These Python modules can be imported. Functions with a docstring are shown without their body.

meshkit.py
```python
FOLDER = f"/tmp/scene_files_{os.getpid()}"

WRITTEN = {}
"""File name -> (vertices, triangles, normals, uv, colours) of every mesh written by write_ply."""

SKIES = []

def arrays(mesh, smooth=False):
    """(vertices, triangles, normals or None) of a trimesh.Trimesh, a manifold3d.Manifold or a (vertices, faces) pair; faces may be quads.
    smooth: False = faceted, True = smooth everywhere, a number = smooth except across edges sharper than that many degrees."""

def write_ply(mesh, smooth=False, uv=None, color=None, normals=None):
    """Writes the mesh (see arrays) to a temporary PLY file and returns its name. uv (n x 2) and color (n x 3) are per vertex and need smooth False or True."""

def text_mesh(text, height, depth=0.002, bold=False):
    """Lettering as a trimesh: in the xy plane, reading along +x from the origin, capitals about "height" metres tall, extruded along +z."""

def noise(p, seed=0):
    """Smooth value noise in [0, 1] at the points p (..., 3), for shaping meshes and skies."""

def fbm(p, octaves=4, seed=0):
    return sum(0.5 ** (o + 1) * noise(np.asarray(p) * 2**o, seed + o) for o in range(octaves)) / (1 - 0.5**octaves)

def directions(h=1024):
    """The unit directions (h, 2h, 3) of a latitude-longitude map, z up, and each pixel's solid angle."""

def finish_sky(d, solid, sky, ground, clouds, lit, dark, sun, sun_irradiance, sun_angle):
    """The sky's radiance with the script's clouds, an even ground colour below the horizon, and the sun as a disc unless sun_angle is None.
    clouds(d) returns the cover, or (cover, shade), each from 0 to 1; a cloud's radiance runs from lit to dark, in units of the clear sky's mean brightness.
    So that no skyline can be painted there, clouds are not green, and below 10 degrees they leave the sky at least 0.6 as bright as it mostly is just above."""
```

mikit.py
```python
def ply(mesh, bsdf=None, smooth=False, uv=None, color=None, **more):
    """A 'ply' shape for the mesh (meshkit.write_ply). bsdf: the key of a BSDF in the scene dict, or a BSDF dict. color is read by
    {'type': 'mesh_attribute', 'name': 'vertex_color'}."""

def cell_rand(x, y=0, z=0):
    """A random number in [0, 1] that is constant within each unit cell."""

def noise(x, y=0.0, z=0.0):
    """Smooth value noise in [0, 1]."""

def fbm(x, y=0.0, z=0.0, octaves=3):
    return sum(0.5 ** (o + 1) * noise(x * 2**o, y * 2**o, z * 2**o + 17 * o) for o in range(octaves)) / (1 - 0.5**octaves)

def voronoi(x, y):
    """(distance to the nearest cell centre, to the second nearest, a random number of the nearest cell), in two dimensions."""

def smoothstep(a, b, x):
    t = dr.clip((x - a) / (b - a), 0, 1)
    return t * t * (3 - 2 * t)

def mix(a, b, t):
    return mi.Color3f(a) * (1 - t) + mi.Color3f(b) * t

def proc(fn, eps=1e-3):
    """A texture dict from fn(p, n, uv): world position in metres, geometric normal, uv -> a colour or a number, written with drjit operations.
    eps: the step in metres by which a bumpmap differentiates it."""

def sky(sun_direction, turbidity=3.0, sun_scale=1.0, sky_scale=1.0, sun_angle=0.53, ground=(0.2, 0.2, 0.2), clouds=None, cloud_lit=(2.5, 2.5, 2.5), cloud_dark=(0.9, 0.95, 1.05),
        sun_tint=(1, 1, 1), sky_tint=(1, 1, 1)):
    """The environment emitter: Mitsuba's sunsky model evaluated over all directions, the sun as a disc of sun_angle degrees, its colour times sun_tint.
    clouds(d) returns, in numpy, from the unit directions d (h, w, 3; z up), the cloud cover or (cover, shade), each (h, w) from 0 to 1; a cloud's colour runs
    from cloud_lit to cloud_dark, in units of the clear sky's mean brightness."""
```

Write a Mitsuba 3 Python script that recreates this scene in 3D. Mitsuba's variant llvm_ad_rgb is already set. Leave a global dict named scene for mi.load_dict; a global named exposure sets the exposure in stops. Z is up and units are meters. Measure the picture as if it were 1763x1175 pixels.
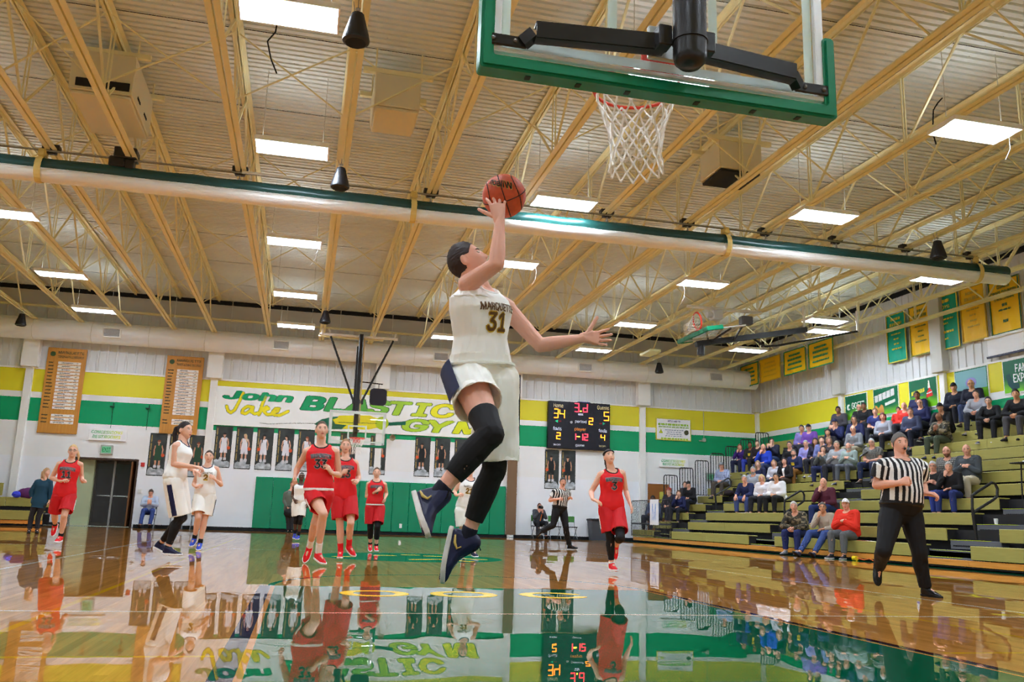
import math, random
import numpy as np
import trimesh, manifold3d as m3d, mitsuba as mi, drjit as dr
import mikit, meshkit
from shapely.geometry import Polygon, box as sbox, Point, LineString
from shapely import affinity
from shapely.ops import unary_union

T = mi.ScalarTransform4f
scene, labels = {}, {}
rng = np.random.default_rng(7)

# ---------------------------------------------------------------- camera, lights, exposure
EYE = np.array([-1.5938, -2.5778, 0.6493])
FWD = np.array([0.222890, 0.953584, 0.202479])
UPV = np.array([-0.076710, -0.189903, 0.978802])
scene['camera'] = {'type': 'perspective', 'fov': 61.29, 'fov_axis': 'x', 'near_clip': 0.05, 'far_clip': 200.0,
                   'to_world': T().look_at(origin=EYE.tolist(), target=(EYE + FWD).tolist(), up=UPV.tolist())}
exposure = 2.1
LAMP = (11.0, 12.7, 14.6)          # radiance of a lamp's diffuser
ADDED_UPLIGHT_L = (1.3, 1.5, 1.8)        # added glowing panel on its top, to brighten the ceiling
LAMP_SPOTS = [(-2.2, 7.5), (-2.2, 11.7), (-2.2, 17.0), (-2.2, 22.0), (-2.2, 26.3),
              (2.92, 7.7), (2.92, 12.7), (2.92, 17.0), (2.92, 22.0), (2.92, 26.2),
              (8.02, 7.8), (8.0, 11.8), (7.97, 17.1), (8.1, 22.1), (8.2, 26.4),
              (-8.2, 17.0), (-8.3, 22.0), (-8.4, 26.3), (13.2, 24.4), (13.1, 14.8), (13.1, 19.6), (13.95, 20.8),
              (-8.3, 7.5), (-8.3, 12.2), (-8.3, 2.8), (-2.2, 2.8), (2.92, 2.8), (8.02, 2.8), (13.1, 2.8),
              (-8.3, -1.8), (-2.2, -1.8), (2.92, -1.8), (8.02, -1.8)]
LAMPS_IN_VIEW = 22

# ---------------------------------------------------------------- naming
def numbered(name, parent=None):
    key = f'{parent}__{name}' if parent else name
    if key not in taken:
        taken.add(key)
        return key
    n = counts.get(key, 0) + 1
    while f'{key}_{n:03d}' in taken:
        n += 1
    counts[key] = n
    taken.add(f'{key}_{n:03d}')
    return f'{key}_{n:03d}'
taken, counts = set(), {}

def obj(name, mesh, m, parent=None, smooth=False, label=None, tw=None, **more):
    """One entry of scene; mesh may be a ready ply dict that alike pieces share."""
    key = numbered(name, parent)
    d = dict(mesh) if isinstance(mesh, dict) else mikit.ply(mesh, m, smooth, **more)
    if tw is not None:
        d['to_world'] = tw
    scene[key] = d
    if label:
        labels[key] = {'label': label}
    return key

def thing(name, label, cat, group=None):
    key = numbered(name)
    labels[key] = {'label': label, 'category': cat}
    if group:
        labels[key]['group'] = group
    return key

def tag(key, label, cat, group=None):
    labels[key] = {'label': label, 'category': cat}
    if group:
        labels[key]['group'] = group
    return key

def struct(name, mesh, m, parent=None, label=None, smooth=False, **more):
    key = obj(name, mesh, m, parent, smooth, **more)
    if not parent:
        labels[key] = {'label': label or name.replace('_', ' '), 'category': name.split('_')[0], 'kind': 'structure'}
    return key

# ---------------------------------------------------------------- materials
def lin(c):
    c = np.asarray(c, float) / 255.0
    return tuple(float(x) for x in np.where(c <= 0.04045, c / 12.92, ((c + 0.055) / 1.055) ** 2.4))

MATS = {}
def mat(c, rough=0.6, metallic=0.0, spec=0.3, srgb=True):
    """A plain material from an sRGB colour, kept once."""
    c = tuple(int(v) for v in c)
    k = (c, rough, metallic, spec)
    if k not in MATS:
        MATS[k] = f'mat_{len(MATS):03d}'
        scene[MATS[k]] = {'type': 'twosided', 'bsdf': {'type': 'principled', 'base_color': {'type': 'rgb', 'value': lin(c)}, 'roughness': rough, 'metallic': metallic, 'specular': spec}}
    return MATS[k]

def procmat(key, fn, rough=0.6, spec=0.3, bump=None, scale=1.0, eps=1e-3, metallic=0.0):
    b = {'type': 'principled', 'base_color': mikit.proc(fn), 'roughness': rough, 'specular': spec, 'metallic': metallic}
    if bump is not None:
        b = {'type': 'bumpmap', 'arbitrary': mikit.proc(bump, eps=eps), 'scale': scale, 'nested': b}
    scene[key] = {'type': 'twosided', 'bsdf': b}
    return key

# ---------------------------------------------------------------- meshes
def cat(ms):
    return trimesh.util.concatenate([m for m in ms if m is not None])

def bx(x0, x1, y0, y1, z0, z1):
    m = trimesh.creation.box(extents=(abs(x1 - x0), abs(y1 - y0), abs(z1 - z0)))
    m.apply_translation(((x0 + x1) / 2, (y0 + y1) / 2, (z0 + z1) / 2))
    return m

def cbx(x0, x1, y0, y1, z0, z1, c=0.01):
    """Box with chamfered edges."""
    lo, hi = np.minimum((x0, y0, z0), (x1, y1, z1)), np.maximum((x0, y0, z0), (x1, y1, z1))
    c = min(c, 0.45 * float((hi - lo).min()))
    pts = []
    for a in range(3):
        l, h = lo + c, hi - c
        l[a], h[a] = lo[a], hi[a]
        pts += [(x, y, z) for x in (l[0], h[0]) for y in (l[1], h[1]) for z in (l[2], h[2])]
    return tm(m3d.Manifold.hull_points(np.array(pts)))

def tm(man):
    m = man.to_mesh()
    return trimesh.Trimesh(np.array(m.vert_properties[:, :3], float), np.array(m.tri_verts), process=False)

def frames(P):
    P = np.asarray(P, float)
    t = np.gradient(P, axis=0)
    t /= np.linalg.norm(t, axis=1, keepdims=True) + 1e-12
    a = np.cross(t[0], (0, 0, 1) if abs(t[0][2]) < 0.9 else (1, 0, 0))
    A = []
    for k in range(len(P)):
        a = a - t[k] * np.dot(a, t[k])
        a = a / (np.linalg.norm(a) + 1e-12)
        A.append(a)
    A = np.array(A)
    return t, A, np.cross(t, A)

def tube(P, r, seg=8, closed=False):
    P = np.asarray(P, float)
    if closed:
        P = np.vstack([P, P[:1]])
    t, A, B = frames(P)
    if closed:
        t[0] = t[-1] = (P[1] - P[-2]) / np.linalg.norm(P[1] - P[-2])
        A[-1], B[-1] = A[0], B[0]
    ang = np.arange(seg) * 2 * np.pi / seg
    r = np.broadcast_to(np.asarray(r, float), (len(P),))
    v = P[:, None] + r[:, None, None] * (np.cos(ang)[None, :, None] * A[:, None] + np.sin(ang)[None, :, None] * B[:, None])
    n = len(P)
    i, j = np.meshgrid(np.arange(n - 1), np.arange(seg), indexing='ij')
    q = np.stack([i * seg + j, i * seg + (j + 1) % seg, (i + 1) * seg + (j + 1) % seg, (i + 1) * seg + j], -1).reshape(-1, 4)
    f = np.vstack([q[:, [0, 1, 2]], q[:, [0, 2, 3]]])
    v = v.reshape(-1, 3)
    if not closed:
        c0, c1 = len(v), len(v) + 1
        v = np.vstack([v, P[:1], P[-1:]])
        k = np.arange(seg)
        f = np.vstack([f, np.stack([k * 0 + c0, (k + 1) % seg, k], 1), np.stack([k * 0 + c1, (n - 1) * seg + k, (n - 1) * seg + (k + 1) % seg], 1)])
    return trimesh.Trimesh(v, f, process=False)

def rod(a, b, r, seg=8):
    return tube([a, b], r, seg)

def beam(a, b, w, h, up=(0, 0, 1)):
    """Rectangular bar from a to b: w across, h along up."""
    a, b = np.asarray(a, float), np.asarray(b, float)
    t = (b - a) / np.linalg.norm(b - a)
    s = np.cross(t, up)
    s /= np.linalg.norm(s)
    n = np.cross(s, t)
    v = np.array([p + s * sx * w / 2 + n * sz * h / 2 for p in (a, b) for sx, sz in ((-1, -1), (1, -1), (1, 1), (-1, 1))])
    f = [[0, 1, 5, 4], [1, 2, 6, 5], [2, 3, 7, 6], [3, 0, 4, 7], [3, 2, 1, 0], [4, 5, 6, 7]]
    f = np.array([[q[0], q[1], q[2]] for q in f] + [[q[0], q[2], q[3]] for q in f])
    m = trimesh.Trimesh(v, f, process=False)
    m.fix_normals()
    return m

def lathe(profile, seg=24):
    return trimesh.creation.revolve(np.asarray(profile, float), sections=seg)

def extr(poly, depth, z0=0.0):
    out = []
    for g in getattr(poly, 'geoms', [poly]):
        if g.area > 1e-9:
            m = trimesh.creation.extrude_polygon(g, depth, engine='earcut')
            m.apply_translation((0, 0, z0))
            out.append(m)
    return cat(out)

def wall_far_place(m, x, z, y):
    """A flat mesh made in the xy plane, hung on the far wall: +x stays, +y goes up, its face looks at -y."""
    M = np.eye(4)
    M[:3, :3] = [[1, 0, 0], [0, 0, -1], [0, 1, 0]]
    M[:3, 3] = (x, y, z)
    m = m.copy()
    m.apply_transform(M)
    return m

def wall_right_place(m, y, z, x):
    """The same on the right wall: +x of the mesh runs towards -y, its face looks at -x."""
    M = np.eye(4)
    M[:3, :3] = [[0, 0, -1], [-1, 0, 0], [0, 1, 0]]
    M[:3, 3] = (x, y, z)
    m = m.copy()
    m.apply_transform(M)
    return m

def text(s, h, depth=0.004, bold=False, shear=0.0, width=None):
    m = meshkit.text_mesh(s, h, depth, bold)
    if shear:
        m.vertices[:, 0] += shear * m.vertices[:, 1]
    m.vertices[:, 0] -= m.bounds[0][0]
    if width:
        m.vertices[:, 0] *= width / m.bounds[1][0]
    return m

def stroke(pts, w):
    return LineString(pts).buffer(w / 2, quad_segs=4)
# ---------------------------------------------------------------- the room
XL, XR, YN, YF, ZD = -14.0, 16.35, -6.0, 29.53, 8.1
GREEN, YELLOW, WHITE = lin((0, 150, 95)), lin((222, 212, 45)), lin((236, 237, 238))

def floor_colour(p, n, uv):
    x, y = p.x, p.y
    col = dr.floor(x / 0.057)
    yy = y / 1.5 + mikit.cell_rand(col, 3) * 7.0
    tone = mikit.cell_rand(col, dr.floor(yy), 5)
    grain = mikit.fbm(x * 90.0, y * 3.0, 0.0, 3)
    wood = mikit.mix(lin((194, 140, 62)), lin((230, 180, 98)), dr.clip(0.25 + 0.5 * tone + 0.5 * (grain - 0.5), 0, 1))
    inx = lambda a, b: (x > a) & (x < b)
    iny = lambda a, b: (y > a) & (y < b)
    c = wood
    put = lambda on, colour, old: dr.select(on, mi.Color3f(colour), old)
    green, gold, white = lin((0, 122, 84)), lin((226, 186, 40)), lin((238, 232, 214))
    r = dr.sqrt(dr.square(x - 0.2) + dr.square(y - 11.9))
    c = put(r < 1.5, green, c)
    c = put((x > 9.95) & (x < 11), green, c)
    c = put(y > 28.3, lin((10, 62, 46)), c)
    rk = dr.sqrt(dr.square(x) + dr.square(y - 5.79))
    c = put((dr.abs(rk - 1.80) < 0.03) & (y > 5.79), lin((20, 70, 60)), c)
    for k in (0.0,):
        c = put(inx(-1.83, 1.83) & iny(-0.05, 5.79), green, c)
        c = put(inx(-1.90, -1.80) & iny(-0.05, 5.79), lin((46, 38, 84)), c)
        c = put(inx(-1.80, -1.765) & iny(-0.05, 5.79), lin((226, 170, 96)), c)
        c = put(inx(1.80, 1.86) & iny(-0.05, 5.79), lin((70, 28, 36)), c)
        c = put(inx(1.76, 1.785) & iny(-0.05, 5.79), lin((226, 170, 96)), c)
    c = put((dr.abs(dr.abs(x) - 4.5) < 0.025) & iny(3.55, 21.6), white, c)
    c = put((dr.abs(dr.abs(x) - 3.05) < 0.025) & iny(1.7, 20), gold, c)
    c = put(inx(-4.5, 4.5) & (dr.abs(y - 3.58) < 0.022), white, c)
    c = put((dr.abs(x) < 3.05) & (dr.abs(x) > 1.92) & (dr.abs(y - 1.75) < 0.025), gold, c)
    c = put((dr.abs(x) < 7.62) & (dr.abs(y - 13.6) < 0.025) & (r > 1.5), white, c)
    return c

def floor_bump(p, n, uv):
    return mikit.noise(p.x * 2.6, p.y * 1.3, 0.0) * 1.0 + mikit.noise(p.x * 7.0, p.y * 3.1, 4.0) * 0.22

scene['mat_floor'] = {'type': 'twosided', 'bsdf': {'type': 'bumpmap', 'arbitrary': mikit.proc(floor_bump, eps=0.01), 'scale': 0.0012,
    'nested': {'type': 'plastic', 'int_ior': 1.52, 'nonlinear': True, 'diffuse_reflectance': mikit.proc(floor_colour)}}}
struct('floor', bx(XL - 1, XR + 1, YN - 1, YF + 1, -0.25, 0), 'mat_floor', label='glossy varnished maple gym floor with a green painted key')
gold_print = mat((226, 186, 40), 0.15, 0.0, 0.5)
for k, (s, x) in enumerate((('O', -1.22), ('O', -0.45), ('C', 0.35))):
    m = text(s, 0.52, 0.0016, True, width=0.58)
    m.apply_translation((x, 4.84, 0.0002))
    struct('court_lettering', m, gold_print, 'floor')
for k, (x, y, a, l) in enumerate(((-1.0, 11.6, 0.2, .22), (-0.3, 12.3, 0.1, .26), (0.15, 11.1, 0.5, .4), (0.62, 11.3, -0.9, .62), (0.55, 12.4, 0.1, .3), (1.1, 11.7, -0.6, .3), (0.2, 12.7, 0.0, .2))):
    m = extr(stroke([(x, y), (x + l * math.cos(a), y + l * math.sin(a))], 0.14), 0.0016, 0.0002)
    struct('court_mark', m, gold_print, 'floor')

def block_bump(h, z):
    row = dr.floor(z / 0.203)
    u = h / 0.406 + 0.5 * (row - 2 * dr.floor(row / 2))
    fz, fu = z / 0.203 - row, u - dr.floor(u)
    j = dr.minimum(mikit.smoothstep(0.0, 0.05, fz) * mikit.smoothstep(0.0, 0.05, 1 - fz), mikit.smoothstep(0, 0.025, fu) * mikit.smoothstep(0, 0.025, 1 - fu))
    return j

def band_colour(z, h):
    c = mi.Color3f(WHITE)
    put = lambda a, b, colour, old: dr.select((z > a) & (z < b), mi.Color3f(colour), old)
    c = put(3.42, 4.21, GREEN, c)
    c = put(4.41, 9.0, YELLOW, c)
    c = put(-1, 2.25, lin((238, 241, 248)), c)
    return c * (0.97 + 0.05 * mikit.noise(h * 0.9, z * 0.9, 2.0))

procmat('mat_block_far', lambda p, n, uv: band_colour(p.z, p.x), 0.5, 0.35, lambda p, n, uv: block_bump(p.x, p.z), 0.004, 0.004)
procmat('mat_block_side', lambda p, n, uv: band_colour(p.z, p.y), 0.5, 0.35, lambda p, n, uv: block_bump(p.y, p.z), 0.004, 0.004)
siding = mat((214, 216, 218), 0.5)
cream = mat((230, 222, 176), 0.5)
cream_deck = mat((226, 205, 150), 0.6)
white_paint = mat((236, 236, 234), 0.5)
dark = mat((22, 22, 24), 0.6)
black_steel = mat((20, 20, 24), 0.35, 0, 0.5)

# far wall, with the doorway left open (x -9.14..-7.12) and a door at the far right
DX0, DX1, DZ = -9.12, -7.18, 2.22
EX0, EX1, EZ = 11.55, 12.45, 2.2
wf = cat([bx(XL, DX0, YF, YF + 0.3, 0, 5.23), bx(DX1, EX0, YF, YF + 0.3, 0, 5.23), bx(EX1, XR + .3, YF, YF + 0.3, 0, 5.23),
          bx(DX0, DX1, YF, YF + 0.3, DZ, 5.23), bx(EX0, EX1, YF, YF + 0.3, EZ, 5.23)])
far = struct('wall_far', wf, 'mat_block_far', label='painted block end wall with green and yellow bands')

def ribbed(x0, x1, z0, z1, pitch=0.305):
    """Vertical ribbed metal siding in the xz plane: pans with raised ribs, face towards -y."""
    prof = []
    x = x0
    while x < x1:
        for dx, dy in ((0, 0), (0.19, 0), (0.205, -0.032), (0.275, -0.032), (0.29, 0)):
            if x + dx < x1:
                prof.append((x + dx, dy))
        x += pitch
    prof.append((x1, 0))
    P = np.array(prof)
    n = len(P)
    v = np.array([(a, b, z) for z in (z0, z1) for a, b in P])
    i = np.arange(n - 1)
    f = np.vstack([np.stack([i, i + 1, i + 1 + n], 1), np.stack([i, i + 1 + n, i + n], 1)])
    return trimesh.Trimesh(v, f, process=False)

PX = [-10.9, -4.92, 1.0, 6.05, 11.3]
edges = [XL] + PX + [XR]
for a, b in zip(edges[:-1], edges[1:]):
    m = ribbed(a, b, 5.23, ZD + 0.02)
    m.apply_translation((0, YF + 0.02, 0))
    struct('siding_panel', m, siding, far)
struct('siding_flashing', bx(XL, XR, YF - 0.025, YF, 5.19, 5.25), white_paint, far)
struct('end_bulkhead', bx(XL, XR, YF - 0.02, YF + 0.02, 7.45, 7.95), mat((196, 192, 182), 0.6), far)
struct('head_strip', bx(XL, XR, YF - 0.06, YF + 0.02, 7.95, ZD), dark, far)
for x in PX:
    struct('pilaster', cbx(x - 0.12, x + 0.12, YF - (0.13 if x != 1.0 else 0.035), YF, 0, 5.23, .01), white_paint, far)
    struct('pilaster_box', cbx(x - 0.26, x + 0.26, YF - 0.3, YF, 5.23, 6.2, .015), white_paint, far)
struct('painted_post', cbx(5.86, 6.24, YF - 0.15, YF - 0.12, 0.1, 3.38, .008), mat((122, 96, 72), 0.7), far)
for a, b in ((XL, DX0 - .1), (DX1 + .12, EX0 - .05), (EX1 + .05, XR)):
    struct('baseboard_far', bx(a, b, YF - 0.03, YF, 0, 0.1), dark, label='black rubber base along the end wall' if a == XL else 'black rubber base strip')
for k in list(labels):
    if k.startswith('baseboard_far'):
        labels[k]['category'] = 'baseboard'
labels['baseboard_far']['label'] = 'black base strip left of the open doorway'
labels['baseboard_far_001']['label'] = 'black base strip between the doorway and the brown exit door'
labels['baseboard_far_002']['label'] = 'black base strip behind the bleachers in the corner'

# doorway with its dark vestibule
vest = cat([bx(DX0 - .1, DX0, YF + .3, YF + 3, 0, 2.6), bx(DX1, DX1 + .1, YF + .3, YF + 3, 0, 2.6), bx(DX0, DX1, YF + 3, YF + 3.1, 0, 2.6), bx(DX0 - .1, DX1 + .1, YF + .3, YF + 3, DZ, DZ + .1)])
struct('wall_vestibule', vest, mat((58, 60, 58), 0.7), label='dark walls of the lobby behind the open doorway')
struct('door_1', bx(DX0 + .62, DX1 - .2, YF + 0.5, YF + 0.52, 0.12, 2.12), 'glass_dark', label='dark glazed lobby doors with a pale centre post')
struct('door_post', cbx(-7.98, -7.91, YF + 0.44, YF + 0.56, 0, DZ, .01), mat((150, 150, 148), .4), 'door_1')
struct('push_bar', rod((-8.4, YF + .42, 1.02), (-7.98, YF + .42, 1.02), .02), mat((170, 172, 172), .3, .8), 'door_1')
struct('push_bar', rod((-7.9, YF + .42, 1.02), (-7.42, YF + .42, 1.02), .02), mat((170, 172, 172), .3, .8), 'door_1')
struct('door_frame', cat([bx(DX0 + .56, DX1, YF + .48, YF + .54, 2.12, DZ), bx(DX0 + .56, DX0 + .62, YF + .48, YF + .54, 0, DZ), bx(DX0 + .62, DX1, YF + .48, YF + .54, 0, .12)]), mat((60, 56, 50), .5), 'door_1')
struct('side_panel', bx(DX0, DX0 + .56, YF + .3, YF + .5, 0, DZ), mat((178, 186, 150), .6), 'door_1')
scene['glass_dark'] = {'type': 'twosided', 'bsdf': {'type': 'roughplastic', 'alpha': 0.02, 'diffuse_reflectance': {'type': 'rgb', 'value': (0.008, 0.01, 0.009)}}}
struct('trim_1', cat([bx(DX0 - .06, DX1 + .06, YF - .03, YF + .3, DZ, DZ + .06), bx(DX0 - .06, DX0, YF - .03, YF + .3, 0, DZ), bx(DX1, DX1 + .06, YF - .03, YF + .3, 0, DZ)]), mat((64, 46, 34), .5), label='dark brown steel frame around the open doorway')
struct('door_2', cbx(DX1 - .16, DX1 - .11, YF - 0.02, YF + 0.85, 0.02, DZ - .02, .006), mat((120, 78, 44), .45), label='brown wooden door leaf standing open at the right of the doorway')
struct('door_knob', trimesh.creation.icosphere(2, .035).apply_translation((DX1 - .19, YF + 0.07, 1.0)), mat((200, 200, 200), .25, .9), 'door_2')
struct('door_notice', bx(DX1 - .165, DX1 - .161, YF + .12, YF + .36, 1.25, 1.6), mat((225, 220, 190), .7), 'door_2')
struct('threshold', bx(DX0 - .7, DX1, YF - .1, YF + .3, 0, 0.012), mat((180, 184, 170), .4), 'door_1')
struct('door_3', cbx(EX0, EX1, YF + .02, YF + 0.07, 0.01, EZ, .006), mat((150, 96, 48), .45), label='brown wooden exit door behind the far end of the bleachers')
struct('door_panel', bx(EX0 + .5, EX0 + .7, YF + .005, YF + .03, .9, 1.9), mat((206, 204, 90), .4), 'door_3')
struct('door_knob', trimesh.creation.icosphere(2, .035).apply_translation((EX0 + .1, YF - .01, 1.0)), mat((200, 200, 200), .25, .9), 'door_3')

# right wall
wr = bx(XR, XR + 0.3, YN, YF, 0, 5.23)
right = struct('wall_right', wr, 'mat_block_side', label='painted block side wall above the bleachers')
PY = [29.42, 23.66, 18.69, 13.72, 8.75, 3.8]
ye = [YF] + PY + [YN]
RZ = np.eye(4); RZ[:3, :3] = [[0, 1, 0], [-1, 0, 0], [0, 0, 1]]
for a, b in zip(ye[:-1], ye[1:]):
    if a - b < .2:
        continue
    m = ribbed(0, a - b, 5.23, ZD + .02)
    m.apply_transform(RZ)
    m.apply_translation((XR + .02, a, 0))
    struct('siding_panel', m, siding, right)
struct('siding_flashing', bx(XR - .025, XR, YN, YF, 5.2, 5.25), white_paint, right)
for y in PY:
    struct('pilaster', cbx(XR - .12, XR, y - .1, min(y + .1, YF), 0, 5.23, .01), white_paint, right)
    struct('pilaster_box', cbx(XR - .25, XR, y - .24, min(y + .24, YF), 5.23, 7.5, .015), mat((196, 194, 188), .5), right)
struct('head_strip', bx(XR - .06, XR, YN, YF, 7.95, ZD), dark, right)

# left and near walls, out of the frame but part of the same hall
struct('wall_left', bx(XL - .3, XL, YN, YF, 0, ZD), 'mat_block_side', label='painted block side wall at the left edge')
struct('wall_near', bx(XL, XR, YN - .3, YN, 0, ZD), 'mat_block_far', label='painted block end wall behind the near basket')

# ---------------------------------------------------------------- ceiling: ribbed roof deck in sheets
def deck_sheet(y0, y1, z):
    pitch, prof, y = 0.1524, [], y0
    while y < y1 - 1e-6:
        for dy, dz in ((0, 0), (0.094, 0), (0.103, 0.055), (0.143, 0.055), (0.1524, 0)):
            prof.append((y + dy, z + dz))
        y += pitch
    P = np.array(prof)
    n = len(P)
    v = np.array([(x, a, b) for x in (XL, XR + .3) for a, b in P])
    i = np.arange(n - 1)
    f = np.vstack([np.stack([i, i + n, i + 1 + n], 1), np.stack([i, i + 1 + n, i + 1], 1)])
    return trimesh.Trimesh(v, f, process=False)
def deck_dots(p, n, uv):
    cx, cy = dr.floor(p.x / 0.61), dr.floor(p.y / 0.3048)
    dx = p.x - (cx + 0.2 + 0.6 * mikit.cell_rand(cx, cy, 1)) * 0.61
    dy = p.y - (cy + 0.15) * 0.3048
    hole = (dr.square(dx) + dr.square(dy) < 0.00018) & (mikit.cell_rand(cx, cy, 2) > 0.5)
    base = mi.Color3f(lin((214, 216, 204))) * (0.94 + 0.1 * mikit.noise(p.x * 0.7, p.y * 2.0, 0.0))
    return dr.select(hole, mi.Color3f(0.03, 0.028, 0.02), base)
procmat('mat_deck', deck_dots, 0.6, 0.25)
ceil = struct('ceiling', bx(XL, XR + .3, YN, YF + .3, ZD + .06, ZD + .2), dark, label='cream ribbed steel roof deck')
y, k = YN, 0
W6 = 0.1524 * 6
while y < YF - .05:
    struct('deck_sheet', deck_sheet(y + 0.004, min(y + W6 - 0.004, YF), ZD + (0.0 if k % 3 else -0.012)), 'mat_deck', ceil)
    y += W6; k += 1
# ---------------------------------------------------------------- roof joists
JX = [-13.8, -12.3, -10.75, -9.3, -7.8, -6.33, -5.0, -3.13, -1.33, 0.39, 2.17, 3.95, 5.72, 7.5, 9.2, 10.95, 12.6, 14.3, 15.8]
JZ, JT, J0, J1 = 6.76, 8.06, -5.9, 29.2
def angle_pair(z0, leg, t, w, flip):
    s = 1 if not flip else -1
    ms = []
    for sx in (-1, 1):
        ms.append(bx(sx * 0.014, sx * (0.014 + w), J0, J1, z0, z0 + s * t))
        ms.append(bx(sx * 0.014, sx * (0.014 + t), J0, J1, z0 + s * t, z0 + s * leg))
    return cat(ms)
ply_bottom = mikit.ply(angle_pair(JZ, 0.085, 0.012, 0.082, False), cream)
ply_top = mikit.ply(angle_pair(JT, 0.085, 0.012, 0.082, True), cream)
PANEL = 2.74
ply_diag_a = mikit.ply(beam((0, 0, JZ + .03), (0, PANEL / 2, JT - .03), .034, .03), cream)
ply_diag_b = mikit.ply(beam((0, PANEL / 2, JT - .03), (0, PANEL, JZ + .03), .034, .03), cream)
ply_vert = mikit.ply(cat([beam((-.025, 0, JZ + .03), (-.025, 0, JT - .03), .02, .02, (0, 1, 0)), beam((.025, 0, JZ + .03), (.025, 0, JT - .03), .02, .02, (0, 1, 0))]), cream)
ORD = ['leftmost', 'second from the left', 'third from the left', 'fourth from the left', 'fifth from the left', 'sixth from the left', 'seventh from the left', 'eighth from the left, beside the middle lamps',
       'ninth from the left, carrying the hanging loudspeakers', 'tenth from the left', 'eleventh from the left', 'twelfth from the left', 'thirteenth from the left', 'fourteenth from the left', 'fifteenth from the left',
       'sixteenth from the left', 'seventeenth from the left', 'next to the rightmost', 'rightmost, along the side wall']
for k, x in enumerate(JX):
    j = thing('roof_joist', f'cream open-web steel roof joist, {ORD[k]}', 'roof joist', 'roof joists')
    sh = T().translate([x, 0, 0])
    obj('bottom_chord', ply_bottom, None, j, tw=sh)
    obj('top_chord', ply_top, None, j, tw=sh)
    y = -5.6 + (0.6 if k % 2 else 0.0)
    while y + PANEL < J1:
        t = T().translate([x, y, 0])
        obj('web_brace', ply_diag_a, None, j, tw=t)
        obj('web_brace', ply_diag_b, None, j, tw=t)
        if y > -3:
            obj('web_strut', ply_vert, None, j, tw=t)
        y += PANEL
    obj('end_shoe', bx(-.1, .1, J1 - .02, YF, JZ - .03, JZ + .1), mat((90, 84, 66), .6), j, tw=sh)
NAMEY = {5.8: 'above the near basket', 10.4: 'in front of the divider curtain', 15.0: 'just behind the divider curtain', 19.7: 'second behind the divider curtain', 24.4: 'nearest the end wall'}
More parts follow.
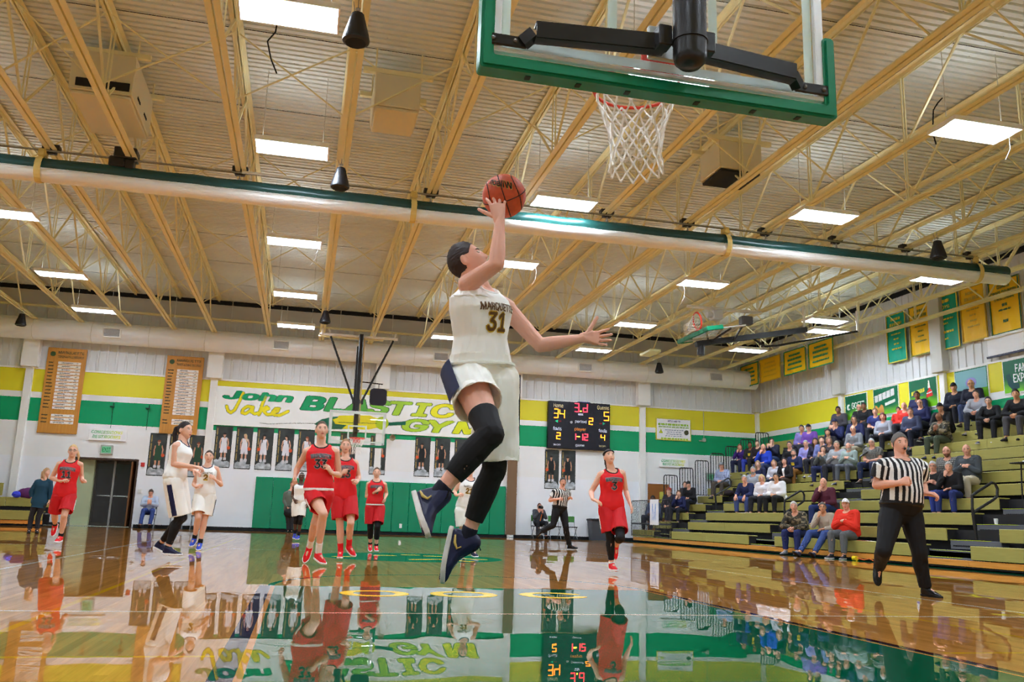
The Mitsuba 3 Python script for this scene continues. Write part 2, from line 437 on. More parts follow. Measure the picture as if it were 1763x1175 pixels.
for y, where in NAMEY.items():
    b = thing('roof_bridging', f'row of cream cross bracing between the joists, {where}', 'roof bracing')
    for a, c in zip(JX[:-1], JX[1:]):
        obj('brace', beam((a + .03, y, JZ + .06), (c - .03, y + .02, JT - .06), .024, .02), cream, b)
        obj('brace', beam((a + .03, y + .06, JT - .06), (c - .03, y + .08, JZ + .06), .024, .02), cream, b)

# ---------------------------------------------------------------- lamps
scene['mat_lens'] = {'type': 'diffuse', 'reflectance': {'type': 'rgb', 'value': (0.8, 0.8, 0.8)}}
def lens(w, d):
    xs, ys = np.linspace(-w / 2, w / 2, 2), np.linspace(-d / 2, d / 2, 7)
    v = np.array([(x, y, -0.03 * (1 - (2 * y / d) ** 2)) for x in xs for y in ys])
    n, f = len(ys), []
    for i in range(n - 1):
        f += [[i, i + 1, n + i + 1], [i, n + i + 1, n + i]]
    m = trimesh.Trimesh(v, np.array(f), process=False)
    if m.face_normals[:, 2].mean() > 0:
        m.invert()
    return m
LENS = mikit.ply(lens(1.18, .56), 'mat_lens', emitter={'type': 'area', 'radiance': {'type': 'rgb', 'value': LAMP}})
housing = cat([cbx(-.61, .61, -.3, .3, .0, .07, .02), bx(-.61, -.595, -.3, .3, -.02, .03), bx(.595, .61, -.3, .3, -.02, .03), bx(-.61, .61, -.3, -.285, -.02, .03), bx(-.61, .61, .285, .3, -.02, .03)])
ADDED_UPLIGHT = mikit.ply(trimesh.creation.box(extents=(1.1, .42, .01)).apply_translation((0, 0, .08)), 'mat_lens', emitter={'type': 'area', 'radiance': {'type': 'rgb', 'value': ADDED_UPLIGHT_L}})  # added emitter, throws extra light up at the roof deck
HOUSING = mikit.ply(housing, white_paint)
HANGER = mikit.ply(rod((-.5, 0, .06), (-.5, 0, 1.42), .006, 5), mat((180, 176, 160), .4))
HANGER_B = mikit.ply(rod((.5, 0, .06), (.5, 0, 1.42), .006, 5), mat((180, 176, 160), .4))
COLN = {-8.3: 'far left column', -2.2: 'column left of shooter', 2.92: 'column behind shooter', 8.02: 'column right of near basket', 13.1: 'column above bleachers'}
NTH = ['', 'first', 'second', 'third', 'fourth', 'fifth', 'sixth', 'seventh', 'eighth', 'ninth']
for k, (x, y) in enumerate(LAMP_SPOTS):
    colx = min(COLN, key=lambda c: abs(c - x))
    mine = sorted(q[1] for q in LAMP_SPOTS if min(COLN, key=lambda c: abs(c - q[0])) == colx)
    n = mine.index(y) + 1
    t = thing('ceiling_lamp', f'bright fluorescent ceiling lamp, {NTH[n]} from the near end, {COLN[colx]}', 'ceiling lamp', 'fluorescent ceiling lamps')
    tw = T().translate([x, y, 6.71])
    obj('housing', HOUSING, None, t, tw=tw)
    obj('diffuser', LENS, None, t, tw=tw)
    obj('added_uplight', ADDED_UPLIGHT, None, t, tw=tw)
    obj('hanger', HANGER, None, t, tw=tw)
    obj('hanger', HANGER_B, None, t, tw=tw)
for (x, y) in ((-1.7, 16.8), (3.45, 16.8), (7.45, 17.15), (8.3, 7.5)):
    P = [(x, y, 6.68), (x + .03, y - .02, 6.5), (x, y - .05, 6.3), (x - .1, y - .05, 6.12)]
    own = {-1.7: (-2.2, 17.0), 3.45: (2.92, 17.0), 7.45: (7.97, 17.1), 8.3: (8.02, 7.8)}[x]
    obj('pull_cord', tube(P, .007, 6), white_paint, f'ceiling_lamp_{LAMP_SPOTS.index(own):03d}')
lamp = thing('emergency_lamp', 'small pale emergency lamp hanging under the joists left of the folded side basket', 'emergency lamp')
obj('housing', cbx(9.55, 9.95, 24.4, 25.4, 6.4, 6.5, .02), mat((232, 236, 190), .4), lamp)
obj('hanger', rod((9.75, 24.9, 6.49), (9.75, 24.9, 8.13), .008, 5), mat((180, 176, 160), .4), lamp)

# ---------------------------------------------------------------- divider curtain rolled up under the joists
CY = 13.2
def roll(prof, x0, x1, n=60, sag=0.012):
    xs = np.linspace(x0, x1, n)
    k = len(prof)
    v = np.array([(x, CY + py, pz - sag * math.sin(9 * (x + 0.3 * math.sin(x))) * (0.5 if i % 2 else 1)) for x in xs for i, (py, pz) in enumerate(prof)])
    f = []
    for i in range(n - 1):
        for j in range(k):
            a, b = i * k + j, i * k + (j + 1) % k
            f += [[a, b, b + k], [a, b + k, a + k]]
    for e, s in ((0, 1), ((n - 1) * k, -1)):
        for j in range(1, k - 1):
            f.append([e, e + j + 1, e + j] if s > 0 else [e, e + j, e + j + 1])
    m = trimesh.Trimesh(v, np.array(f), process=False)
    m.fix_normals()
    return m
cur = thing('divider_curtain', 'green and white divider curtain rolled up along the ceiling', 'gym curtain')
ang = np.linspace(0, 2 * np.pi, 21)[:-1]
green_vinyl = mat((22, 66, 62), .3, 0, .5)
white_vinyl = mat((240, 240, 236), .3, 0, .5)
obj('green_skirt', roll([(0.13 * math.cos(a), 6.48 + 0.13 * math.sin(a)) for a in ang], -13.6, 13.55), green_vinyl, cur, True)
obj('white_roll', roll([(0.175 * math.cos(a), 6.305 + 0.125 * math.sin(a)) for a in ang], -13.6, 13.5, sag=.006), white_vinyl, cur, True)
strap_m = mat((222, 198, 120), .5)
for x in (-12.9, -6.47, 0.06, 6.6, 12.72):
    P = [(x, CY + 0.215 * math.cos(a), 6.39 + 0.235 * math.sin(a)) for a in ang]
    P = np.array(P)
    ms = []
    k = len(P)
    v = np.vstack([P + (-.055, 0, 0), P + (.055, 0, 0)])
    f = [[i, (i + 1) % k, (i + 1) % k + k] for i in range(k)] + [[i, (i + 1) % k + k, i + k] for i in range(k)]
    obj('strap', trimesh.Trimesh(v, np.array(f), process=False), strap_m, cur)
    obj('strap_pulley', cbx(x - .07, x + .07, CY - .09, CY + .09, 6.62, 6.78, .03), strap_m, cur)
obj('drive_shaft', rod((-13.6, CY - .05, 6.74), (12.8, CY - .05, 6.74), .02, 8), mat((150, 146, 130), .35, .6), cur)
obj('guide_pipe', rod((-3.1, CY - .2, 6.7), (-1.4, CY - .2, 6.7), .028, 8), mat((226, 226, 220), .35, .3), cur)
for x in (-6.34, -3.15, .39, 3.98, 5.74, 7.52, 9.2, 10.95, 12.62):
    obj('clamp', cat([cbx(x - .14, x + .14, CY - .08, CY + .08, 6.76, 6.86, .01), cbx(x - .09, x + .09, CY - .05, CY + .05, 6.7, 6.78, .01)]), black_steel, cur)
    if x != -6.34:
        obj('clamp_chain', cat([rod((x, CY - .03, 6.7), (x, CY - .03, 6.55), .014, 6), trimesh.creation.icosphere(1, .025).apply_translation((x, CY - .03, 6.62))]), mat((170, 170, 170), .3, .8), cur)
mo = obj('drive_motor', cat([cbx(-5.3, -4.92, CY - .16, CY + .16, 6.74, 6.94, .02), cbx(-5.38, -5.1, CY - .12, CY + .08, 6.58, 6.78, .03), cbx(-5.12, -4.96, CY - .1, CY + .1, 6.52, 6.76, .02)]), black_steel, cur)

# ---------------------------------------------------------------- hanging loudspeakers
SPK = [(-1.38, 7.05, 6.37, 'nearest, above the nearest lamp'), (-1.36, 12.0, 6.40, 'in front of the divider curtain'), (-1.31, 23.3, 6.42, 'above the far basket'),
       (-10.7, 27.2, 6.40, 'at the far left by the duct'), (10.85, 12.1, 6.4, 'right of the divider curtain, above the bleachers'), (11.1, 27.3, 6.4, 'by the duct above the bleachers')]
prof = [(0, .2), (.055, .2), (.075, .19), (.10, .1), (.15, -.08), (.165, -.15), (.16, -.17), (.13, -.19), (0, -.2)]
SP_BODY = mikit.ply(lathe(prof, 28), mat((24, 24, 28), .4, 0, .4), 40)
SP_GRILLE = mikit.ply(lathe([(0, -.203), (.12, -.195), (.128, -.186), (0, -.186)], 28), mat((10, 10, 12), .7), 40)
SP_CABLE = mikit.ply(cat([rod((0, 0, .19), (0, 0, .4), .008, 6), rod((-.03, .02, .19), (-.06, .04, .38), .006, 6), rod((-.03, .0, .26), (.03, .0, .26), .02, 6)]), mat((170, 168, 160), .4, .5))
for x, y, z, where in SPK:
    s = thing('hanging_speaker', f'black pendant loudspeaker, {where}', 'loudspeaker', 'pendant loudspeakers')
    tw = T().translate([x, y, z])
    obj('body', SP_BODY, None, s, tw=tw); obj('grille', SP_GRILLE, None, s, tw=tw); obj('cable', SP_CABLE, None, s, tw=tw)

# ---------------------------------------------------------------- ventilation boxes between the joists
heat_m = mat((214, 206, 176), .5)
for (x, y, z, w, d, h, lab) in ((-.58, 10.9, 7.05, .74, .95, .62, 'small cream air handler hung between joists above the middle lamps'), (5.75, 11.3, 6.98, .85, .8, .6, 'cream air handler with an open base right of the near net'),
                                (-5.2, 12.1, 7.05, .95, 1.6, .75, 'large cream air handler above the left end of the divider curtain')):
    t = thing('air_handler', lab, 'ventilation unit')
    obj('body', cat([cbx(x - w / 2, x + w / 2, y - d / 2, y + d / 2, z + .06, z + h, .015)]), heat_m, t)
    obj('base_panel', cbx(x - w / 2 + .03, x + w / 2 - .03, y - d / 2 + .02, y + d / 2 - .02, z, z + .05, .01), heat_m if x != 5.75 else dark, t)
    if x == -5.2:
        obj('louvre', bx(x - w / 2 + .1, x + w / 2 - .05, y - d / 2 - .012, y - d / 2, z + .12, z + .26), dark, t)
        for s in (-1, 1):
            obj('side_slot', bx(x + w / 2, x + w / 2 + .01, y + s * .3 - .12, y + s * .3 + .12, z + .2, z + .24), dark, t)
    for sy in (-1, 1):
        yy = y + sy * d / 2 * .9
        rl = obj('support_rail', bx(x - w / 2 - .2, x + w / 2 + .2, yy - .04, yy + .04, z + h, z + h + .08), cream, t)
        for sx in (-1, 1):
            obj('hanger', rod((x + sx * w / 2, yy, z + h + .05), (x + sx * w / 2, yy, ZD + .02), .015, 6), cream, rl)
for pts, where in (([(-2.5, 9.9, 8.06), (-2.52, 9.9, 7.8), (-2.62, 9.85, 7.6), (-2.55, 9.9, 7.35), (-2.45, 9.95, 7.15)], 'above the second lamp left of the shooter'), ([(8.7, 9.2, 8.06), (8.6, 9.2, 7.95), (8.5, 9.2, 7.8), (8.5, 9.25, 7.4), (8.55, 9.25, 7.2)], 'above the lamps at the right')):
    tag(obj('hanging_cable', tube(pts, .012, 6), dark, smooth=True), f'thin dark cable hanging from the roof deck {where}', 'cable')

# ---------------------------------------------------------------- supply duct along the end wall
du = thing('air_duct', 'long white round air duct along the top of the end wall', 'air duct')
DYC, DZC, DR = 28.93, 6.48, .37
obj('pipe', rod((XL, DYC, DZC), (15.95, DYC, DZC), DR, 40), mat((242, 244, 246), .4), du, 40)
for x in np.arange(-12.6, 14.9, 1.83):
    P = [(x, DYC + (DR + .006) * math.cos(a), DZC + (DR + .006) * math.sin(a)) for a in ang]
    obj('seam_band', tube(P, .012, 5, True), mat((226, 225, 220), .45), du)
for x in np.arange(-12.1, 14.9, 1.9):
    obj('hanger_rod', rod((x, DYC, DZC + DR - .02), (x, DYC, 8.0), .012, 6), mat((210, 208, 200), .4), du)
for x in (-8.28, -2.7, 3.02, 8.6, 14.05):
    fr = obj('vent', cat([cbx(x - .29, x + .29, DYC - DR - .06, DYC - DR + .12, 6.58, 6.62, .008), cbx(x - .29, x + .29, DYC - DR - .06, DYC - DR + .12, 6.28, 6.32, .008), cbx(x - .29, x - .25, DYC - DR - .06, DYC - DR + .12, 6.3, 6.6, .008), cbx(x + .25, x + .29, DYC - DR - .06, DYC - DR + .12, 6.3, 6.6, .008)]), mat((238, 238, 234), .45), du)
    for k in range(7):
        z = 6.345 + k * .038
        obj('vent_slat', beam((x - .25, DYC - DR - .02, z), (x + .25, DYC - DR - .02, z), .05, .006, (0, .5, 1)), mat((206, 206, 206), .45), fr)
    obj('vent_back', bx(x - .25, x + .25, DYC - DR + .02, DYC - DR + .03, 6.32, 6.58), mat((120, 120, 118), .6), fr)
pipe = tag(obj('steam_pipe', rod((XL, 29.1, 7.32), (XR, 29.1, 7.32), .045, 10), cream), 'thin cream pipe running above the white duct on the end wall', 'pipe')
# ---------------------------------------------------------------- baskets
scene['mat_glass'] = {'type': 'thindielectric', 'int_ior': 1.5}
alu = mat((222, 226, 228), .4, .1)
pad_green = mat((10, 118, 82), .4, 0, .4)
orange_rim = mat((214, 60, 38), .4, 0, .5)
line_white = mat((214, 232, 226), .5)
net_m = mat((244, 243, 238), .8)

def local(m, M, shift=(0, 0, 0)):
    m = m.copy()
    m.apply_translation(shift)
    m.apply_transform(M)
    return m

def frame_at(o, U, N, V):
    M = np.eye(4)
    M[:3, 0], M[:3, 1], M[:3, 2], M[:3, 3] = U, N, V, o
    return M

def net_mesh(c, seg=12, flare=True):
    zs = [-.008, -.085, -.165, -.245, -.32, -.39, -.45, -.5]
    rs = [.228, .212, .185, .158, .143, .138, .142, .15]
    ms = []
    P = {}
    for i, (z, r) in enumerate(zip(zs, rs)):
        for k in range(seg):
            a = 2 * math.pi * (k + (.5 if i % 2 else 0)) / seg
            jit = 0.006 * math.sin(7 * k + 3 * i)
            P[i, k] = np.array((c[0] + (r + jit) * math.cos(a), c[1] + (r + jit) * math.sin(a), c[2] + z + jit))
    for i in range(len(zs) - 1):
        for k in range(seg):
            for d in (0, -1 if i % 2 == 0 else 1):
                A, B = P[i, k], P[i + 1, (k + d) % seg]
                mid = (A + B) / 2 + (0, 0, -.004)
                ms.append(tube([A, mid, B], .0054, 5))
    for i in range(1, len(zs)):
        for k in range(seg):
            ms.append(trimesh.creation.icosphere(0, .0105).apply_translation(P[i, k]))
    return cat(ms)

def hoop(key, label, o, U, N, V, ring_r=.0095):
    t = thing(key, label, 'basketball hoop')
    M = frame_at(o, U, N, V)
    W2, H = .915, 1.067
    g = trimesh.Trimesh([(-W2, 0, 0), (W2, 0, 0), (W2, 0, H), (-W2, 0, H)], [[0, 1, 2], [0, 2, 3]], process=False)
    obj('glass_panel', local(g, M), 'mat_glass', t)
    fr = cat([cbx(-W2, W2, -.035, -.003, 0, .022, .004), cbx(-W2, W2, -.035, -.003, H - .045, H, .004), cbx(-W2, -W2 + .05, -.035, -.003, .022, H - .045, .004), cbx(W2 - .05, W2, -.035, -.003, .022, H - .045, .004)])
    obj('frame', local(fr, M), alu, t)
    b = .05
    ln = [bx(-W2 + .05, W2 - .05, .001, .003, .045, .045 + b), bx(-W2 + .05, W2 - .05, .001, .003, H - .045 - b, H - .045), bx(-W2 + .05, -W2 + .05 + b, .001, .003, .095, H - .095), bx(W2 - .05 - b, W2 - .05, .001, .003, .095, H - .095)]
    obj('border_line', local(cat(ln), M), line_white, t)
    tz = .15
    tl = [bx(-.305, .305, .001, .003, tz, tz + b), bx(-.305, .305, .001, .003, tz + .4, tz + .4 + b), bx(-.305, -.255, .001, .003, tz + b, tz + .4), bx(.255, .305, .001, .003, tz + b, tz + .4)]
    obj('target_square', local(cat(tl), M), line_white, t)
    a, y0, y1 = .085, -.06, .06
    outer = unary_union([sbox(-W2 - a + .03, -.10, -W2 + .012, .37), sbox(W2 - .012, -.10, W2 + a - .03, .37), sbox(-W2 - a + .03, -.10, W2 + a - .03, -.025)]).buffer(-.02).buffer(.02, quad_segs=4)
    outer = outer.union(sbox(-W2 + .02, -.08, W2 - .02, -.025)).buffer(.012, quad_segs=3).buffer(-.012, quad_segs=3)
    slab = extr(outer, y1 - y0 - .03)
    core = extr(outer.buffer(-.014, quad_segs=3), y1 - y0)
    def up(m, s):
        R = np.eye(4); R[:3, :3] = [[1, 0, 0], [0, 0, -1], [0, 1, 0]]
        m.apply_transform(R); m.apply_translation((0, s, 0))
        return m
    pm = cat([up(slab, y1 - .015), up(core, y1)])
    pm.fix_normals()
    pd = obj('edge_padding', local(pm, M), pad_green, t)
    for x in (-.72, -.46, -.2, .18, .5, .76):
        obj('pad_fastener', local(cbx(x - .014, x + .014, -.02, .02, -.104, -.098, .002), M), mat((8, 40, 30), .5), pd)
    rc = (0, .381, .15)
    obj('mount_plate', local(cat([cbx(-.12, .12, .003, .014, .03, .2, .004), cbx(-.075, .075, .01, .15, .125, .16, .004)]), M), orange_rim, t)
    an = np.linspace(0, 2 * np.pi, 41)[:-1]
    ring = tube([(rc[0] + .2375 * math.cos(q), rc[1] + .2375 * math.sin(q), rc[2]) for q in an], ring_r, 10, True)
    loops = [tube([(.2375 * math.cos(q - .07), rc[1] + .2375 * math.sin(q - .07), rc[2] - .006), (.228 * math.cos(q), rc[1] + .228 * math.sin(q), rc[2] - .026), (.2375 * math.cos(q + .07), rc[1] + .2375 * math.sin(q + .07), rc[2] - .006)], .0035, 5) for q in np.arange(12) * np.pi / 6]
    rim = obj('rim', local(cat([ring]), M), orange_rim, t, 40)
    obj('net_hooks', local(cat(loops), M), orange_rim, rim, kind=None) if False else scene.update({numbered('net_hooks', rim): mikit.ply(local(cat(loops), M), orange_rim)})
    labels[rim + '__net_hooks'] = {'kind': 'stuff'}
    for s in (-1, 1):
        obj('rim_brace', local(cat([tube([(s * .07, .012, .05), (s * .09, .17, .128), (s * .12, .18, .146)], .009, 6)]), M), orange_rim, rim)
    return t, M, rc

def hang_net(t, M, rc, down=True):
    if down:
        nm = local(net_mesh(rc), M)
    else:                                            # the folded basket: its net falls straight down from the tilted ring
        nm = net_mesh(rc)
        v = nm.vertices
        d = (rc[2] - v[:, 2])
        v[:, 2] = rc[2] - d * .25
        nm.vertices = v
        nm = local(nm, M)
        nm.vertices[:, 2] -= d * .5
        nm.vertices[:, 0] -= d * .45
    obj('net', nm, net_m, t)

# near basket, seen from behind
t, M, rc = hoop('near_basket', 'large glass basketball backboard with green padding at the top, seen from behind', (.05, 1.22, 2.885), (1, 0, 0), (0, 1, 0), (0, 0, 1))
hang_net(t, M, rc)
PXc = .085
post = lathe([(0, -.06), (.05, -.055), (.075, -.03), (.082, 0), (.082, 1.9), (0, 1.9)], 32)
post.apply_translation((PXc, .98, 2.89))
obj('support_mast', post, black_steel, t, 40)
obj('mast_collar', lathe([(.083, 0), (.088, 0), (.088, .012), (.083, .012)], 32).apply_translation((PXc, .98, 2.965)), black_steel, t)
for s, xe in ((-1, -.66), (1, .74)):
    a0, a1 = np.array((PXc + s * .09, 1.06, 3.0)), np.array((xe, 1.1, 2.98))
    br = cat([beam(a0, a1, .012, .085), beam(a0 + (0, .03, .04), a1 + (0, .03, .04), .06, .01), beam(a0 + (0, .03, -.04), a1 + (0, .03, -.04), .06, .01)])
    obj('board_arm', br, black_steel, t)
    pl = cat([beam((xe, 1.14, 2.98), (xe + s * .05, 1.17, 2.94), .05, .06), cbx(xe + s * .03, xe + s * .24, 1.165, 1.18, 2.91, 2.97, .006)])
    pk = obj('arm_bracket', pl, black_steel, t)
    for q in (.09, .2):
        obj('bolt', trimesh.creation.icosphere(1, .012).apply_translation((xe + s * q, 1.163, 2.94)), mat((120, 120, 122), .3, .8), pk)
for s in (-1, 1):
    obj('mast_lug', cat([cbx(PXc + s * .08, PXc + s * .15, 1.0, 1.08, 2.95, 3.06, .006)]), black_steel, t)
obj('rim_back_plate', cbx(-.06, .16, 1.15, 1.18, 2.96, 3.14, .006), mat((196, 204, 200), .35, .3), t)

# far basket
FYB = 25.96
t, M, rc = hoop('far_basket', 'glass basketball backboard hanging in front of the painted banner on the end wall', (0, FYB, 2.9), (-1, 0, 0), (0, -1, 0), (0, 0, 1), .014)
hang_net(t, M, rc)
obj('support_mast', cat([cbx(-.11, .03, FYB + .35, FYB + .5, 2.95, 6.62, .02), cbx(-.17, -.1, FYB + .4, FYB + .48, 4.0, 6.2, .01)]), black_steel, t)
obj('mast_strip', cbx(.04, .09, FYB + .38, FYB + .44, 3.6, 6.5, .01), mat((196, 172, 128), .5), t)
for s in (-1, 1):
    obj('stay_bar', rod((s * 1.05, FYB + .55, 6.5), (s * .13 - .03, FYB + .45, 4.33), .035, 8), black_steel, t)
    obj('stay_fork', cat([rod((s * 1.05, FYB + .55, 6.48), (s * 1.13, FYB + .55, 6.76), .03, 8)]), white_paint, t)
obj('mast_hub', cbx(-.2, .16, FYB + .38, FYB + .52, 4.25, 4.4, .02), black_steel, t)
obj('header_pipe', rod((-1.42, FYB + .55, 6.56), (1.2, FYB + .55, 6.56), .045, 10), white_paint, t)
for x in (-1.33, .39):
    obj('pipe_hanger', cbx(x - .04, x + .04, FYB + .5, FYB + .6, 6.54, 6.8, .01), white_paint, t)
obj('header_beam', cbx(-1.45, .72, FYB + .7, FYB + .82, 6.5, 6.58, .01), cream, t)
obj('lower_bar', cat([cbx(-.9, .9, FYB + .02, FYB + .08, 3.88, 3.94, .006), cbx(-.06, .06, FYB + .02, FYB + .4, 3.3, 3.36, .01)]), black_steel, t)
bx_ = thing('shot_timer_box', 'black rounded square box on an arm beside the far basket mast', 'timer box')
obj('case', extr(sbox(.37, 4.26, .93, 4.82).buffer(-.12).buffer(.12, quad_segs=5), .12).apply_transform(np.array([[1, 0, 0, 0], [0, 0, -1, FYB + .6], [0, 1, 0, 0], [0, 0, 0, 1.]])), mat((34, 30, 40), .5), bx_)
obj('arm', cat([rod((.0, FYB + .5, 5.02), (.78, FYB + .54, 4.98), .02, 6), rod((.65, FYB + .54, 4.99), (.65, FYB + .54, 4.8), .012, 6)]), black_steel, bx_)

# side basket, folded up under the joists
V = np.array((.982, 0, .19)); N = np.array((-.19, 0, .982)); U = np.array((0, 1.0, 0))
t, M, rc = hoop('side_basket', 'practice basketball hoop folded up under the ceiling above the bleachers', (8.58, 18.87, 5.77), U, N, V, .024)
hang_net(t, M, rc, False)
obj('support_mast', beam((8.6, 18.87, 5.52), (12.0, 18.87, 6.2), .15, .15), black_steel, t)
obj('mast_stub', rod((8.76, 18.87, 5.5), (8.74, 18.87, 5.24), .1, 20), black_steel, t)
obj('fold_stay', tube([(10.25, 18.87, 5.85), (10.7, 18.87, 5.62), (11.1, 18.87, 5.68), (13.7, 18.87, 6.3)], .03, 8), black_steel, t)
for s in (-1, 1):
    obj('board_strut', beam((9.0, 18.87 + s * .05, 5.6), (9.3, 18.87 + s * .7, 5.88), .04, .04), black_steel, t)
    obj('board_strut', beam((9.7, 18.87 + s * .05, 5.7), (9.62, 18.87 + s * .7, 5.94), .04, .04), black_steel, t)
obj('hanger_pipe', rod((11.95, 18.87, 6.2), (11.95, 18.87, 6.9), .04, 8), white_paint, t)
obj('hanger_pipe', rod((13.68, 18.87, 6.28), (13.68, 18.87, 6.9), .04, 8), white_paint, t)
obj('header_pipe', rod((8.6, 19.4, 6.72), (10.9, 19.4, 6.72), .05, 8), white_paint, t)
obj('winch', cat([cbx(9.3, 9.62, 19.2, 19.5, 6.38, 6.66, .03), rod((9.15, 19.3, 6.5), (9.35, 19.3, 6.5), .09, 16)]), mat((210, 210, 212), .35, .4), t)
obj('winch_motor', cbx(10.2, 10.55, 19.2, 19.45, 6.3, 6.55, .03), mat((90, 92, 96), .4), t)
# ---------------------------------------------------------------- padded end wall
YW = YF - 0.001
pad_m = mat((0, 134, 94), .35, 0, .45)
wp = thing('wall_padding', 'row of green safety pads along the foot of the end wall', 'wall pads')
for k in range(15):
    x = -3.2 + k * .6035
    obj('pad', cbx(x + .003, x + .6, YF - .07, YF, .08, 1.86, .018), pad_m, wp)
ol = tag(obj('wall_outlet', cat([cbx(1.92, 2.02, YF - .085, YF - .07, .22, .38, .005), cbx(1.945, 1.995, YF - .09, YF - .085, .25, .35, .003)]), mat((236, 236, 232), .4)), 'small white socket plate low on the green wall pads', 'wall socket')

# ---------------------------------------------------------------- the big banner
bn = thing('name_banner', 'wide white banner with John Jake Blastic Gym in green and yellow letters', 'banner')
obj('sheet', cbx(-4.96, 6.0, YF - .06, YF - .04, 3.6, 4.99, .004), mat((240, 242, 240), .45), bn)
G0, G1 = np.array((20, 150, 92)), np.array((222, 226, 40))
def grad(t):
    return tuple(np.round(np.clip(G0 + (G1 - G0) * t, 0, 255) / 6) * 6)
def word(parent, name, s, x, z, w, h, shear, cols, y, depth=.006, bold=True, edge=None):
    """Letters one by one, spread to the width w."""
    full = [text(c, h, depth, bold, shear) if c != ' ' else None for c in s]
    adv = [(m.bounds[1][0] - m.bounds[0][0]) * .96 if m is not None else h * .4 for m in full]
    k = w / (sum(adv) + h * .06 * (len(s) - 1))
    px = x
    for c, m, a, n in zip(s, full, adv, range(len(s))):
        if m is not None:
            m.vertices[:, 0] *= k
            b0 = m.copy()
            m = cat([b0.copy().apply_translation((dx * h * .045 * k, dy * h * .035, 0)) for dx, dy in ((0, 0), (1, 0), (-1, 0), (0, 1), (0, -1), (.7, .7), (-.7, .7), (.7, -.7), (-.7, -.7))]) if h > .2 else m
            if edge:
                e = cat([b0.copy().apply_translation((dx * h * .075 * k, dy * h * .065, 0)) for dx, dy in ((1, 0), (-1, 0), (0, 1), (0, -1), (.7, .7), (-.7, .7), (.7, -.7), (-.7, -.7))])
                e.vertices[:, 2] *= .5
                obj(name + '_outline', wall_far_place(e, px, z, y), edge, parent)
            obj(name, wall_far_place(m, px, z, y), cols(n / max(1, len(s) - 1)), parent)
        px += (a + h * .06) * k
edge_m = mat((40, 84, 60), .5)
word(bn, 'letter', 'John', -4.55, 4.56, 2.35, .28, .18, lambda t: mat((14, 150 + 10 * t, 96), .45), YF - .06, edge=edge_m)
word(bn, 'letter', 'BLASTIC', -1.85, 4.33, 5.6, .47, .22, lambda t: mat(grad(t * 1.05), .45), YF - .06, edge=edge_m)
word(bn, 'letter', 'GYM', 1.85, 3.76, 3.1, .42, .22, lambda t: mat(grad(.72 + .28 * t), .45), YF - .06, edge=edge_m)
jk = [[(-4.42, 4.28), (-4.36, 4.12), (-4.26, 4.06), (-4.14, 4.16), (-4.0, 4.5), (-3.9, 4.78)], [(-3.55, 4.3), (-3.72, 4.32), (-3.86, 4.2), (-3.88, 4.08), (-3.76, 4.05), (-3.62, 4.16), (-3.52, 4.3), (-3.55, 4.12), (-3.44, 4.06), (-3.3, 4.12)],
      [(-3.12, 4.72), (-3.22, 4.4), (-3.3, 4.04), (-3.22, 4.22), (-3.06, 4.34), (-2.98, 4.28), (-3.16, 4.2), (-3.02, 4.06), (-2.86, 4.08)], [(-2.86, 4.12), (-2.66, 4.2), (-2.62, 4.3), (-2.74, 4.3), (-2.84, 4.16), (-2.76, 4.06), (-2.58, 4.06), (-2.3, 4.22)]]
for P in jk:
    for w, c, y in ((.125, edge_m, .062), (.1, mat((232, 218, 30), .45), .066)):
        obj('script_letter' if w == .1 else 'script_outline', wall_far_place(extr(stroke(P, w), .002), 0, 0, YF - y + .002), c, bn)
def flat(poly, y, m, name, parent, d=.004):
    obj(name, wall_far_place(extr(poly, d), 0, 0, y), m, parent)
dkg = mat((22, 96, 70), .5)
flat(stroke([(-3.25, 3.75), (-2.9, 3.73), (-2.2, 3.8), (-1.3, 3.84)], .018), YF - .061, mat((120, 128, 122), .5), 'arrow_line', bn)
flat(Polygon([(-1.35, 3.82), (-1.1, 4.0), (-.7, 4.12), (-.1, 4.16), (-.1, 3.7), (-.7, 3.66), (-1.15, 3.72)]), YF - .061, dkg, 'arrow_head', bn)
flat(Polygon([(-.72, 4.02), (-.55, 4.08), (-.5, 4.17), (.6, 4.24), (.95, 4.14), (.95, 3.82), (.6, 3.72), (-.35, 3.7), (-.2, 3.84), (-.6, 3.86)]), YF - .066, mat((226, 214, 40), .5), 'arrow_feather', bn)
flat(Polygon([(-.5, 3.93), (.9, 3.97), (.9, 3.955), (-.5, 3.91)]), YF - .071, edge_m, 'feather_rib', bn)
flat(Point(1.08, 3.98).buffer(.24), YF - .068, mat((176, 204, 40), .5), 'arrow_ball', bn)
flat(Polygon([(1.3, 4.02), (1.95, 4.1), (1.95, 3.96), (1.3, 3.9)]), YF - .066, dkg, 'arrow_tail', bn)

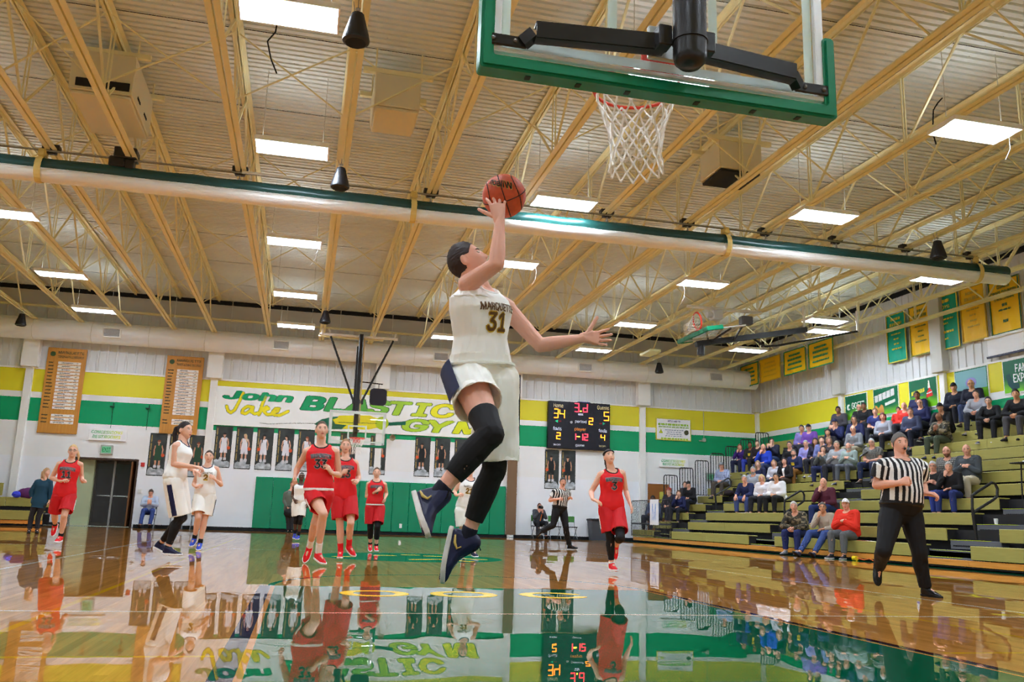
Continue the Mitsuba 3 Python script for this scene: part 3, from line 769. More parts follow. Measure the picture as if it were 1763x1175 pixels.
# ---------------------------------------------------------------- player posters on the end wall
def figure(kit, hair, hand, long_hair, seed):
    r = np.random.default_rng(seed)
    s = hand
    skin = unary_union([Point(0, 1.13).buffer(.052), stroke([(0, 1.1), (0, 1.0)], .05), stroke([(-.105, 1.0), (-.135, .86), (-.125, .7)], .042), stroke([(.105, 1.0), (.145, .86), (.13, .72)], .042),
                        stroke([(-.06, .55), (-.062, .32)], .06), stroke([(.06, .55), (.064, .32)], .06), Point(-.125, .68).buffer(.028), Point(.13, .7).buffer(.028)])
    jersey = unary_union([Polygon([(-.1, 1.03), (-.05, 1.05), (0, 1.0), (.05, 1.05), (.1, 1.03), (.085, .9), (.1, .78), (-.1, .78), (-.085, .9)]), Polygon([(-.1, .79), (.1, .79), (.125, .5), (.015, .5), (0, .6), (-.015, .5), (-.125, .5)])])
    shoes = unary_union([sbox(-.1, .26, -.03, .33).buffer(.012), sbox(.03, .26, .1, .33).buffer(.012)])
    hr = Point(0, 1.15).buffer(.055).intersection(sbox(-.1, 1.14, .1, 1.3))
    if long_hair:
        hr = hr.union(stroke([(s * .045, 1.14), (s * .062, 1.0), (s * .06, .93)], .035))
    ball = Point(s * .16, .68).buffer(.06)
    return dict(figure_skin=skin, figure_kit=jersey, figure_shoes=shoes, figure_hair=hr, figure_ball=ball)
poster_dark = procmat('mat_poster', lambda p, n, uv: mikit.mix((.012, .016, .016), (.05, .06, .06), mikit.fbm(p.x * 5.0, p.z * 4.0, 1.0, 3)), .4, .4)
smoke_m = procmat('mat_poster_smoke', lambda p, n, uv: mikit.mix((.1, .13, .14), (.72, .76, .82), mikit.fbm(p.x * 9.0, p.z * 11.0, 3.0, 4)), .5)
gold_m = mat((150, 128, 74), .5)
def poster(xc, z0, z1, w, lab, kit, hairc, skinc, hand, long_hair, seed, grp):
    t = thing('player_poster', lab, 'poster', grp)
    h, y = z1 - z0, YF - .012
    k = h / 1.45
    obj('sheet', cbx(xc - w / 2, xc + w / 2, y, YF - .002, z0, z1, .003), poster_dark, t)
    r = np.random.default_rng(seed)
    sm = unary_union([Point(xc + r.uniform(-.2, .2) * w / .57, z0 + .12 * k + r.uniform(0, .16) * k * (1 - abs(q - 4) / 6)).buffer(r.uniform(.05, .1)) for q in range(9)] + [sbox(xc - w / 2 + .02, z0 + .03, xc + w / 2 - .02, z0 + .17 * k)])
    obj('smoke_print', wall_far_place(extr(sm.intersection(sbox(xc - w / 2 + .008, z0 + .02, xc + w / 2 - .008, z1)).simplify(.006), .001), 0, 0, y), smoke_m, t)
    for q in range(4):
        obj('gold_print', bx(xc - w * .43, xc - w * .36, y - .002, y, z0 + (.3 + .28 * q) * k, z0 + (.54 + .28 * q) * k), gold_m, t)
    f = figure(kit, hairc, hand, long_hair, seed)
    cols = dict(figure_skin=skinc, figure_kit=kit, figure_shoes=mat((206, 206, 212), .5), figure_hair=hairc, figure_ball=mat((206, 84, 46), .5))
    for n, (nm, poly) in enumerate(f.items()):
        poly = affinity.translate(affinity.scale(poly, k * 1.0, k, origin=(0, 0)), xc + .03 * hand, z0 + .02 * k)
        obj(nm, wall_far_place(extr(poly, .001), 0, 0, y - .002 - .0015 * n), cols[nm], t)
wk, gk, bk = mat((226, 224, 232), .5), mat((40, 74, 52), .5), mat((26, 28, 30), .5)
sk1, sk2 = mat((206, 158, 134), .5), mat((190, 140, 112), .5)
hb, hbl, hred = mat((40, 28, 24), .5), mat((206, 176, 130), .5), mat((126, 66, 40), .5)
LW, LD = 'white-uniform player posters under the banner', 'dark-uniform player posters'
poster(-4.42, 2.12, 3.57, .57, 'dark poster of a white-uniformed player, leftmost under the banner', wk, hb, sk1, 1, False, 1, LW)
poster(-3.72, 2.1, 3.57, .56, 'dark poster of a blonde white-uniformed player, second under the banner', wk, hbl, sk1, 1, True, 2, LW)
poster(-3.01, 2.1, 3.58, .57, 'dark poster of a player holding the ball at her right hip, third under the banner', wk, hb, sk1, -1, True, 3, LW)
poster(-2.3, 2.1, 3.59, .57, 'dark poster of a dark-haired white-uniformed player, fourth under the banner', wk, hb, sk1, 1, True, 4, LW)
poster(-1.58, 2.1, 3.59, .57, 'dark poster of a red-haired player half hidden by number 33', wk, hred, sk1, 1, True, 5, LW)
poster(-.1, 2.1, 3.55, .57, 'dark player poster seen through the left part of the far glass backboard', bk, hb, sk2, -1, False, 6, LW)
poster(1.0, 2.1, 3.52, .58, 'dark player poster right of the far net, half behind the backboard', bk, hb, sk2, 1, False, 7, LW)
poster(2.64, 2.1, 3.55, .57, 'dark poster of a black-uniformed player just right of the far basket', bk, hb, sk2, -1, False, 8, LD)
poster(3.38, 2.1, 3.55, .57, 'dark poster of a black-uniformed player left of the raised knee', bk, hb, sk2, -1, False, 9, LD)
poster(4.12, 2.1, 3.55, .57, 'dark player poster mostly hidden behind the raised black knee', bk, hb, sk2, -1, False, 10, LD)
poster(7.63, 1.84, 3.33, .56, 'dark player poster under the scoreboard, left one', bk, hb, sk2, -1, False, 11, LD)
poster(8.29, 1.84, 3.33, .57, 'dark player poster under the scoreboard, right one', bk, hb, sk2, -1, False, 12, LD)
poster(-6.56, 1.75, 3.21, .56, 'dark poster of a green-uniformed player nearest the doorway', gk, hred, sk2, 1, False, 13, LD)
poster(-5.9, 1.75, 3.2, .58, 'dark player poster hidden behind the tall white-uniformed player', gk, hb, sk2, 1, False, 14, LD)
poster(-5.26, 1.75, 3.2, .57, 'dark poster of a green-uniformed player right of the tall player', gk, hred, sk2, 1, False, 15, LD)

# ---------------------------------------------------------------- record boards
wood_b = procmat('mat_board_wood', lambda p, n, uv: mikit.mix(lin((188, 126, 50)), lin((204, 146, 68)), mikit.fbm(p.x * 30.0, p.z * 1.5, 0.0, 3)), .4, .4)
ink = mat((60, 50, 40), .6)
def record_board(x0, x1, z0, z1, lab, n, gap_at, seed):
    t = thing('record_board', lab, 'record board')
    obj('panel', cbx(x0, x1, YF - .08, YF - .05, z0, z1, .008), wood_b, t)
    y, w = YF - .08, x1 - x0
    r = np.random.default_rng(seed)
    obj('crest', wall_far_place(extr(Point(x0 + .14 * w, z1 - .22).buffer(.085), .004), 0, 0, y), mat((60, 84, 50), .5), t)
    for s, zz, hh in (('MARQUETTE', z1 - .2, .085), ('TRACK & FIELD RECORDS', z1 - .34, .075)):
        obj('heading', wall_far_place(text(s, hh, .003, True, width=w * .66), x0 + .27 * w, zz, y), ink, t)
    z = z1 - .52
    st = (z - z0 - .25) / (n + (1.2 if gap_at else 0))
    for k in range(n):
        if k == gap_at:
            z -= 1.2 * st
        pl = obj('name_plate', cbx(x0 + .3 * w, x1 - .12 * w, y - .012, y, z - .045, z + .045, .004), mat((240, 236, 228), .5), t)
        a = x0 + (.36 + r.uniform(0, .05)) * w
        obj('name_print', bx(a, a + r.uniform(.18, .3) * w, y - .0135, y - .012, z - .012, z + .014), mat((110, 104, 100), .6), pl)
        obj('mark_print', bx(x1 - .24 * w, x1 - .18 * w, y - .0135, y - .012, z - .01, z + .012), mat((110, 104, 100), .6), pl)
        obj('event_print', bx(x0 + .06 * w, x0 + (.16 + r.uniform(0, .06)) * w, y - .002, y, z - .016, z + .018), ink, t)
        z -= st
record_board(-10.42, -9.18, 3.03, 5.96, 'tall wooden record board with white name strips, leftmost on the end wall', 17, 14, 1)
record_board(-6.57, -5.33, 3.21, 5.96, 'tall wooden record board with white name strips, above the tall player', 17, 15, 2)

# ---------------------------------------------------------------- small signs
def strip_sign(x0, x1, z0, z1, lab):
    t = thing('direction_sign', lab, 'sign')
    obj('board', cbx(x0, x1, YF - .08, YF - .0, z0, z1, .01), mat((242, 244, 244), .4), t)
    w, h = x1 - x0, z1 - z0
    word(t, 'letter', 'CONCESSIONS', x0 + .06 * w, z1 - .43 * h, .82 * w, .1, .2, lambda q: mat(grad(q), .45), YF - .08, .003)
    word(t, 'letter', 'RESTROOMS', x0 + .1 * w, z1 - .8 * h, .74 * w, .1, .2, lambda q: mat(grad(q), .45), YF - .08, .003)
strip_sign(-8.8, -7.59, 2.86, 3.28, 'white concessions and restrooms sign above the open doorway')
strip_sign(12.02, 13.25, 2.86, 3.22, 'white concessions and restrooms sign left of the bleacher railings')
for x, z, lab in ((-8.18, 2.56, 'green exit sign above the open doorway'), (14.2, 2.56, 'green exit sign behind the bleacher end railings')):
    t = thing('exit_sign', lab, 'exit sign')
    obj('case', cbx(x - .2, x + .2, YF - .09, YF, z - .16, z + .16, .01), mat((170, 176, 170), .4), t)
    obj('face', bx(x - .15, x + .15, YF - .094, YF - .09, z - .11, z + .11), mat((120, 206, 160), .4), t)
    obj('lettering', wall_far_place(text('EXIT', .13, .003, True, width=.25), x - .125, z - .065, YF - .094), mat((20, 130, 70), .4), t)
t = thing('welcome_sign', 'white welcome sign with a yellow edge right of the scoreboard', 'sign')
obj('board', cbx(11.88, 13.39, YF - .05, YF, 3.93, 4.81, .01), mat((206, 200, 90), .5), t)
obj('face', bx(11.92, 13.35, YF - .053, YF - .05, 3.97, 4.77), mat((238, 238, 240), .45), t)
obj('lettering', wall_far_place(text('WELCOME TO', .07, .003, True, width=.55), 12.37, 4.66, YF - .053), mat((90, 80, 120), .5), t)
for z, a, b, c, h in ((4.56, 11.97, 13.27, (150, 190, 60), .08), (4.46, 12.0, 13.3, (150, 180, 110), .05), (4.34, 12.27, 13.05, (130, 140, 160), .03), (4.26, 12.36, 12.95, (130, 140, 160), .03), (4.18, 12.33, 12.98, (130, 140, 160), .03), (4.1, 12.27, 13.02, (130, 140, 160), .03), (4.0, 12.1, 13.25, (170, 200, 60), .07)):
    x = a
    r = np.random.default_rng(int(z * 100))
    ms = []
    while x < b:
        l = r.uniform(.06, .16)
        ms.append(bx(x, min(b, x + l), YF - .0555, YF - .053, z - h / 2, z + h / 2)); x += l + .03
    key = obj('print_line', cat(ms), mat(c, .5), t)
    labels[key] = {'kind': 'stuff'}
obj('emblem', wall_far_place(extr(Polygon([(12.0, 4.2), (12.18, 4.2), (12.09, 4.38)]), .003), 0, 0, YF - .053), mat((190, 200, 40), .5), t)
obj('emblem', wall_far_place(extr(Point(13.18, 4.27).buffer(.1), .003), 0, 0, YF - .053), mat((70, 74, 50), .5), t)
for x, z, m, lab in ((-6.98, 2.11, (196, 60, 60), 'small red fire alarm on the wall right of the doorway'), (-6.97, 1.21, (226, 226, 224), 'small white thermostat on the wall above the seated man')):
    tag(obj('fire_alarm' if z > 2 else 'thermostat', cat([cbx(x - .06, x + .06, YF - .05, YF, z - .07, z + .07, .008), cbx(x - .035, x + .035, YF - .06, YF - .05, z - .04, z + .02, .004)]), mat(m, .4)), lab, 'fire alarm' if z > 2 else 'thermostat')
for x, lab in ((-8.15, 'dark wall bracket on the green band, nearer the left record board'), (-7.0, 'dark wall bracket on the green band, nearer the right record board')):
    tag(obj('wall_bracket', cat([cbx(x - .08, x + .04, YF - .14, YF, 4.02, 4.06, .005), cbx(x + .02, x + .05, YF - .16, YF - .12, 4.0, 4.16, .005), rod((x, YF - .012, 4.02), (x, YF - .012, 3.3), .008, 5)]), mat((20, 70, 54), .5)), lab, 'bracket')
hn = thing('horn_speaker', 'small beige horn speaker under the banner right of the far basket', 'horn speaker')
h = lathe([(0, 0), (.03, 0), (.04, .06), (.11, .16), (.105, .165), (.03, .07), (0, .07)], 20)
h.apply_transform(trimesh.transformations.rotation_matrix(math.pi / 2, (1, 0, 0))); h.apply_translation((1.48, YF - .06, 3.45))
obj('horn', h, mat((150, 138, 112), .5), hn, 40)
obj('mount', cbx(1.45, 1.51, YF - .07, YF, 3.52, 3.6, .005), mat((150, 138, 112), .5), hn)
tag(obj('wall_conduit', cat([rod((13.95, YF - .03, 5.2), (13.95, YF - .03, 4.05), .012, 6), cbx(13.88, 14.02, YF - .08, YF, 3.95, 4.08, .01), cbx(13.72, 13.86, YF - .1, YF - .04, 3.96, 4.0, .006)]), mat((170, 180, 172), .4, .3)), 'thin conduit and switch box on the end wall right of the welcome sign', 'conduit')

# ---------------------------------------------------------------- scoreboard
sb = thing('scoreboard', 'black electronic scoreboard showing 34 to 5 in glowing digits', 'scoreboard')
SX0, SX1, SZ0, SZ1 = 7.4, 9.9, 3.38, 5.2
obj('cabinet', cbx(SX0, SX1, YF - .2, YF, SZ0, SZ1, .01), mat((26, 26, 36), .45), sb)
def S(x, y):
    v = y - (118 + 67 * (x - 140) / 1105)
    return SX0 + (x - 130) / 1115 * 2.5, SZ1 - v / 868 * 1.82
SEG = {'0': 'abcdef', '1': 'bc', '2': 'abged', '3': 'abgcd', '4': 'fgbc', '5': 'afgcd', 'd': 'bcdeg', '-': 'g'}
def seven(ch, x0, y0, x1, y1):
    (X0, Z1), (X1, Z0) = S(x0, y0), S(x1, y1)
    w, h, s = X1 - X0, Z1 - Z0, .045
    P = {'a': ((0, h), (w, h)), 'b': ((w, h), (w, h / 2)), 'c': ((w, h / 2), (w, 0)), 'd': ((0, 0), (w, 0)), 'e': ((0, 0), (0, h / 2)), 'f': ((0, h / 2), (0, h)), 'g': ((0, h / 2), (w, h / 2))}
    ms = []
    for c in SEG[ch]:
        (a, b), (c_, d) = P[c]
        L = LineString([(a, b), (c_, d)])
        ms.append(LineString([L.interpolate(.08, True), L.interpolate(.92, True)]).buffer(s / 2, cap_style=3))
    return affinity.translate(unary_union(ms), X0, Z0)
def glow(name, polys, colour):
    m = wall_far_place(extr(unary_union(polys), .006), 0, 0, YF - .2)
    obj(name, m, 'mat_lens_dark', sb, emitter={'type': 'area', 'radiance': {'type': 'rgb', 'value': colour}})
scene['mat_lens_dark'] = {'type': 'diffuse', 'reflectance': {'type': 'rgb', 'value': (.1, .05, .03)}}
AMB, RED = (1.15, .22, .012), (1.0, .022, .05)
glow('home_score', [seven('3', 232, 275, 300, 435), seven('4', 330, 290, 415, 440)], AMB)
glow('guest_score', [seven('5', 1135, 330, 1218, 490)], AMB)
glow('clock_digits', [seven('3', 600, 170, 672, 325), seven('d', 752, 185, 825, 332)], RED)
glow('clock_point', [affinity.translate(sbox(-.03, -.03, .03, .03), *S(708, 316))], (1.2, .8, .05))
glow('period_digit', [seven('2', 862, 445, 925, 562)], AMB)
glow('home_fouls', [seven('2', 282, 712, 345, 826)], AMB)
glow('guest_fouls', [seven('4', 1082, 758, 1148, 856)], AMB)
glow('player_digits', [seven('1', 600, 735, 622, 838), seven('1', 728, 742, 750, 850), seven('2', 782, 740, 838, 852)], RED)
glow('player_dash', [seven('-', 645, 765, 690, 805)], (1.2, .8, .05))
def caption(s, x0, y0, x1, hgt, c):
    X0, Z0 = S(x0, y0)
    X1, _ = S(x1, y0)
    obj('caption', wall_far_place(text(s, hgt, .004, True, width=X1 - X0), X0, Z0, YF - .2), mat(c, .5), sb)
caption('Home', 215, 238, 390, .15, (200, 186, 150)); caption('Guests', 1005, 280, 1222, .15, (196, 178, 130))
caption('period', 606, 526, 815, .11, (214, 220, 244)); caption('fouls', 214, 660, 366, .13, (214, 220, 244)); caption('fouls', 1036, 704, 1186, .13, (214, 220, 244))
caption('player', 600, 668, 806, .11, (232, 140, 60)); caption('won', 226, 942, 354, .09, (220, 224, 246)); caption('game', 620, 960, 780, .09, (220, 224, 246)); caption('won', 1044, 978, 1164, .09, (170, 158, 120))
(a, b), (c, d) = S(660, 355), S(752, 398)
obj('time_plate', bx(a, c, YF - .206, YF - .2, d, b), mat((206, 206, 232), .5), sb)
obj('speaker_cap', wall_far_place(extr(affinity.translate(Point(0, 0).buffer(.05), *S(540, 522)), .01), 0, 0, YF - .2), mat((170, 170, 176), .4), sb)
obj('possession_arrow', wall_far_place(extr(affinity.translate(Polygon([(-.07, 0), (.05, .06), (.05, -.06)]), *S(275, 497)), .005), 0, 0, YF - .2), mat((40, 220, 160), .4), sb)
obj('possession_arrow', wall_far_place(extr(affinity.translate(Polygon([(.06, 0), (-.05, .06), (-.05, -.06)]), *S(1134, 548)), .005), 0, 0, YF - .2), mat((20, 160, 120), .4), sb)
for x, y in ((335, 500), (1075, 545)):
    obj('bonus_mark', wall_far_place(extr(affinity.translate(sbox(-.06, -.035, .06, .035), *S(x, y)), .004), 0, 0, YF - .2), mat((110, 26, 36), .5), sb)
obj('mount_bar', cat([cbx(8.6, 9.1, YF - .16, YF, 5.2, 5.24, .01)]), mat((50, 56, 110), .4), sb)

# ---------------------------------------------------------------- banners and posters on the right wall
def cloth(w, h, seed, amp=.012):
    r = np.random.default_rng(seed)
    n, m_ = 26, 18
    u, v = np.meshgrid(np.linspace(0, w, n), np.linspace(0, h, m_))
    z = amp * np.sin(u / w * 9 + r.uniform(0, 6)) * (1 - v / h * .6) + amp * .7 * np.sin(u / w * 17 + v * 3 + r.uniform(0, 6))
    P = np.stack([u, v, z], -1).reshape(-1, 3)
    i, j = np.meshgrid(np.arange(m_ - 1), np.arange(n - 1), indexing='ij')
    a = (i * n + j).ravel()
    f = np.vstack([np.stack([a, a + 1, a + n + 1], 1), np.stack([a, a + n + 1, a + n], 1)])
    return trimesh.Trimesh(P, f, process=False)
yel, grn = mat((236, 188, 14), .5), mat((14, 150, 120), .5)
def hanging(y1, y0, z0, z1, col, ink_c, lines, lab, seed, grp, XB=XR - .1):
    t = thing('sports_banner', lab, 'banner', grp)
    w, h = y1 - y0, z1 - z0
    obj('cloth', wall_right_place(cloth(w, h, seed), y1, z0, XB), col, t, True)
    e = cloth(w, h, seed)
    bo = cat([bx(0, w, 0, .035, .01, .03), bx(0, w, h - .03, h, .01, .03), bx(0, .03, 0, h, .01, .03), bx(w - .03, w, 0, h, .01, .03)])
    obj('border', wall_right_place(bo, y1, z0, XB), ink_c, t)
    obj('top_rod', wall_right_place(rod((-.03, h, 0), (w + .03, h, 0), .018, 6), y1, z0, XB), mat((150, 150, 140), .4, .4), t)
    if XB < XR - .5:
        for yy in (y1 - .1, y0 + .1):
            obj('cord', rod((XB, yy, z1 - .01), (XB, yy, ZD + .02), .008, 5), mat((170, 166, 150), .5), t)
    r = np.random.default_rng(seed)
    for fz, fw, fh, s in lines:
        if s:
            m = text(s, fh * h, .004, True, width=fw * w)
            m.apply_translation((w * (1 - fw) / 2, fz * h, .024))
            obj('lettering', wall_right_place(m, y1, z0, XB), ink_c, t)
        else:
            x, ms = (1 - fw) / 2 * w, []
            while x < (1 + fw) / 2 * w:
                l = r.uniform(.05, .14)
                ms.append(bx(x, min(x + l, (1 + fw) / 2 * w), fz * h, (fz + fh) * h, .024, .028)); x += l + .025
            key = obj('print_line', wall_right_place(cat(ms), y1, z0, XB), ink_c, t)
            labels[key] = {'kind': 'stuff'}
B4 = 'yellow banners by the far corner'
L4 = [(.74, .5, .08, ''), (.56, .62, .09, ''), (.38, .6, .08, ''), (.2, .66, .06, '')]
for k, (a, b) in enumerate(((29.4, 27.98), (27.82, 26.33), (26.07, 24.6), (24.43, 22.94))):
    hanging(a, b, 6.2, 7.1, yel, mat((34, 128, 84), .5) if k != 1 else mat((210, 170, 40), .5), L4, f'square yellow banner high on the side wall, {["nearest the corner", "second from the corner", "third from the corner", "fourth from the corner"][k]}', 20 + k, B4, 15.6)
LG = [(.86, .5, .05, ''), (.75, .62, .06, ''), (.66, .8, .05, ''), (.56, .5, .03, ''), (.46, .26, .03, ''), (.36, .26, .03, ''), (.26, .5, .03, '')]
hanging(20.99, 20.08, 5.86, 7.42, grn, mat((196, 180, 60), .5), LG, 'tall green banner, leftmost of the five large ones on the side wall', 31, 'tall banners on the side wall')
hanging(19.9, 18.93, 5.89, 7.44, yel, mat((120, 120, 40), .5), LG, 'tall yellow banner beside the leftmost green one on the side wall', 32, 'tall banners on the side wall')
hanging(18.87, 17.84, 5.86, 7.47, grn, mat((216, 196, 60), .5), [(.86, .4, .06, ''), (.75, .4, .06, 'BOYS'), (.64, .84, .055, 'BASKETBALL'), (.54, .6, .03, ''), (.46, .2, .03, ''), (.3, .6, .04, ''), (.18, .16, .03, '')], 'tall green basketball banner, middle of the five large ones', 33, 'tall banners on the side wall')
hanging(17.74, 16.81, 5.9, 7.47, yel, mat((190, 160, 50), .5), LG, 'tall yellow banner with faint print right of the green basketball one', 34, 'tall banners on the side wall')
hanging(16.66, 15.63, 5.9, 7.38, yel, mat((60, 96, 60), .5), [(.84, .42, .07, 'GIRLS'), (.72, .86, .07, 'CROSS COUNTRY'), (.62, .66, .04, 'STATE CHAMPS'), (.5, .16, .05, ''), (.42, .4, .03, ''), (.2, .16, .05, '')], 'tall yellow cross country banner, rightmost of the five large ones', 35, 'tall banners on the side wall')
sc_ = thing('projection_screen', 'rolled down white projection screen with a black foot bar on the side wall', 'projection screen')
obj('screen', bx(XR - .16, XR - .15, 13.0, 16.8, 5.36, 5.84), mat((236, 236, 240), .6), sc_)
obj('foot_bar', bx(XR - .18, XR - .13, 12.98, 16.84, 5.31, 5.36), mat((30, 30, 60), .4), sc_)
obj('case', cbx(XR - .24, XR - .08, 12.98, 16.83, 5.82, 5.88, .01), mat((230, 230, 230), .4), sc_)

ad_bg = procmat('mat_advert', lambda p, n, uv: mikit.mix(lin((120, 196, 30)), lin((8, 96, 62)), mikit.smoothstep(0.1, 0.5, (p.z - 4.25) / 0.95 - 0.12 * dr.sin(p.y * 2.3))), .4)
def advert(y1, y0, z0, z1, lab):
    t = thing('sponsor_poster', lab, 'poster')
    obj('frame', bx(XR - .03, XR, y0 - .03, y1 + .03, z0 - .03, z1 + .03), mat((226, 226, 222), .5), t)
    obj('sheet', bx(XR - .036, XR - .03, y0, y1, z0, z1), ad_bg, t)
    return t
def on_ad(t, name, poly, y1, c, d=.004, off=.036):
    obj(name, wall_right_place(extr(poly, d), y1, .17, XR - off), mat(c, .5), t)
t = advert(23.46, 22.31, 4.32, 5.13, 'green sponsor poster reading GOETZ on the side wall')
obj('lettering', wall_right_place(text('GOETZ', .2, .004, True, width=.68), 23.46 - .35, 4.68, XR - .036), mat((226, 232, 226), .5), t)
on_ad(t, 'logo', affinity.translate(Point(0, 0).buffer(.1).difference(Point(.05, 0).buffer(.055)), .18, 4.58), 23.46, (226, 232, 226))
on_ad(t, 'print_line', sbox(.55, 4.42, 1.0, 4.45), 23.46, (200, 220, 200))
t = advert(21.92, 20.74, 4.32, 5.16, 'green sponsor poster with slanted white lettering and a brown building')
on_ad(t, 'lettering', unary_union([Polygon([(.05 + .2 * k, 4.56 + .03 * k), (.22 + .2 * k, 4.58 + .03 * k), (.22 + .2 * k, 4.8 + .03 * k), (.05 + .2 * k, 4.78 + .03 * k)]) for k in range(5)]), 21.92, (226, 226, 226))
on_ad(t, 'print_line', Polygon([(.55, 4.4), (1.05, 4.48), (1.05, 4.58), (.55, 4.5)]), 21.92, (210, 216, 210))
on_ad(t, 'building', Polygon([(.05, 4.2), (.05, 4.48), (.15, 4.44), (.22, 4.35), (.35, 4.48), (.45, 4.44), (.5, 4.2)]), 21.92, (196, 140, 70))
t = advert(20.19, 19.01, 4.32, 5.18, 'green sponsor poster with a red and white pile at its right')
on_ad(t, 'lettering', unary_union([Polygon([(.08 + .1 * k, 4.55 + .012 * k), (.16 + .1 * k, 4.56 + .012 * k), (.17 + .1 * k, 4.68 + .012 * k), (.09 + .1 * k, 4.67 + .012 * k)]) for k in range(6)]), 20.19, (206, 196, 60))
on_ad(t, 'print_line', sbox(.1, 4.52, .6, 4.54), 20.19, (70, 60, 150))
on_ad(t, 'red_pile', Polygon([(.72, 4.42), (1.02, 4.46), (.98, 4.62), (.93, 4.66), (.88, 4.8), (.84, 4.66), (.78, 4.6)]), 20.19, (206, 50, 44))
on_ad(t, 'white_cap', Polygon([(.82, 4.7), (.93, 4.71), (.89, 4.93), (.86, 4.93)]), 20.19, (232, 228, 216), off=.041)
on_ad(t, 'white_band', Polygon([(.76, 4.53), (1.0, 4.56), (1.0, 4.59), (.76, 4.56)]), 20.19, (226, 226, 226), off=.041)
t = advert(18.24, 17.04, 4.32, 5.18, 'pale blue green sponsor poster with a violet ring, behind two seated men')
obj('pale_print', wall_right_place(extr(sbox(.01, 4.6, 1.18, 5.15), .002), 18.24, 0, XR - .036), mat((120, 170, 176), .5), t)
on_ad(t, 'violet_ring', affinity.translate(affinity.scale(Point(0, 0).buffer(.2), 1, .7).difference(affinity.scale(Point(0, 0).buffer(.1), 1, .7)), .6, 4.62), 18.24, (140, 130, 190), off=.04)
t = advert(16.47, 15.2, 4.32, 5.17, 'dark green sponsor poster reading FAMILY EXPRESS at the right edge')
obj('lettering', wall_right_place(text('FAMILY', .2, .004, True, width=.74), 16.47 - .4, 4.84, XR - .036), mat((226, 226, 232), .5), t)
obj('lettering', wall_right_place(text('EXPRESS', .22, .004, True, width=.84), 16.47 - .32, 4.57, XR - .036), mat((226, 226, 232), .5), t)
on_ad(t, 'dark_swirl', Polygon([(.08, 4.62), (.2, 4.66), (.32, 4.4), (.5, 4.36), (.5, 4.24), (.28, 4.2), (.14, 4.36)]), 16.47, (16, 70, 74))
# ---------------------------------------------------------------- bleachers along the right wall
ROWX = [10.5, 11.16, 11.82, 12.48, 13.14, 13.56, 13.98, 14.4, 14.82, 15.24, 15.66, 16.08]
ROWZ = [0.43, 0.755, 1.08, 1.41, 1.735, 2.05, 2.36, 2.67, 2.98, 3.29, 3.60, 3.91]
RX, RZ0, NROW = 10.5, 0.43, 12
olive = procmat('mat_bench', lambda p, n, uv: mikit.mix(lin((152, 144, 74)), lin((166, 158, 86)), mikit.fbm(p.y * 3.0, p.z * 60.0, p.x * 3.0, 3)), .45, .35)
deck_m, riser_m = mat((96, 98, 104), .6), mat((34, 34, 38), .5)
nosing_m = mat((196, 206, 40), .5)
rail_wood = procmat('mat_toe_rail', lambda p, n, uv: mikit.mix(lin((206, 128, 44)), lin((232, 160, 74)), mikit.fbm(p.y * 2.0, p.z * 50.0, 0.0, 3)), .4, .4)
# bench sections between the aisles, as (y low, y high); the aisles lie between them
SECT = [(26.45, 28.45), (19.72, 25.05), (12.8, 18.35), (6.1, 11.42), (-0.6, 4.7)]
AISLE = [(25.05, 26.45), (18.35, 19.72), (11.42, 12.8), (4.7, 6.1)]
Y0B, Y1B = -0.6, 28.45
st = thing('bleachers', 'long olive bleachers with dark aisles along the right wall', 'bleachers')
def rowx(i): return ROWX[i]
def seatz(i): return ROWZ[i]
for i in range(NROW):
    x, z = rowx(i), seatz(i)
    if i:
        obj('foot_deck', cbx(ROWX[i - 1] + .27, min(x + .36, XR - .02), Y0B, Y1B, z - RZ0 - .03, z - RZ0, .004), deck_m, st)
        obj('riser', bx(x + .24, x + .26, Y0B, Y1B, z - RZ0 - .26, z - .03), riser_m, st)
    else:
        obj('riser', bx(x + .1, x + .12, Y0B, Y1B, .1, z - .26), riser_m, st)
    obj('gap_shade', bx(x + .04, x + .08, Y0B, Y1B, z - RZ0 + (.02 if i == 0 else -.12), z - RZ0 + .1 if i == 0 else z - RZ0 - .03), mat((14, 14, 16), .6), st)  # near-black bar stands in for the shade of the open gap
    for a, b in SECT:
        n = 1 if b - a < 3 else (2 if b - a < 5.5 else 2)
        for q in range(n):
            ya, yb = a + (b - a) * q / n, a + (b - a) * (q + 1) / n
            shape = cat([cbx(x, x + .03, ya + .002, yb - .002, z - .25, z - .004, .008), cbx(x, x + (.29 if i < 5 else .25), ya + .002, yb - .002, z - .03, z, .008)])
            key = obj('bench_seat', shape, 'mat_bench', st)
            if q == 0:
                obj('end_cap', bx(x + .03, x + .24, ya + .003, ya + .012, z - .24, z - .03), riser_m, key)
    for a, b in AISLE:
        s = obj('aisle_step', cbx(x + .06, x + .24, a + .02, b - .02, z - RZ0 + .02, z - RZ0 + .2, .008), deck_m, st)
        obj('nosing', bx(x + .055, x + .1, a + .3, b - .02, z - RZ0 + .196, z - RZ0 + .204), nosing_m, s)
        obj('step_slot', bx(x + .054, x + .06, a + .1, b - .1, z - RZ0 + .07, z - RZ0 + .1), riser_m, s)
        if i:
            obj('deck_nosing', bx(ROWX[i - 1] + .265, ROWX[i - 1] + .3, a + .02, b - .02, z - RZ0 - .004, z - RZ0 + .003), nosing_m, st)
for a, b in zip(np.linspace(Y0B, Y1B, 13)[:-1], np.linspace(Y0B, Y1B, 13)[1:]):
    obj('toe_rail', cbx(RX + .02, RX + .05, a + .003, b - .003, .05, .165, .006), rail_wood, st)
obj('skirt', bx(RX + .2, RX + .22, Y0B, Y1B, 0.0, .1), mat((10, 10, 12), .6), st)  # near-black strip stands in for the shadow beneath the toe rail
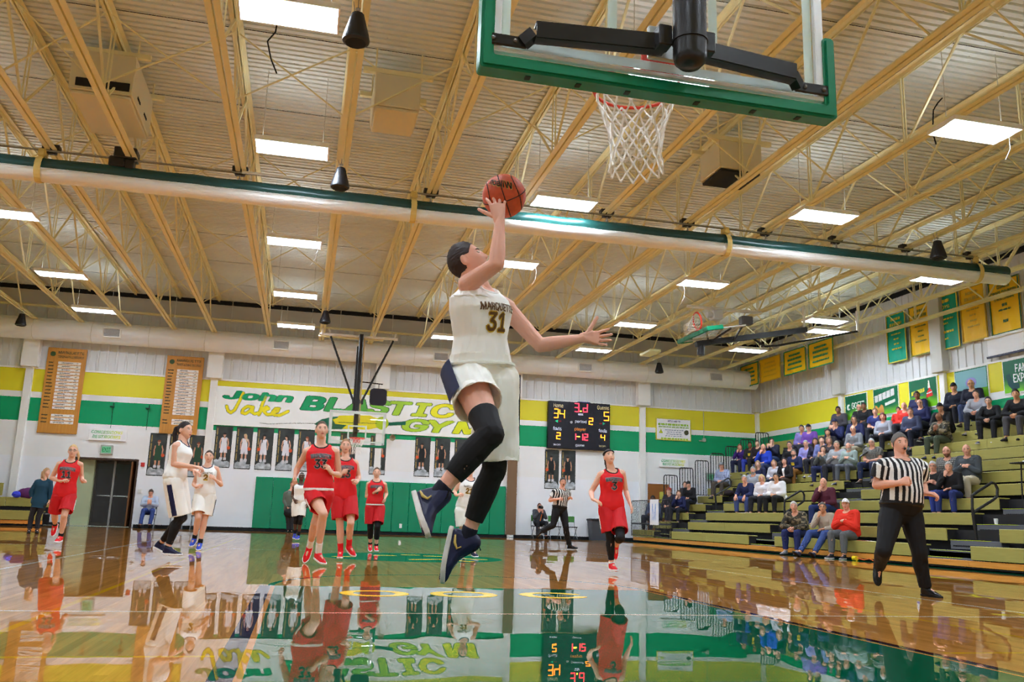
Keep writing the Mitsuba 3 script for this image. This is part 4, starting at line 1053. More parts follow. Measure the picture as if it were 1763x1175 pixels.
for y in np.arange(0.5, 28.5, 1.75):
    obj('wheel', trimesh.creation.cylinder(.05, .05).apply_transform(trimesh.transformations.rotation_matrix(math.pi / 2, (1, 0, 0))).apply_translation((RX + .15, y, .05)), mat((12, 12, 12), .6), st)
def bar_panel(P0, P1, z0, z1, n, r=.013):
    """Railing panel with rounded top corners between two feet."""
    P0, P1 = np.array(P0, float), np.array(P1, float)
    d = P1 - P0
    L = np.linalg.norm(d); d /= L
    c = .09
    top = [np.r_[P0, z0], np.r_[P0, z1 - c]] + [np.r_[P0 + d * (c - c * math.cos(a)), z1 - c + c * math.sin(a)] for a in (.5, 1.0, 1.4)] + [np.r_[P1 - d * (c - c * math.cos(a)), z1 - c + c * math.sin(a)] for a in (1.4, 1.0, .5)] + [np.r_[P1, z1 - c], np.r_[P1, z0]]
    ms = [tube(top, r * 1.3, 8)]
    for k in range(1, n):
        q = P0 + d * L * k / n
        ms.append(rod(np.r_[q, z0 + .02], np.r_[q, z1], r * .8, 6))
    ms.append(rod(np.r_[P0, z0 + .04], np.r_[P1, z0 + .04], r, 6))
    return cat(ms)
for k in range(7):                                   # stepped railing at the far end
    x0, zt = 11.78 + .65 * k, 2.5 + .305 * k
    obj('end_rail', bar_panel((x0, Y1B + .03), (min(x0 + .55, XR - .03), Y1B + .03), zt - 1.35, zt, 5, .015), black_steel, st)
# guard railing in front of the end section
obj('guard_rail', bar_panel((RX - .02, 24.9), (RX - .02, 28.5), .2, 1.48, 30, .011), black_steel, st)
obj('guard_bar', cat([cbx(RX - .04, RX, 24.9, 28.5, .62, .68, .006)]), black_steel, st)
gd = thing('letter_sign', 'white paper sign with a blue letter M hung on the front guard railing', 'sign')
obj('sheet', cbx(RX - .07, RX - .06, 25.83, 26.6, .62, 1.5, .002), mat((232, 238, 250), .6), gd)
obj('letter', wall_right_place(text('M', .56, .003, False, width=.34), 26.4, .78, RX - .07), mat((150, 176, 232), .6), gd)
# loop handrails in the aisles
def loop_rail(y, i, h=.92):
    x, z = rowx(i) + .05, seatz(i) - RZ0 + .2
    zt = z + h
    lp = [(x, y, zt - .3), (x + .02, y, zt - .05), (x + .1, y, zt), (x + .5, y, zt + .22), (x + .58, y, zt + .2), (x + .62, y, zt + .1), (x + .6, y, zt - .05), (x + .5, y, zt - .12), (x + .05, y, zt - .36), (x, y, zt - .42)]
    return cat([tube(lp, .027, 10), tube([(x, y, zt - .3), (x + .02, y, zt - .6), (x + .05, y, z - .02)], .03, 10)])
for (y, i) in ((12.1, 1), (12.1, 4), (19.0, 1), (19.0, 5), (25.75, 3), (5.4, 1)):
    obj('aisle_handrail', loop_rail(y, i), mat((28, 30, 34), .35, 0, .5), st)

# ---------------------------------------------------------------- small bleachers at the left
sl = thing('side_bench', 'low olive bleacher bench at the left edge by the wall', 'bleachers')
for i, (y0, z) in enumerate(((27.2, .46), (27.9, .86))):
    for a, b in ((-13.9, -10.6), (-10.59, -9.3)):
        obj('bench_seat', cat([cbx(a, b, y0, y0 + .03, z - .28, z, .006), cbx(a, b, y0, y0 + .3, z - .03, z, .006)]), 'mat_bench', sl)
    obj('foot_deck', bx(-13.9, -9.3, y0 + .3, y0 + .7, z - .1, z - .06), deck_m, sl)
    obj('riser', bx(-13.9, -9.3, y0 + .1, y0 + .12, .08, z - .28), riser_m, sl)
obj('toe_rail', cbx(-13.9, -9.3, 27.25, 27.28, .06, .17, .004), rail_wood, sl)
obj('back_panel', cbx(-13.9, -10.9, 28.5, 28.53, .9, 1.3, .006), 'mat_bench', sl)
obj('skirt', bx(-13.9, -9.3, 27.4, 27.42, 0, .1), riser_m, sl)
obj('end_rail', bar_panel((-12.6, 28.3), (-11.2, 28.3), .9, 2.55, 5), black_steel, sl)
jk_ = thing('folded_jacket', 'purple jacket with a bright blue corner lying on the left bench', 'jacket')
def lump(c, s, seed, f=3.0, a=.25, sub=3):
    m = trimesh.creation.icosphere(sub)
    n = meshkit.fbm(m.vertices * f + seed * 7.3, 3, seed)
    m.vertices *= (1 + a * (n - .5))[:, None]
    m.vertices *= s
    m.vertices += c
    return m
obj('body', lump((-9.95, 27.95, 1.0), (.36, .14, .17), 3), mat((92, 40, 96), .7), jk_, True)
obj('blue_corner', lump((-10.3, 27.88, .95), (.14, .1, .1), 5), mat((60, 70, 220), .6), jk_, True)

# ---------------------------------------------------------------- chairs and bin along the end wall
frame_grey = mat((150, 152, 156), .35, .6)
def chair(x, y, lab, green=True):
    t = thing('folding_chair', lab, 'chair')
    for s in (-1, 1):
        obj('leg', tube([(x + s * .2, y - .2, 0), (x + s * .2, y + .18, .46), (x + s * .19, y + .22, .82)], .012, 6), frame_grey, t)
        obj('leg', tube([(x + s * .18, y + .22, 0), (x + s * .18, y - .18, .45)], .012, 6), frame_grey, t)
    obj('stretcher', rod((x - .2, y - .1, .12), (x + .2, y - .1, .12), .01, 6), frame_grey, t)
    obj('seat', cbx(x - .21, x + .21, y - .2, y + .2, .43, .46, .012), mat((30, 32, 34), .5), t)
    obj('backrest', cbx(x - .2, x + .2, y + .19, y + .22, .62, .84, .012), mat((70, 130, 66), .5) if green else mat((30, 32, 34), .5), t)
chair(6.95, 28.9, 'folding chair under the seated photographer')
chair(7.62, 28.95, 'green-backed folding chair just right of the photographer')
chair(8.25, 28.95, 'green-backed folding chair right of the running far referee')
chair(-6.5, 28.9, 'dark chair under the man seated by the doorway', False)
chair(-5.62, 28.95, 'green-backed folding chair behind the tall player')
chair(-4.95, 28.95, 'green-backed folding chair behind player number 2')
bn_ = thing('trash_can', 'dark grey plastic trash can against the end wall by number 3', 'trash can')
def taper(x0, x1, y0, y1, x0t, x1t, y0t, y1t, z0, z1):
    pts = [(x, y, z0) for x in (x0, x1) for y in (y0, y1)] + [(x, y, z1) for x in (x0t, x1t) for y in (y0t, y1t)]
    return tm(m3d.Manifold.hull_points(np.array(pts, float)))
obj('bin', taper(9.08, 9.62, 28.85, 29.3, 9.02, 9.68, 28.8, 29.35, 0, .72), mat((70, 72, 78), .5), bn_)
obj('rim', cbx(8.99, 9.71, 28.77, 29.38, .7, .78, .02), mat((34, 34, 38), .5), bn_)
obj('lid_inset', bx(9.06, 9.64, 28.85, 29.3, .775, .785), mat((14, 14, 16), .7), bn_)
# ---------------------------------------------------------------- people: a continuous body, clothes as children
SPH = {1: np.array(trimesh.creation.icosphere(1).vertices), 2: np.array(trimesh.creation.icosphere(2).vertices)}
Mf = m3d.Manifold
def V3(*a): return np.array(a, float)
def unit(v):
    v = np.asarray(v, float)
    return v / (np.linalg.norm(v) + 1e-12)
def ball(c, r, q=1): return SPH[q] * r + np.asarray(c, float)
def hullp(*sets): return Mf.hull_points(np.vstack(sets))
def chain(P, R, q=1):
    return [hullp(ball(P[k], R[k], q), ball(P[k + 1], R[k + 1], q)) for k in range(len(P) - 1)]
def along(A, B, t): return A + (B - A) * t
def limb(A, B, prof, q=1, off=None, add=0.0, t0=0.0, t1=1.0):
    ts = [t0] + [t for t, _ in prof if t0 < t < t1] + [t1]
    rs = np.interp(ts, [t for t, _ in prof], [r for _, r in prof]) + add
    P = [along(A, B, t) + (off[0] * np.interp(t, off[1], off[2]) if off else 0) for t in ts]
    return chain(P, rs, q)
def disc(c, axis, r, n=16, squash=None):
    axis = unit(axis)
    a = unit(np.cross(axis, (0, 0, 1) if abs(axis[2]) < .9 else (1, 0, 0)))
    b = np.cross(axis, a)
    t = np.arange(n) * 2 * np.pi / n
    return np.asarray(c) + r * (np.cos(t)[:, None] * a + np.sin(t)[:, None] * b)
def sleeve(A, B, prof, add, t0, t1, n=18, off=None):
    """A close sleeve round a limb with flat ends."""
    ts = [t0] + [t for t, _ in prof if t0 + .02 < t < t1 - .02] + [t1]
    ax = B - A
    D = [disc(along(A, B, t) + (off[0] * np.interp(t, off[1], off[2]) if off else 0), ax, np.interp(t, [p[0] for p in prof], [p[1] for p in prof]) + add, n) for t in ts]
    return [hullp(D[k], D[k + 1]) for k in range(len(D) - 1)]
def union(ms): return Mf.batch_boolean(ms, m3d.OpType.Add)

def relaxed(m, iters):
    """Taubin smoothing; vertices that it would throw far stay where they were."""
    m.merge_vertices()
    if iters:
        old = np.array(m.vertices)
        trimesh.smoothing.filter_taubin(m, lamb=.5, nu=.52, iterations=iters)
        v = np.array(m.vertices)
        far_ = np.linalg.norm(v - old, axis=1) > .02
        v[far_] = old[far_]
        m.vertices = v
    return m

def finish(man, edge, iters=6, wrinkle=0.0, seed=0, freq=14.0, fade=None):
    if edge:
        man = man.refine_to_length(edge)
    m = relaxed(tm(man), iters)
    if wrinkle:
        n = meshkit.fbm(m.vertices * freq * (1, 1, .45) + seed, 3, seed) - .5
        if fade is not None:
            n = n * np.clip((np.linalg.norm(m.vertices - fade, axis=1) - .20) / .10, 0, 1)
        m.vertices += m.vertex_normals * (n * wrinkle)[:, None]
    return m

# --- head
def head_shape(sub, male):
    m = trimesh.creation.icosphere(sub)
    d = np.array(m.vertices)
    x, y, z = d.T
    X, Y, Z = .0715 * x, np.where(y > 0, .090, .098) * y, .114 * z
    low = np.clip(-z, 0, 1)
    X *= 1 - (.30 if male else .36) * low ** 1.3
    Y += .030 * low ** 1.4
    X *= 1 + .05 * np.exp(-((Z - .03) / .05) ** 2)
    fr = np.clip(y * 1.6, 0, 1)
    g = lambda v, s: np.exp(-(v / s) ** 2)
    nose = np.interp(Z, [-.040, -.030, -.024, .004, .026], [0, .020, .024, .010, 0])
    Y += fr * nose * g(X, .0125)
    Y -= fr * .0085 * g(np.abs(X) - .031, .014) * g(Z - .010, .011)
    Y += fr * (.005 if male else .003) * g(Z - .031, .009) * g(np.abs(X) - .026, .03)
    Y += fr * .004 * g(np.abs(X) - .042, .016) * g(Z + .02, .02)
    Y += fr * .0065 * g(X, .019) * g(Z + .056, .011)
    Y -= fr * .004 * g(X, .02) * g(Z + .0565, .0035)
    Y += fr * (.008 if male else .006) * g(X, .02) * g(Z + .094, .014)
    Y -= fr * .004 * g(X, .025) * g(Z + .076, .008)
    return np.stack([X, Y, Z], 1), np.array(m.faces)
def as_manifold(v, f): return Mf(m3d.Mesh(np.asarray(v, np.float32), np.asarray(f, np.uint32)))
def ellipsoid(c, r, q=2): return Mf.hull_points(SPH[q] * r + np.asarray(c, float))
HEADS = {}
def head_template(sub, male):
    if (sub, male) not in HEADS:
        man = as_manifold(*head_shape(sub, male))
        ears = [ellipsoid((s * .073, -.012, -.004), (.010, .020, .032), 2 if sub > 3 else 1) for s in (-1, 1)]
        HEADS[sub, male] = (man, union([man] + ears))
    return HEADS[sub, male]
HAIRS = {}
def hair_template(style, sub, male):
    """Hair in head coordinates (x right, y forward, z up)."""
    k = (style, sub, male)
    if k in HAIRS:
        return HAIRS[k]
    man = head_template(sub, male)[0]
    tight = style in ('ponytail', 'bun', 'buzz', 'dark_ponytail', 'tight', 'side_ponytail')
    sc = 1.03 if tight else 1.09
    shell = man.scale((sc + .01, sc, sc)).translate((0, -.004, .005))
    face = ellipsoid((0, .102, -.040), (.115, .134 if tight else .120, .122 if tight else .114), 2)
    out = shell - face
    keep = Mf.cube((.4, .4, .4), True).translate((0, 0, .2 - (.045 if style in ('ponytail', 'bun', 'dark_ponytail', 'tight') else .03)))
    nape = Mf.cube((.4, .2, .4), True).translate((0, -.135, .2 - .085))
    out = out ^ union([keep, nape])
    ears = union([ellipsoid((s * .082, -.012, -.006), (.022, .017, .030), 2) for s in (-1, 1)])
    extra = []
    if style in ('short', 'buzz', 'ponytail', 'bun', 'tight', 'dark_ponytail'):
        out = out - ears
    if tight:                                        # drawn back: nothing before or under the ears
        out = out - Mf.cube((.4, .2, .2), True).translate((0, .1 - .018, -.1 + .022))
    if style == 'bald':
        out = (out - ears) - Mf.cube((.4, .4, .4), True).translate((0, 0, .2 + .035)) - Mf.cube((.4, .2, .4), True).translate((0, .12, 0))
    if style in ('ponytail', 'dark_ponytail'):
        extra = chain([V3(0, -.095, .045), V3(0, -.135, .03), V3(0, -.15, -.04), V3(0, -.135, -.14), V3(.01, -.12, -.20)], [.022, .028, .030, .022, .008])
    if style == 'side_ponytail':
        out = out - ears
        extra = chain([V3(-.02, -.09, .03), V3(-.06, -.125, 0), V3(-.09, -.12, -.07), V3(-.10, -.10, -.14)], [.022, .026, .024, .008])
    if style == 'bun':
        extra = [ellipsoid((0, -.115, .05), (.035, .032, .035), 2)]
    if style == 'long':
        for s in (-1, 1):
            extra += chain([V3(s * .06, -.01, .04), V3(s * .074, -.02, -.05), V3(s * .07, -.005, -.14), V3(s * .065, .015, -.21)], [.028, .026, .026, .012])
        extra += [hullp(ball((-.055, -.08, 0), .03), ball((.055, -.08, 0), .03), ball((-.05, -.075, -.15), .03), ball((.05, -.075, -.15), .03))]
    if style == 'bob':
        for s in (-1, 1):
            extra += chain([V3(s * .062, 0, .05), V3(s * .076, -.015, -.02), V3(s * .07, -.01, -.085)], [.03, .028, .022])
        extra += [hullp(ball((-.05, -.07, .02), .035), ball((.05, -.07, .02), .035), ball((-.045, -.06, -.075), .03), ball((.045, -.06, -.075), .03))]
    if style == 'curly':
        extra = [ellipsoid((s * .05, -.03 + .02 * c, .06 - .05 * c), (.05, .06, .055), 1) for s in (-1, 1) for c in (0, 1)] + [ellipsoid((0, -.05, .07), (.075, .07, .06), 1)]
        extra = [e - face for e in extra]
    if extra:
        out = union([out] + extra)
    HAIRS[k] = out
    return out

# --- hands: wrist at the origin, fingers along +x, palm towards -z, thumb on +y (a right hand)
HANDS = {}
def hand_template(pose, q):
    if (pose, q) in HANDS:
        return HANDS[pose, q]
    curl, spread, thumb_out, thumb_curl = {'relaxed': (.38, .05, .55, .3), 'fist': (1.25, .0, .35, .8), 'open': (.10, .17, 1.0, .05), 'ball': (.30, .24, .9, .1), 'flat': (.12, .03, .5, .2), 'half': (.75, .04, .5, .5)}[pose]
    ms = [hullp(ball((0, .0, 0), .023, q), ball((.0, .014, 0), .019, q), ball((.082, .031, -.001), .0125, q), ball((.086, .010, .001), .0135, q), ball((.083, -.011, .001), .0125, q), ball((.074, -.029, -.001), .0115, q)),
          hullp(ball((.01, .016, -.006), .017, q), ball((.05, .030, -.010), .0145, q), ball((.05, .01, -.004), .014, q))]
    for k, (bx_, by, L, r) in enumerate(((.084, .031, .070, .0088), (.088, .010, .078, .0090), (.085, -.011, .072, .0086), (.075, -.030, .056, .0076))):
        a = (1.5 - k) * spread
        p, th = V3(bx_, by, 0), 0.0
        P, R = [p], [r * 1.12]
        for j, fr in enumerate((.46, .30, .24)):
            th += curl * (.75, 1.0, .75)[j] * (1 + .06 * k)
            p = p + L * fr * V3(math.cos(th) * math.cos(a), math.cos(th) * math.sin(a), -math.sin(th))
            P.append(p); R.append(r * (1.0, .92, .78)[j])
        ms += chain(P, R, q)
    p, a = V3(.032, .030, -.010), thumb_out
    P, R = [p], [.0135]
    for j, L in enumerate((.036, .032, .026)):
        aa = a - thumb_curl * j * .6
        p = p + L * V3(math.cos(aa), math.sin(aa), -.28 - .25 * thumb_curl * j)
        P.append(p); R.append((.0115, .0105, .0085)[j])
    ms += chain(P, R, q)
    m = union(ms)
    if q > 1:
        m = m.refine_to_length(.0035)
        t = tm(m); t.merge_vertices()
        trimesh.smoothing.filter_taubin(t, lamb=.5, nu=.52, iterations=5)
        m2 = as_manifold(t.vertices, t.faces)
        m = m2 if m2.status() == m3d.Error.NoError and m2.volume() > 1e-5 else m
    HANDS[pose, q] = m
    return m
def place(man, o, ex, ey, ez, s=1.0, mirror_y=False):
    if mirror_y:
        man = man.mirror((0, 1, 0))
    A = np.stack([np.asarray(ex) * s, np.asarray(ey) * s, np.asarray(ez) * s, np.asarray(o)], 1)
    return man.transform(A)

PROF = dict(thigh=[(0, .090), (.25, .088), (.5, .077), (.8, .061), (1, .056)], shin=[(0, .056), (.12, .053), (.3, .058), (.5, .051), (.75, .038), (1, .035)],
            upper=[(0, .050), (.3, .047), (.6, .043), (1, .038)], fore=[(0, .039), (.2, .041), (.5, .035), (.85, .027), (1, .025)])
#                t, half width, half depth, forward offset
TORSO_F = [(-.13, .110, .090, -.005), (0, .172, .112, -.012), (.14, .168, .108, -.006), (.36, .136, .094, .0), (.56, .148, .104, .008), (.70, .160, .118, .012), (.84, .160, .098, .0), (.95, .120, .068, -.008), (1.02, .066, .058, -.004)]
TORSO_M = [(-.13, .115, .095, -.005), (0, .170, .115, -.008), (.14, .168, .115, .0), (.36, .160, .112, .004), (.56, .170, .116, .006), (.72, .184, .122, .008), (.86, .180, .104, .0), (.96, .130, .076, -.008), (1.03, .072, .066, -.004)]

class Person:
    """sk: joints (metres, world): pelvis, neck, head, look (direction), and for l and r: shoulder, elbow, wrist, hip, knee, ankle, toe (direction)."""
    def __init__(s, key, label, sk, skin, male=False, q='mid', size=1.0, girth=1.0, belly=0.0, group=None, pieces=None):
        s.key = thing('person', label, 'person', group)
        s.sk = {k: np.asarray(v, float) for k, v in sk.items()}
        s.male, s.q, s.size, s.girth, s.belly = male, q, size, girth, belly
        s.skin = skin
        s.edge = {'hi': .009, 'mid': .016, 'low': .026}[q]
        s.nq = 2 if q == 'hi' else 1
        s.iters = {'hi': 8, 'mid': 5, 'low': 3}[q]
        k = s.sk
        s.hip_ax = unit(k['hip_r'] - k['hip_l'])
        s.sho_ax = unit(k['sho_r'] - k['sho_l'])
        s.P, s.N = k['pelvis'], k['neck']
        s.mid = (s.P + s.N) / 2 + k.get('bend', np.zeros(3))
        s.spine_len = np.linalg.norm(s.N - s.P)
        s.prof = {n: [(t, r * size * girth) for t, r in p] for n, p in PROF.items()}
        if male:
            for n in ('upper', 'fore'):
                s.prof[n] = [(t, r * 1.12) for t, r in s.prof[n]]
    def spine(s, t):
        """(centre, right, forward, up) along the spine, t = 0 at the pelvis and 1 at the neck."""
        u = np.clip(t, 0, 1)
        c = (1 - u) ** 2 * s.P + 2 * u * (1 - u) * s.mid + u * u * s.N
        d = unit(2 * (1 - u) * (s.mid - s.P) + 2 * u * (s.N - s.mid))
        c = c + d * (t - u) * s.spine_len
        r = s.hip_ax * (1 - u) + s.sho_ax * u
        r = unit(r - d * np.dot(r, d))
        return c, r, np.cross(d, r), d
    def ring(s, t, add=0.0, wide=1.0, n=20):
        prof = TORSO_M if s.male else TORSO_F
        T_ = [p[0] for p in prof]
        w, d, o = (np.interp(t, T_, [p[j] for p in prof]) * s.size for j in (1, 2, 3))
        g = s.girth if t < .9 else 1 + (s.girth - 1) * .4
        w, d = w * g, d * g
        b = s.belly * math.exp(-((t - .28) / .26) ** 2)
        c, r, f, u = s.spine(t)
        a = np.arange(n) * 2 * np.pi / n
        ca, sa = np.cos(a), np.sin(a)
        ca, sa = np.sign(ca) * np.abs(ca) ** .85, np.sign(sa) * np.abs(sa) ** .85
        ww = (w + add) * wide
        dd = d + add
        fy = np.where(sa > 0, dd + b * 1.2, dd)
        return c + f * o + r * (ca * (ww + b * .45))[:, None] + f * (sa * fy)[:, None]
    def torso(s, add=0.0, t0=-.13, t1=1.02, wide=1.0, extra=()):
        prof = TORSO_M if s.male else TORSO_F
        ts = sorted(set([t0] + [p[0] for p in prof if t0 + .02 < p[0] < t1 - .02] + [t1]))
        adds = add if callable(add) else (lambda t: add)
        R = [s.ring(t, adds(t), wide) for t in ts]
        return [hullp(R[k], R[k + 1]) for k in range(len(R) - 1)]
    def calf_off(s, side):
        k = s.sk
        A, B = k['knee_' + side], k['ank_' + side]
        th = unit(k['hip_' + side] - A)
        back = th - unit(B - A) * np.dot(th, unit(B - A))
        fwd = k.get('toe_' + side, s.spine(0)[2])
        d = unit(B - A)
        bk = -(fwd - d * np.dot(fwd, d))
        return (unit(bk) * s.size, [0, .3, .6, 1], [0, .012, .006, 0])
    def head_frame(s):
        f = unit(s.sk['look'])
        up = s.sk.get('head_up', None)
        up = unit(up) if up is not None else unit(unit(s.sk['head'] - s.N) * .5 + V3(0, 0, 1))
        up = unit(up - f * np.dot(up, f))
        return np.cross(f, up), f, up
    def in_head(s, man):
        r, f, u = s.head_frame()
        return place(man, s.sk['head'], r, f, u, s.size * s.sk.get('head_scale', np.array(1.0)))
    def body(s, hands=('relaxed', 'relaxed')):
        k, q, z = s.sk, s.nq, s.size
        ms = s.torso()
        for i, side in enumerate('lr'):
            sh, el, wr, hp, kn, an = (k[n + side] for n in ('sho_', 'elb_', 'wri_', 'hip_', 'knee_', 'ank_'))
            ms += limb(sh, el, s.prof['upper'], q) + limb(el, wr, s.prof['fore'], q)
            ms.append(hullp(ball(sh, .053 * z * (1.12 if s.male else 1) * s.girth ** .5, q), s.ring(.86, -.03), ball(along(s.N, sh, .5) + V3(0, 0, .0), .04 * z, q)))
            ms += limb(hp, kn, s.prof['thigh'], q) + limb(kn, an, s.prof['shin'], q, s.calf_off(side))
            ms.append(hullp(ball(kn, .056 * z * s.girth, q), ball(along(kn, an, .06) , .054 * z * s.girth, q)))
            toe = unit(k['toe_' + side])
            ms.append(hullp(ball(an, .034 * z, q), ball(an + toe * .10 * z - s.foot_up(side) * .045 * z, .028 * z, q)))
        nk = s.N
        r, f, u = s.head_frame()
        ms += [hullp(ball(nk, .060 * z * (1.1 if s.male else 1), q), ball(k['head'] - u * .055 * z - f * .022 * z, .053 * z * (1.1 if s.male else 1), q))]
        man = union(ms).refine_to_length(s.edge)
        t = relaxed(tm(man), s.iters)
        b = as_manifold(t.vertices, t.faces)
        if b.status() != m3d.Error.NoError:
            b = man
        parts = [b, s.in_head(head_template(4 if s.q == 'hi' else 3, s.male)[1])]
        for i, side in enumerate('lr'):
            if hands[i] is None:
                continue
            el, wr = k['elb_' + side], k['wri_' + side]
            fx = unit(k.get('fing_' + side, wr - el))
            pn = k.get('palm_' + side, None)
            if pn is None:
                pn = (s.spine(.6)[1] * (1 if side == 'l' else -1)) * .8 + V3(0, 0, -.4)
            pn = unit(pn - fx * np.dot(pn, fx))
            ez = -pn
            ey = np.cross(ez, fx)
            parts.append(place(hand_template(hands[i], s.nq), wr, fx, ey if side == 'r' else -ey, ez, z * (1.06 if s.male else 1.0), False) if side == 'r' else
                         place(hand_template(hands[i], s.nq), wr, fx, ey, ez, z * (1.06 if s.male else 1.0), True))
        s.man = union(parts)
        scene[s.key] = mikit.ply(tm(s.man), s.skin, True)
        taken.add(s.key)
        return s
    def foot_up(s, side):
        toe = unit(s.sk['toe_' + side])
        up = unit(s.sk['knee_' + side] - s.sk['ank_' + side])
        fu = s.sk.get('footup_' + side, None)
        up = unit(fu) if fu is not None else unit(up * .5 + V3(0, 0, 1))
        return unit(up - toe * np.dot(up, toe))
    def add(s, name, man, m, edge=None, iters=None, wrinkle=0.0, label=None, parent=None, smooth=True, seed=0, fade=None, freq=14.0, **kw):
        e = s.edge if edge is None else edge
        mesh = finish(man, e, s.iters if iters is None else iters, wrinkle, seed, freq, fade)
        return obj(name, mesh, m, parent or s.key, smooth, label=label, **kw)
    # ---- face
    def face(s, brow=(40, 28, 22), eye=(60, 40, 30), lips=(176, 92, 86), glasses=None, beard=None):
        r, f, u = s.head_frame()
        hs = s.size * float(s.sk.get('head_scale', 1.0))
        H = s.sk['head']
        W = lambda x, y, z: H + hs * (r * x + f * y + u * z)
        hi = s.q == 'hi'
        qq = 2 if hi else 1
        R = np.stack([r, f, u], 1) * hs
        def ell(c, rad): return trimesh.Trimesh(*(lambda mm: (mm.vertices, mm.faces))(tm(Mf.hull_points(SPH[qq] * rad @ R.T + W(*c)))), process=False)
        for sx in (-1, 1):
            if s.q != 'low':
                e = obj('eye', ell((sx * .031, .0735, .0105), (.0135, .0085, .0075)), mat((226, 222, 218), .2, 0, .5), s.key, True)
                obj('iris', ell((sx * .031, .0800, .0105), (.0062, .003, .0066)), mat(eye, .2, 0, .5), e, True)
            else:
                obj('eye', ell((sx * .031, .0765, .0105), (.0115, .006, .006)), mat(eye, .3), s.key, True)
            P = [W(sx * a, b, c) for a, b, c in ((.015, .0855, .0265), (.031, .0805, .030), (.048, .0685, .0265))]
            obj('eyebrow', tube(P, np.array((.0034, .0042, .002)) * hs, 6), mat(brow, .7), s.key, True)
        L = lambda a, b, c: W(a, b, c)
        obj('mouth', tm(union([hullp(ball(L(sx * .019, .0838, -.0565), .0018 * hs), ball(L(sx * .006, .0925, -.0525), .0042 * hs), ball(L(sx * .005, .0905, -.061), .0046 * hs), ball(L(0, .0905, -.0605), .0046 * hs)) for sx in (-1, 1)])), mat(lips, .5), s.key, True)
        if glasses:
            ms = []
            for sx in (-1, 1):
                an = np.arange(10) * 2 * np.pi / 10
                ms.append(tube([W(sx * .031 + .021 * math.cos(a), .096 - .004 * abs(math.cos(a)), .008 + .016 * math.sin(a)) for a in an], .0022 * hs, 5, True))
                ms.append(rod(W(sx * .052, .092, .012), W(sx * .077, .0, .012), .0022 * hs, 5))
            ms.append(rod(W(-.011, .098, .012), W(.011, .098, .012), .0022 * hs, 5))
            obj('glasses', cat(ms), mat(glasses, .3), s.key, True)
        if beard:
            b = head_template(3, s.male)[0].scale((1.04, 1.05, 1.03)).translate((0, .003, -.004))
            b = b - Mf.cube((.4, .4, .4), True).translate((0, 0, .2 - .045)) - Mf.cube((.4, .2, .4), True).translate((0, -.115, 0))
            b = b - ellipsoid((0, .1, -.056), (.022, .05, .009), 1)
            obj('beard', tm(s.in_head(b)), mat(beard, .9), s.key, 40)
        return s
    def hair(s, style, colour, rough=.6):
        if style is None:
            return s
        man = s.in_head(hair_template(style, 4 if s.q == 'hi' else 3, s.male))
        if s.q != 'low':
            man = man.refine_to_length(.007 if s.q == 'hi' else .011)
        mesh = tm(man)
        if s.q != 'low':
            mesh.merge_vertices()
            r, f, u = s.head_frame()
            d = np.array(mesh.vertices) - s.sk['head']
            q_ = np.stack([d @ r * 150, d @ f * 30, d @ u * 150], 1)
            mesh.vertices += mesh.vertex_normals * ((meshkit.fbm(q_, 2, 3) - .45) * .007)[:, None]
        obj('hair', mesh, mat(colour, rough, 0, .4), s.key, 50)
        return s
    def headband(s, colour, tilt=.18):
        r, f, u = s.head_frame()
        hs = s.size
        an = np.arange(24) * 2 * np.pi / 24
        P = [s.sk['head'] + hs * (r * .0765 * math.cos(a) + f * (.094 * math.sin(a) - .004) + u * (.058 + tilt * .06 * math.sin(a))) for a in an]
        obj('headband', tube(P, .008 * hs, 6, True), mat(colour, .7), s.key, True)
        return s
    def cap(s, colour, brim=None, brim_len=.075, beanie=False):
        dome = head_template(3, s.male)[0].scale((1.10, 1.09, 1.10)).translate((0, -.003, .008)) ^ Mf.cube((.5, .5, .4), True).translate((0, 0, .2 + (.038 if not beanie else .02)))
        cp = obj('cap' if not beanie else 'knit_cap', tm(s.in_head(dome)), mat(colour, .7), s.key, 50)
        if not beanie:
            br = hullp(*[V3(x, y, z)[None] for x, y in ((-.062, .06), (.062, .06), (-.05, .09 + brim_len * .7), (.05, .09 + brim_len * .7), (0, .095 + brim_len)) for z in (.044, .050)])
            obj('brim', tm(s.in_head(br)), mat(brim or colour, .7), cp, 30)
        return s
    # ---- clothes
    def top(s, m, sleeves='none', name='jersey', add=.014, hem=-.06, wrinkle=.006, loose=0.0, seed=1, neck=.97, trim=None, **kw):
        k = s.sk
        ms = s.torso(lambda t: (add + loose * max(0, .55 - t)) * s.size if t < .88 else .008 * s.size, hem, neck)
        for side in 'lr':
            sh, el, wr = k['sho_' + side], k['elb_' + side], k['wri_' + side]
            if sleeves == 'none':
                ms.append(hullp(s.ring(.86, .006)[(range(0, 20))], ball(along(s.N, sh, .52) + s.spine(.95)[3] * .006, .047 * s.size)))
            else:
                a = add + (.012 if sleeves == 'short' else .002)
                ms.append(hullp(ball(sh, .053 * s.size * (1.12 if s.male else 1) * s.girth ** .5 + add), s.ring(.84, add - .02), ball(along(s.N, sh, .45), .05 * s.size)))
                if sleeves == 'short':
                    ms += sleeve(sh, el, s.prof['upper'], a + .012, 0.0, .66)
                else:
                    ms += limb(sh, el, s.prof['upper'], 1, None, a) + sleeve(el, wr, s.prof['fore'], a, 0.02, .94)
        man = union(ms)
        c, r, f, u = s.spine(1.0)
        ro = (.082 if sleeves == 'none' else .074) * s.size * (1.06 if s.male else 1)
        hole = Mf.hull_points(SPH[2] * ro * (1, 1, 1) + c + f * .036 * s.size + u * .012 * s.size)
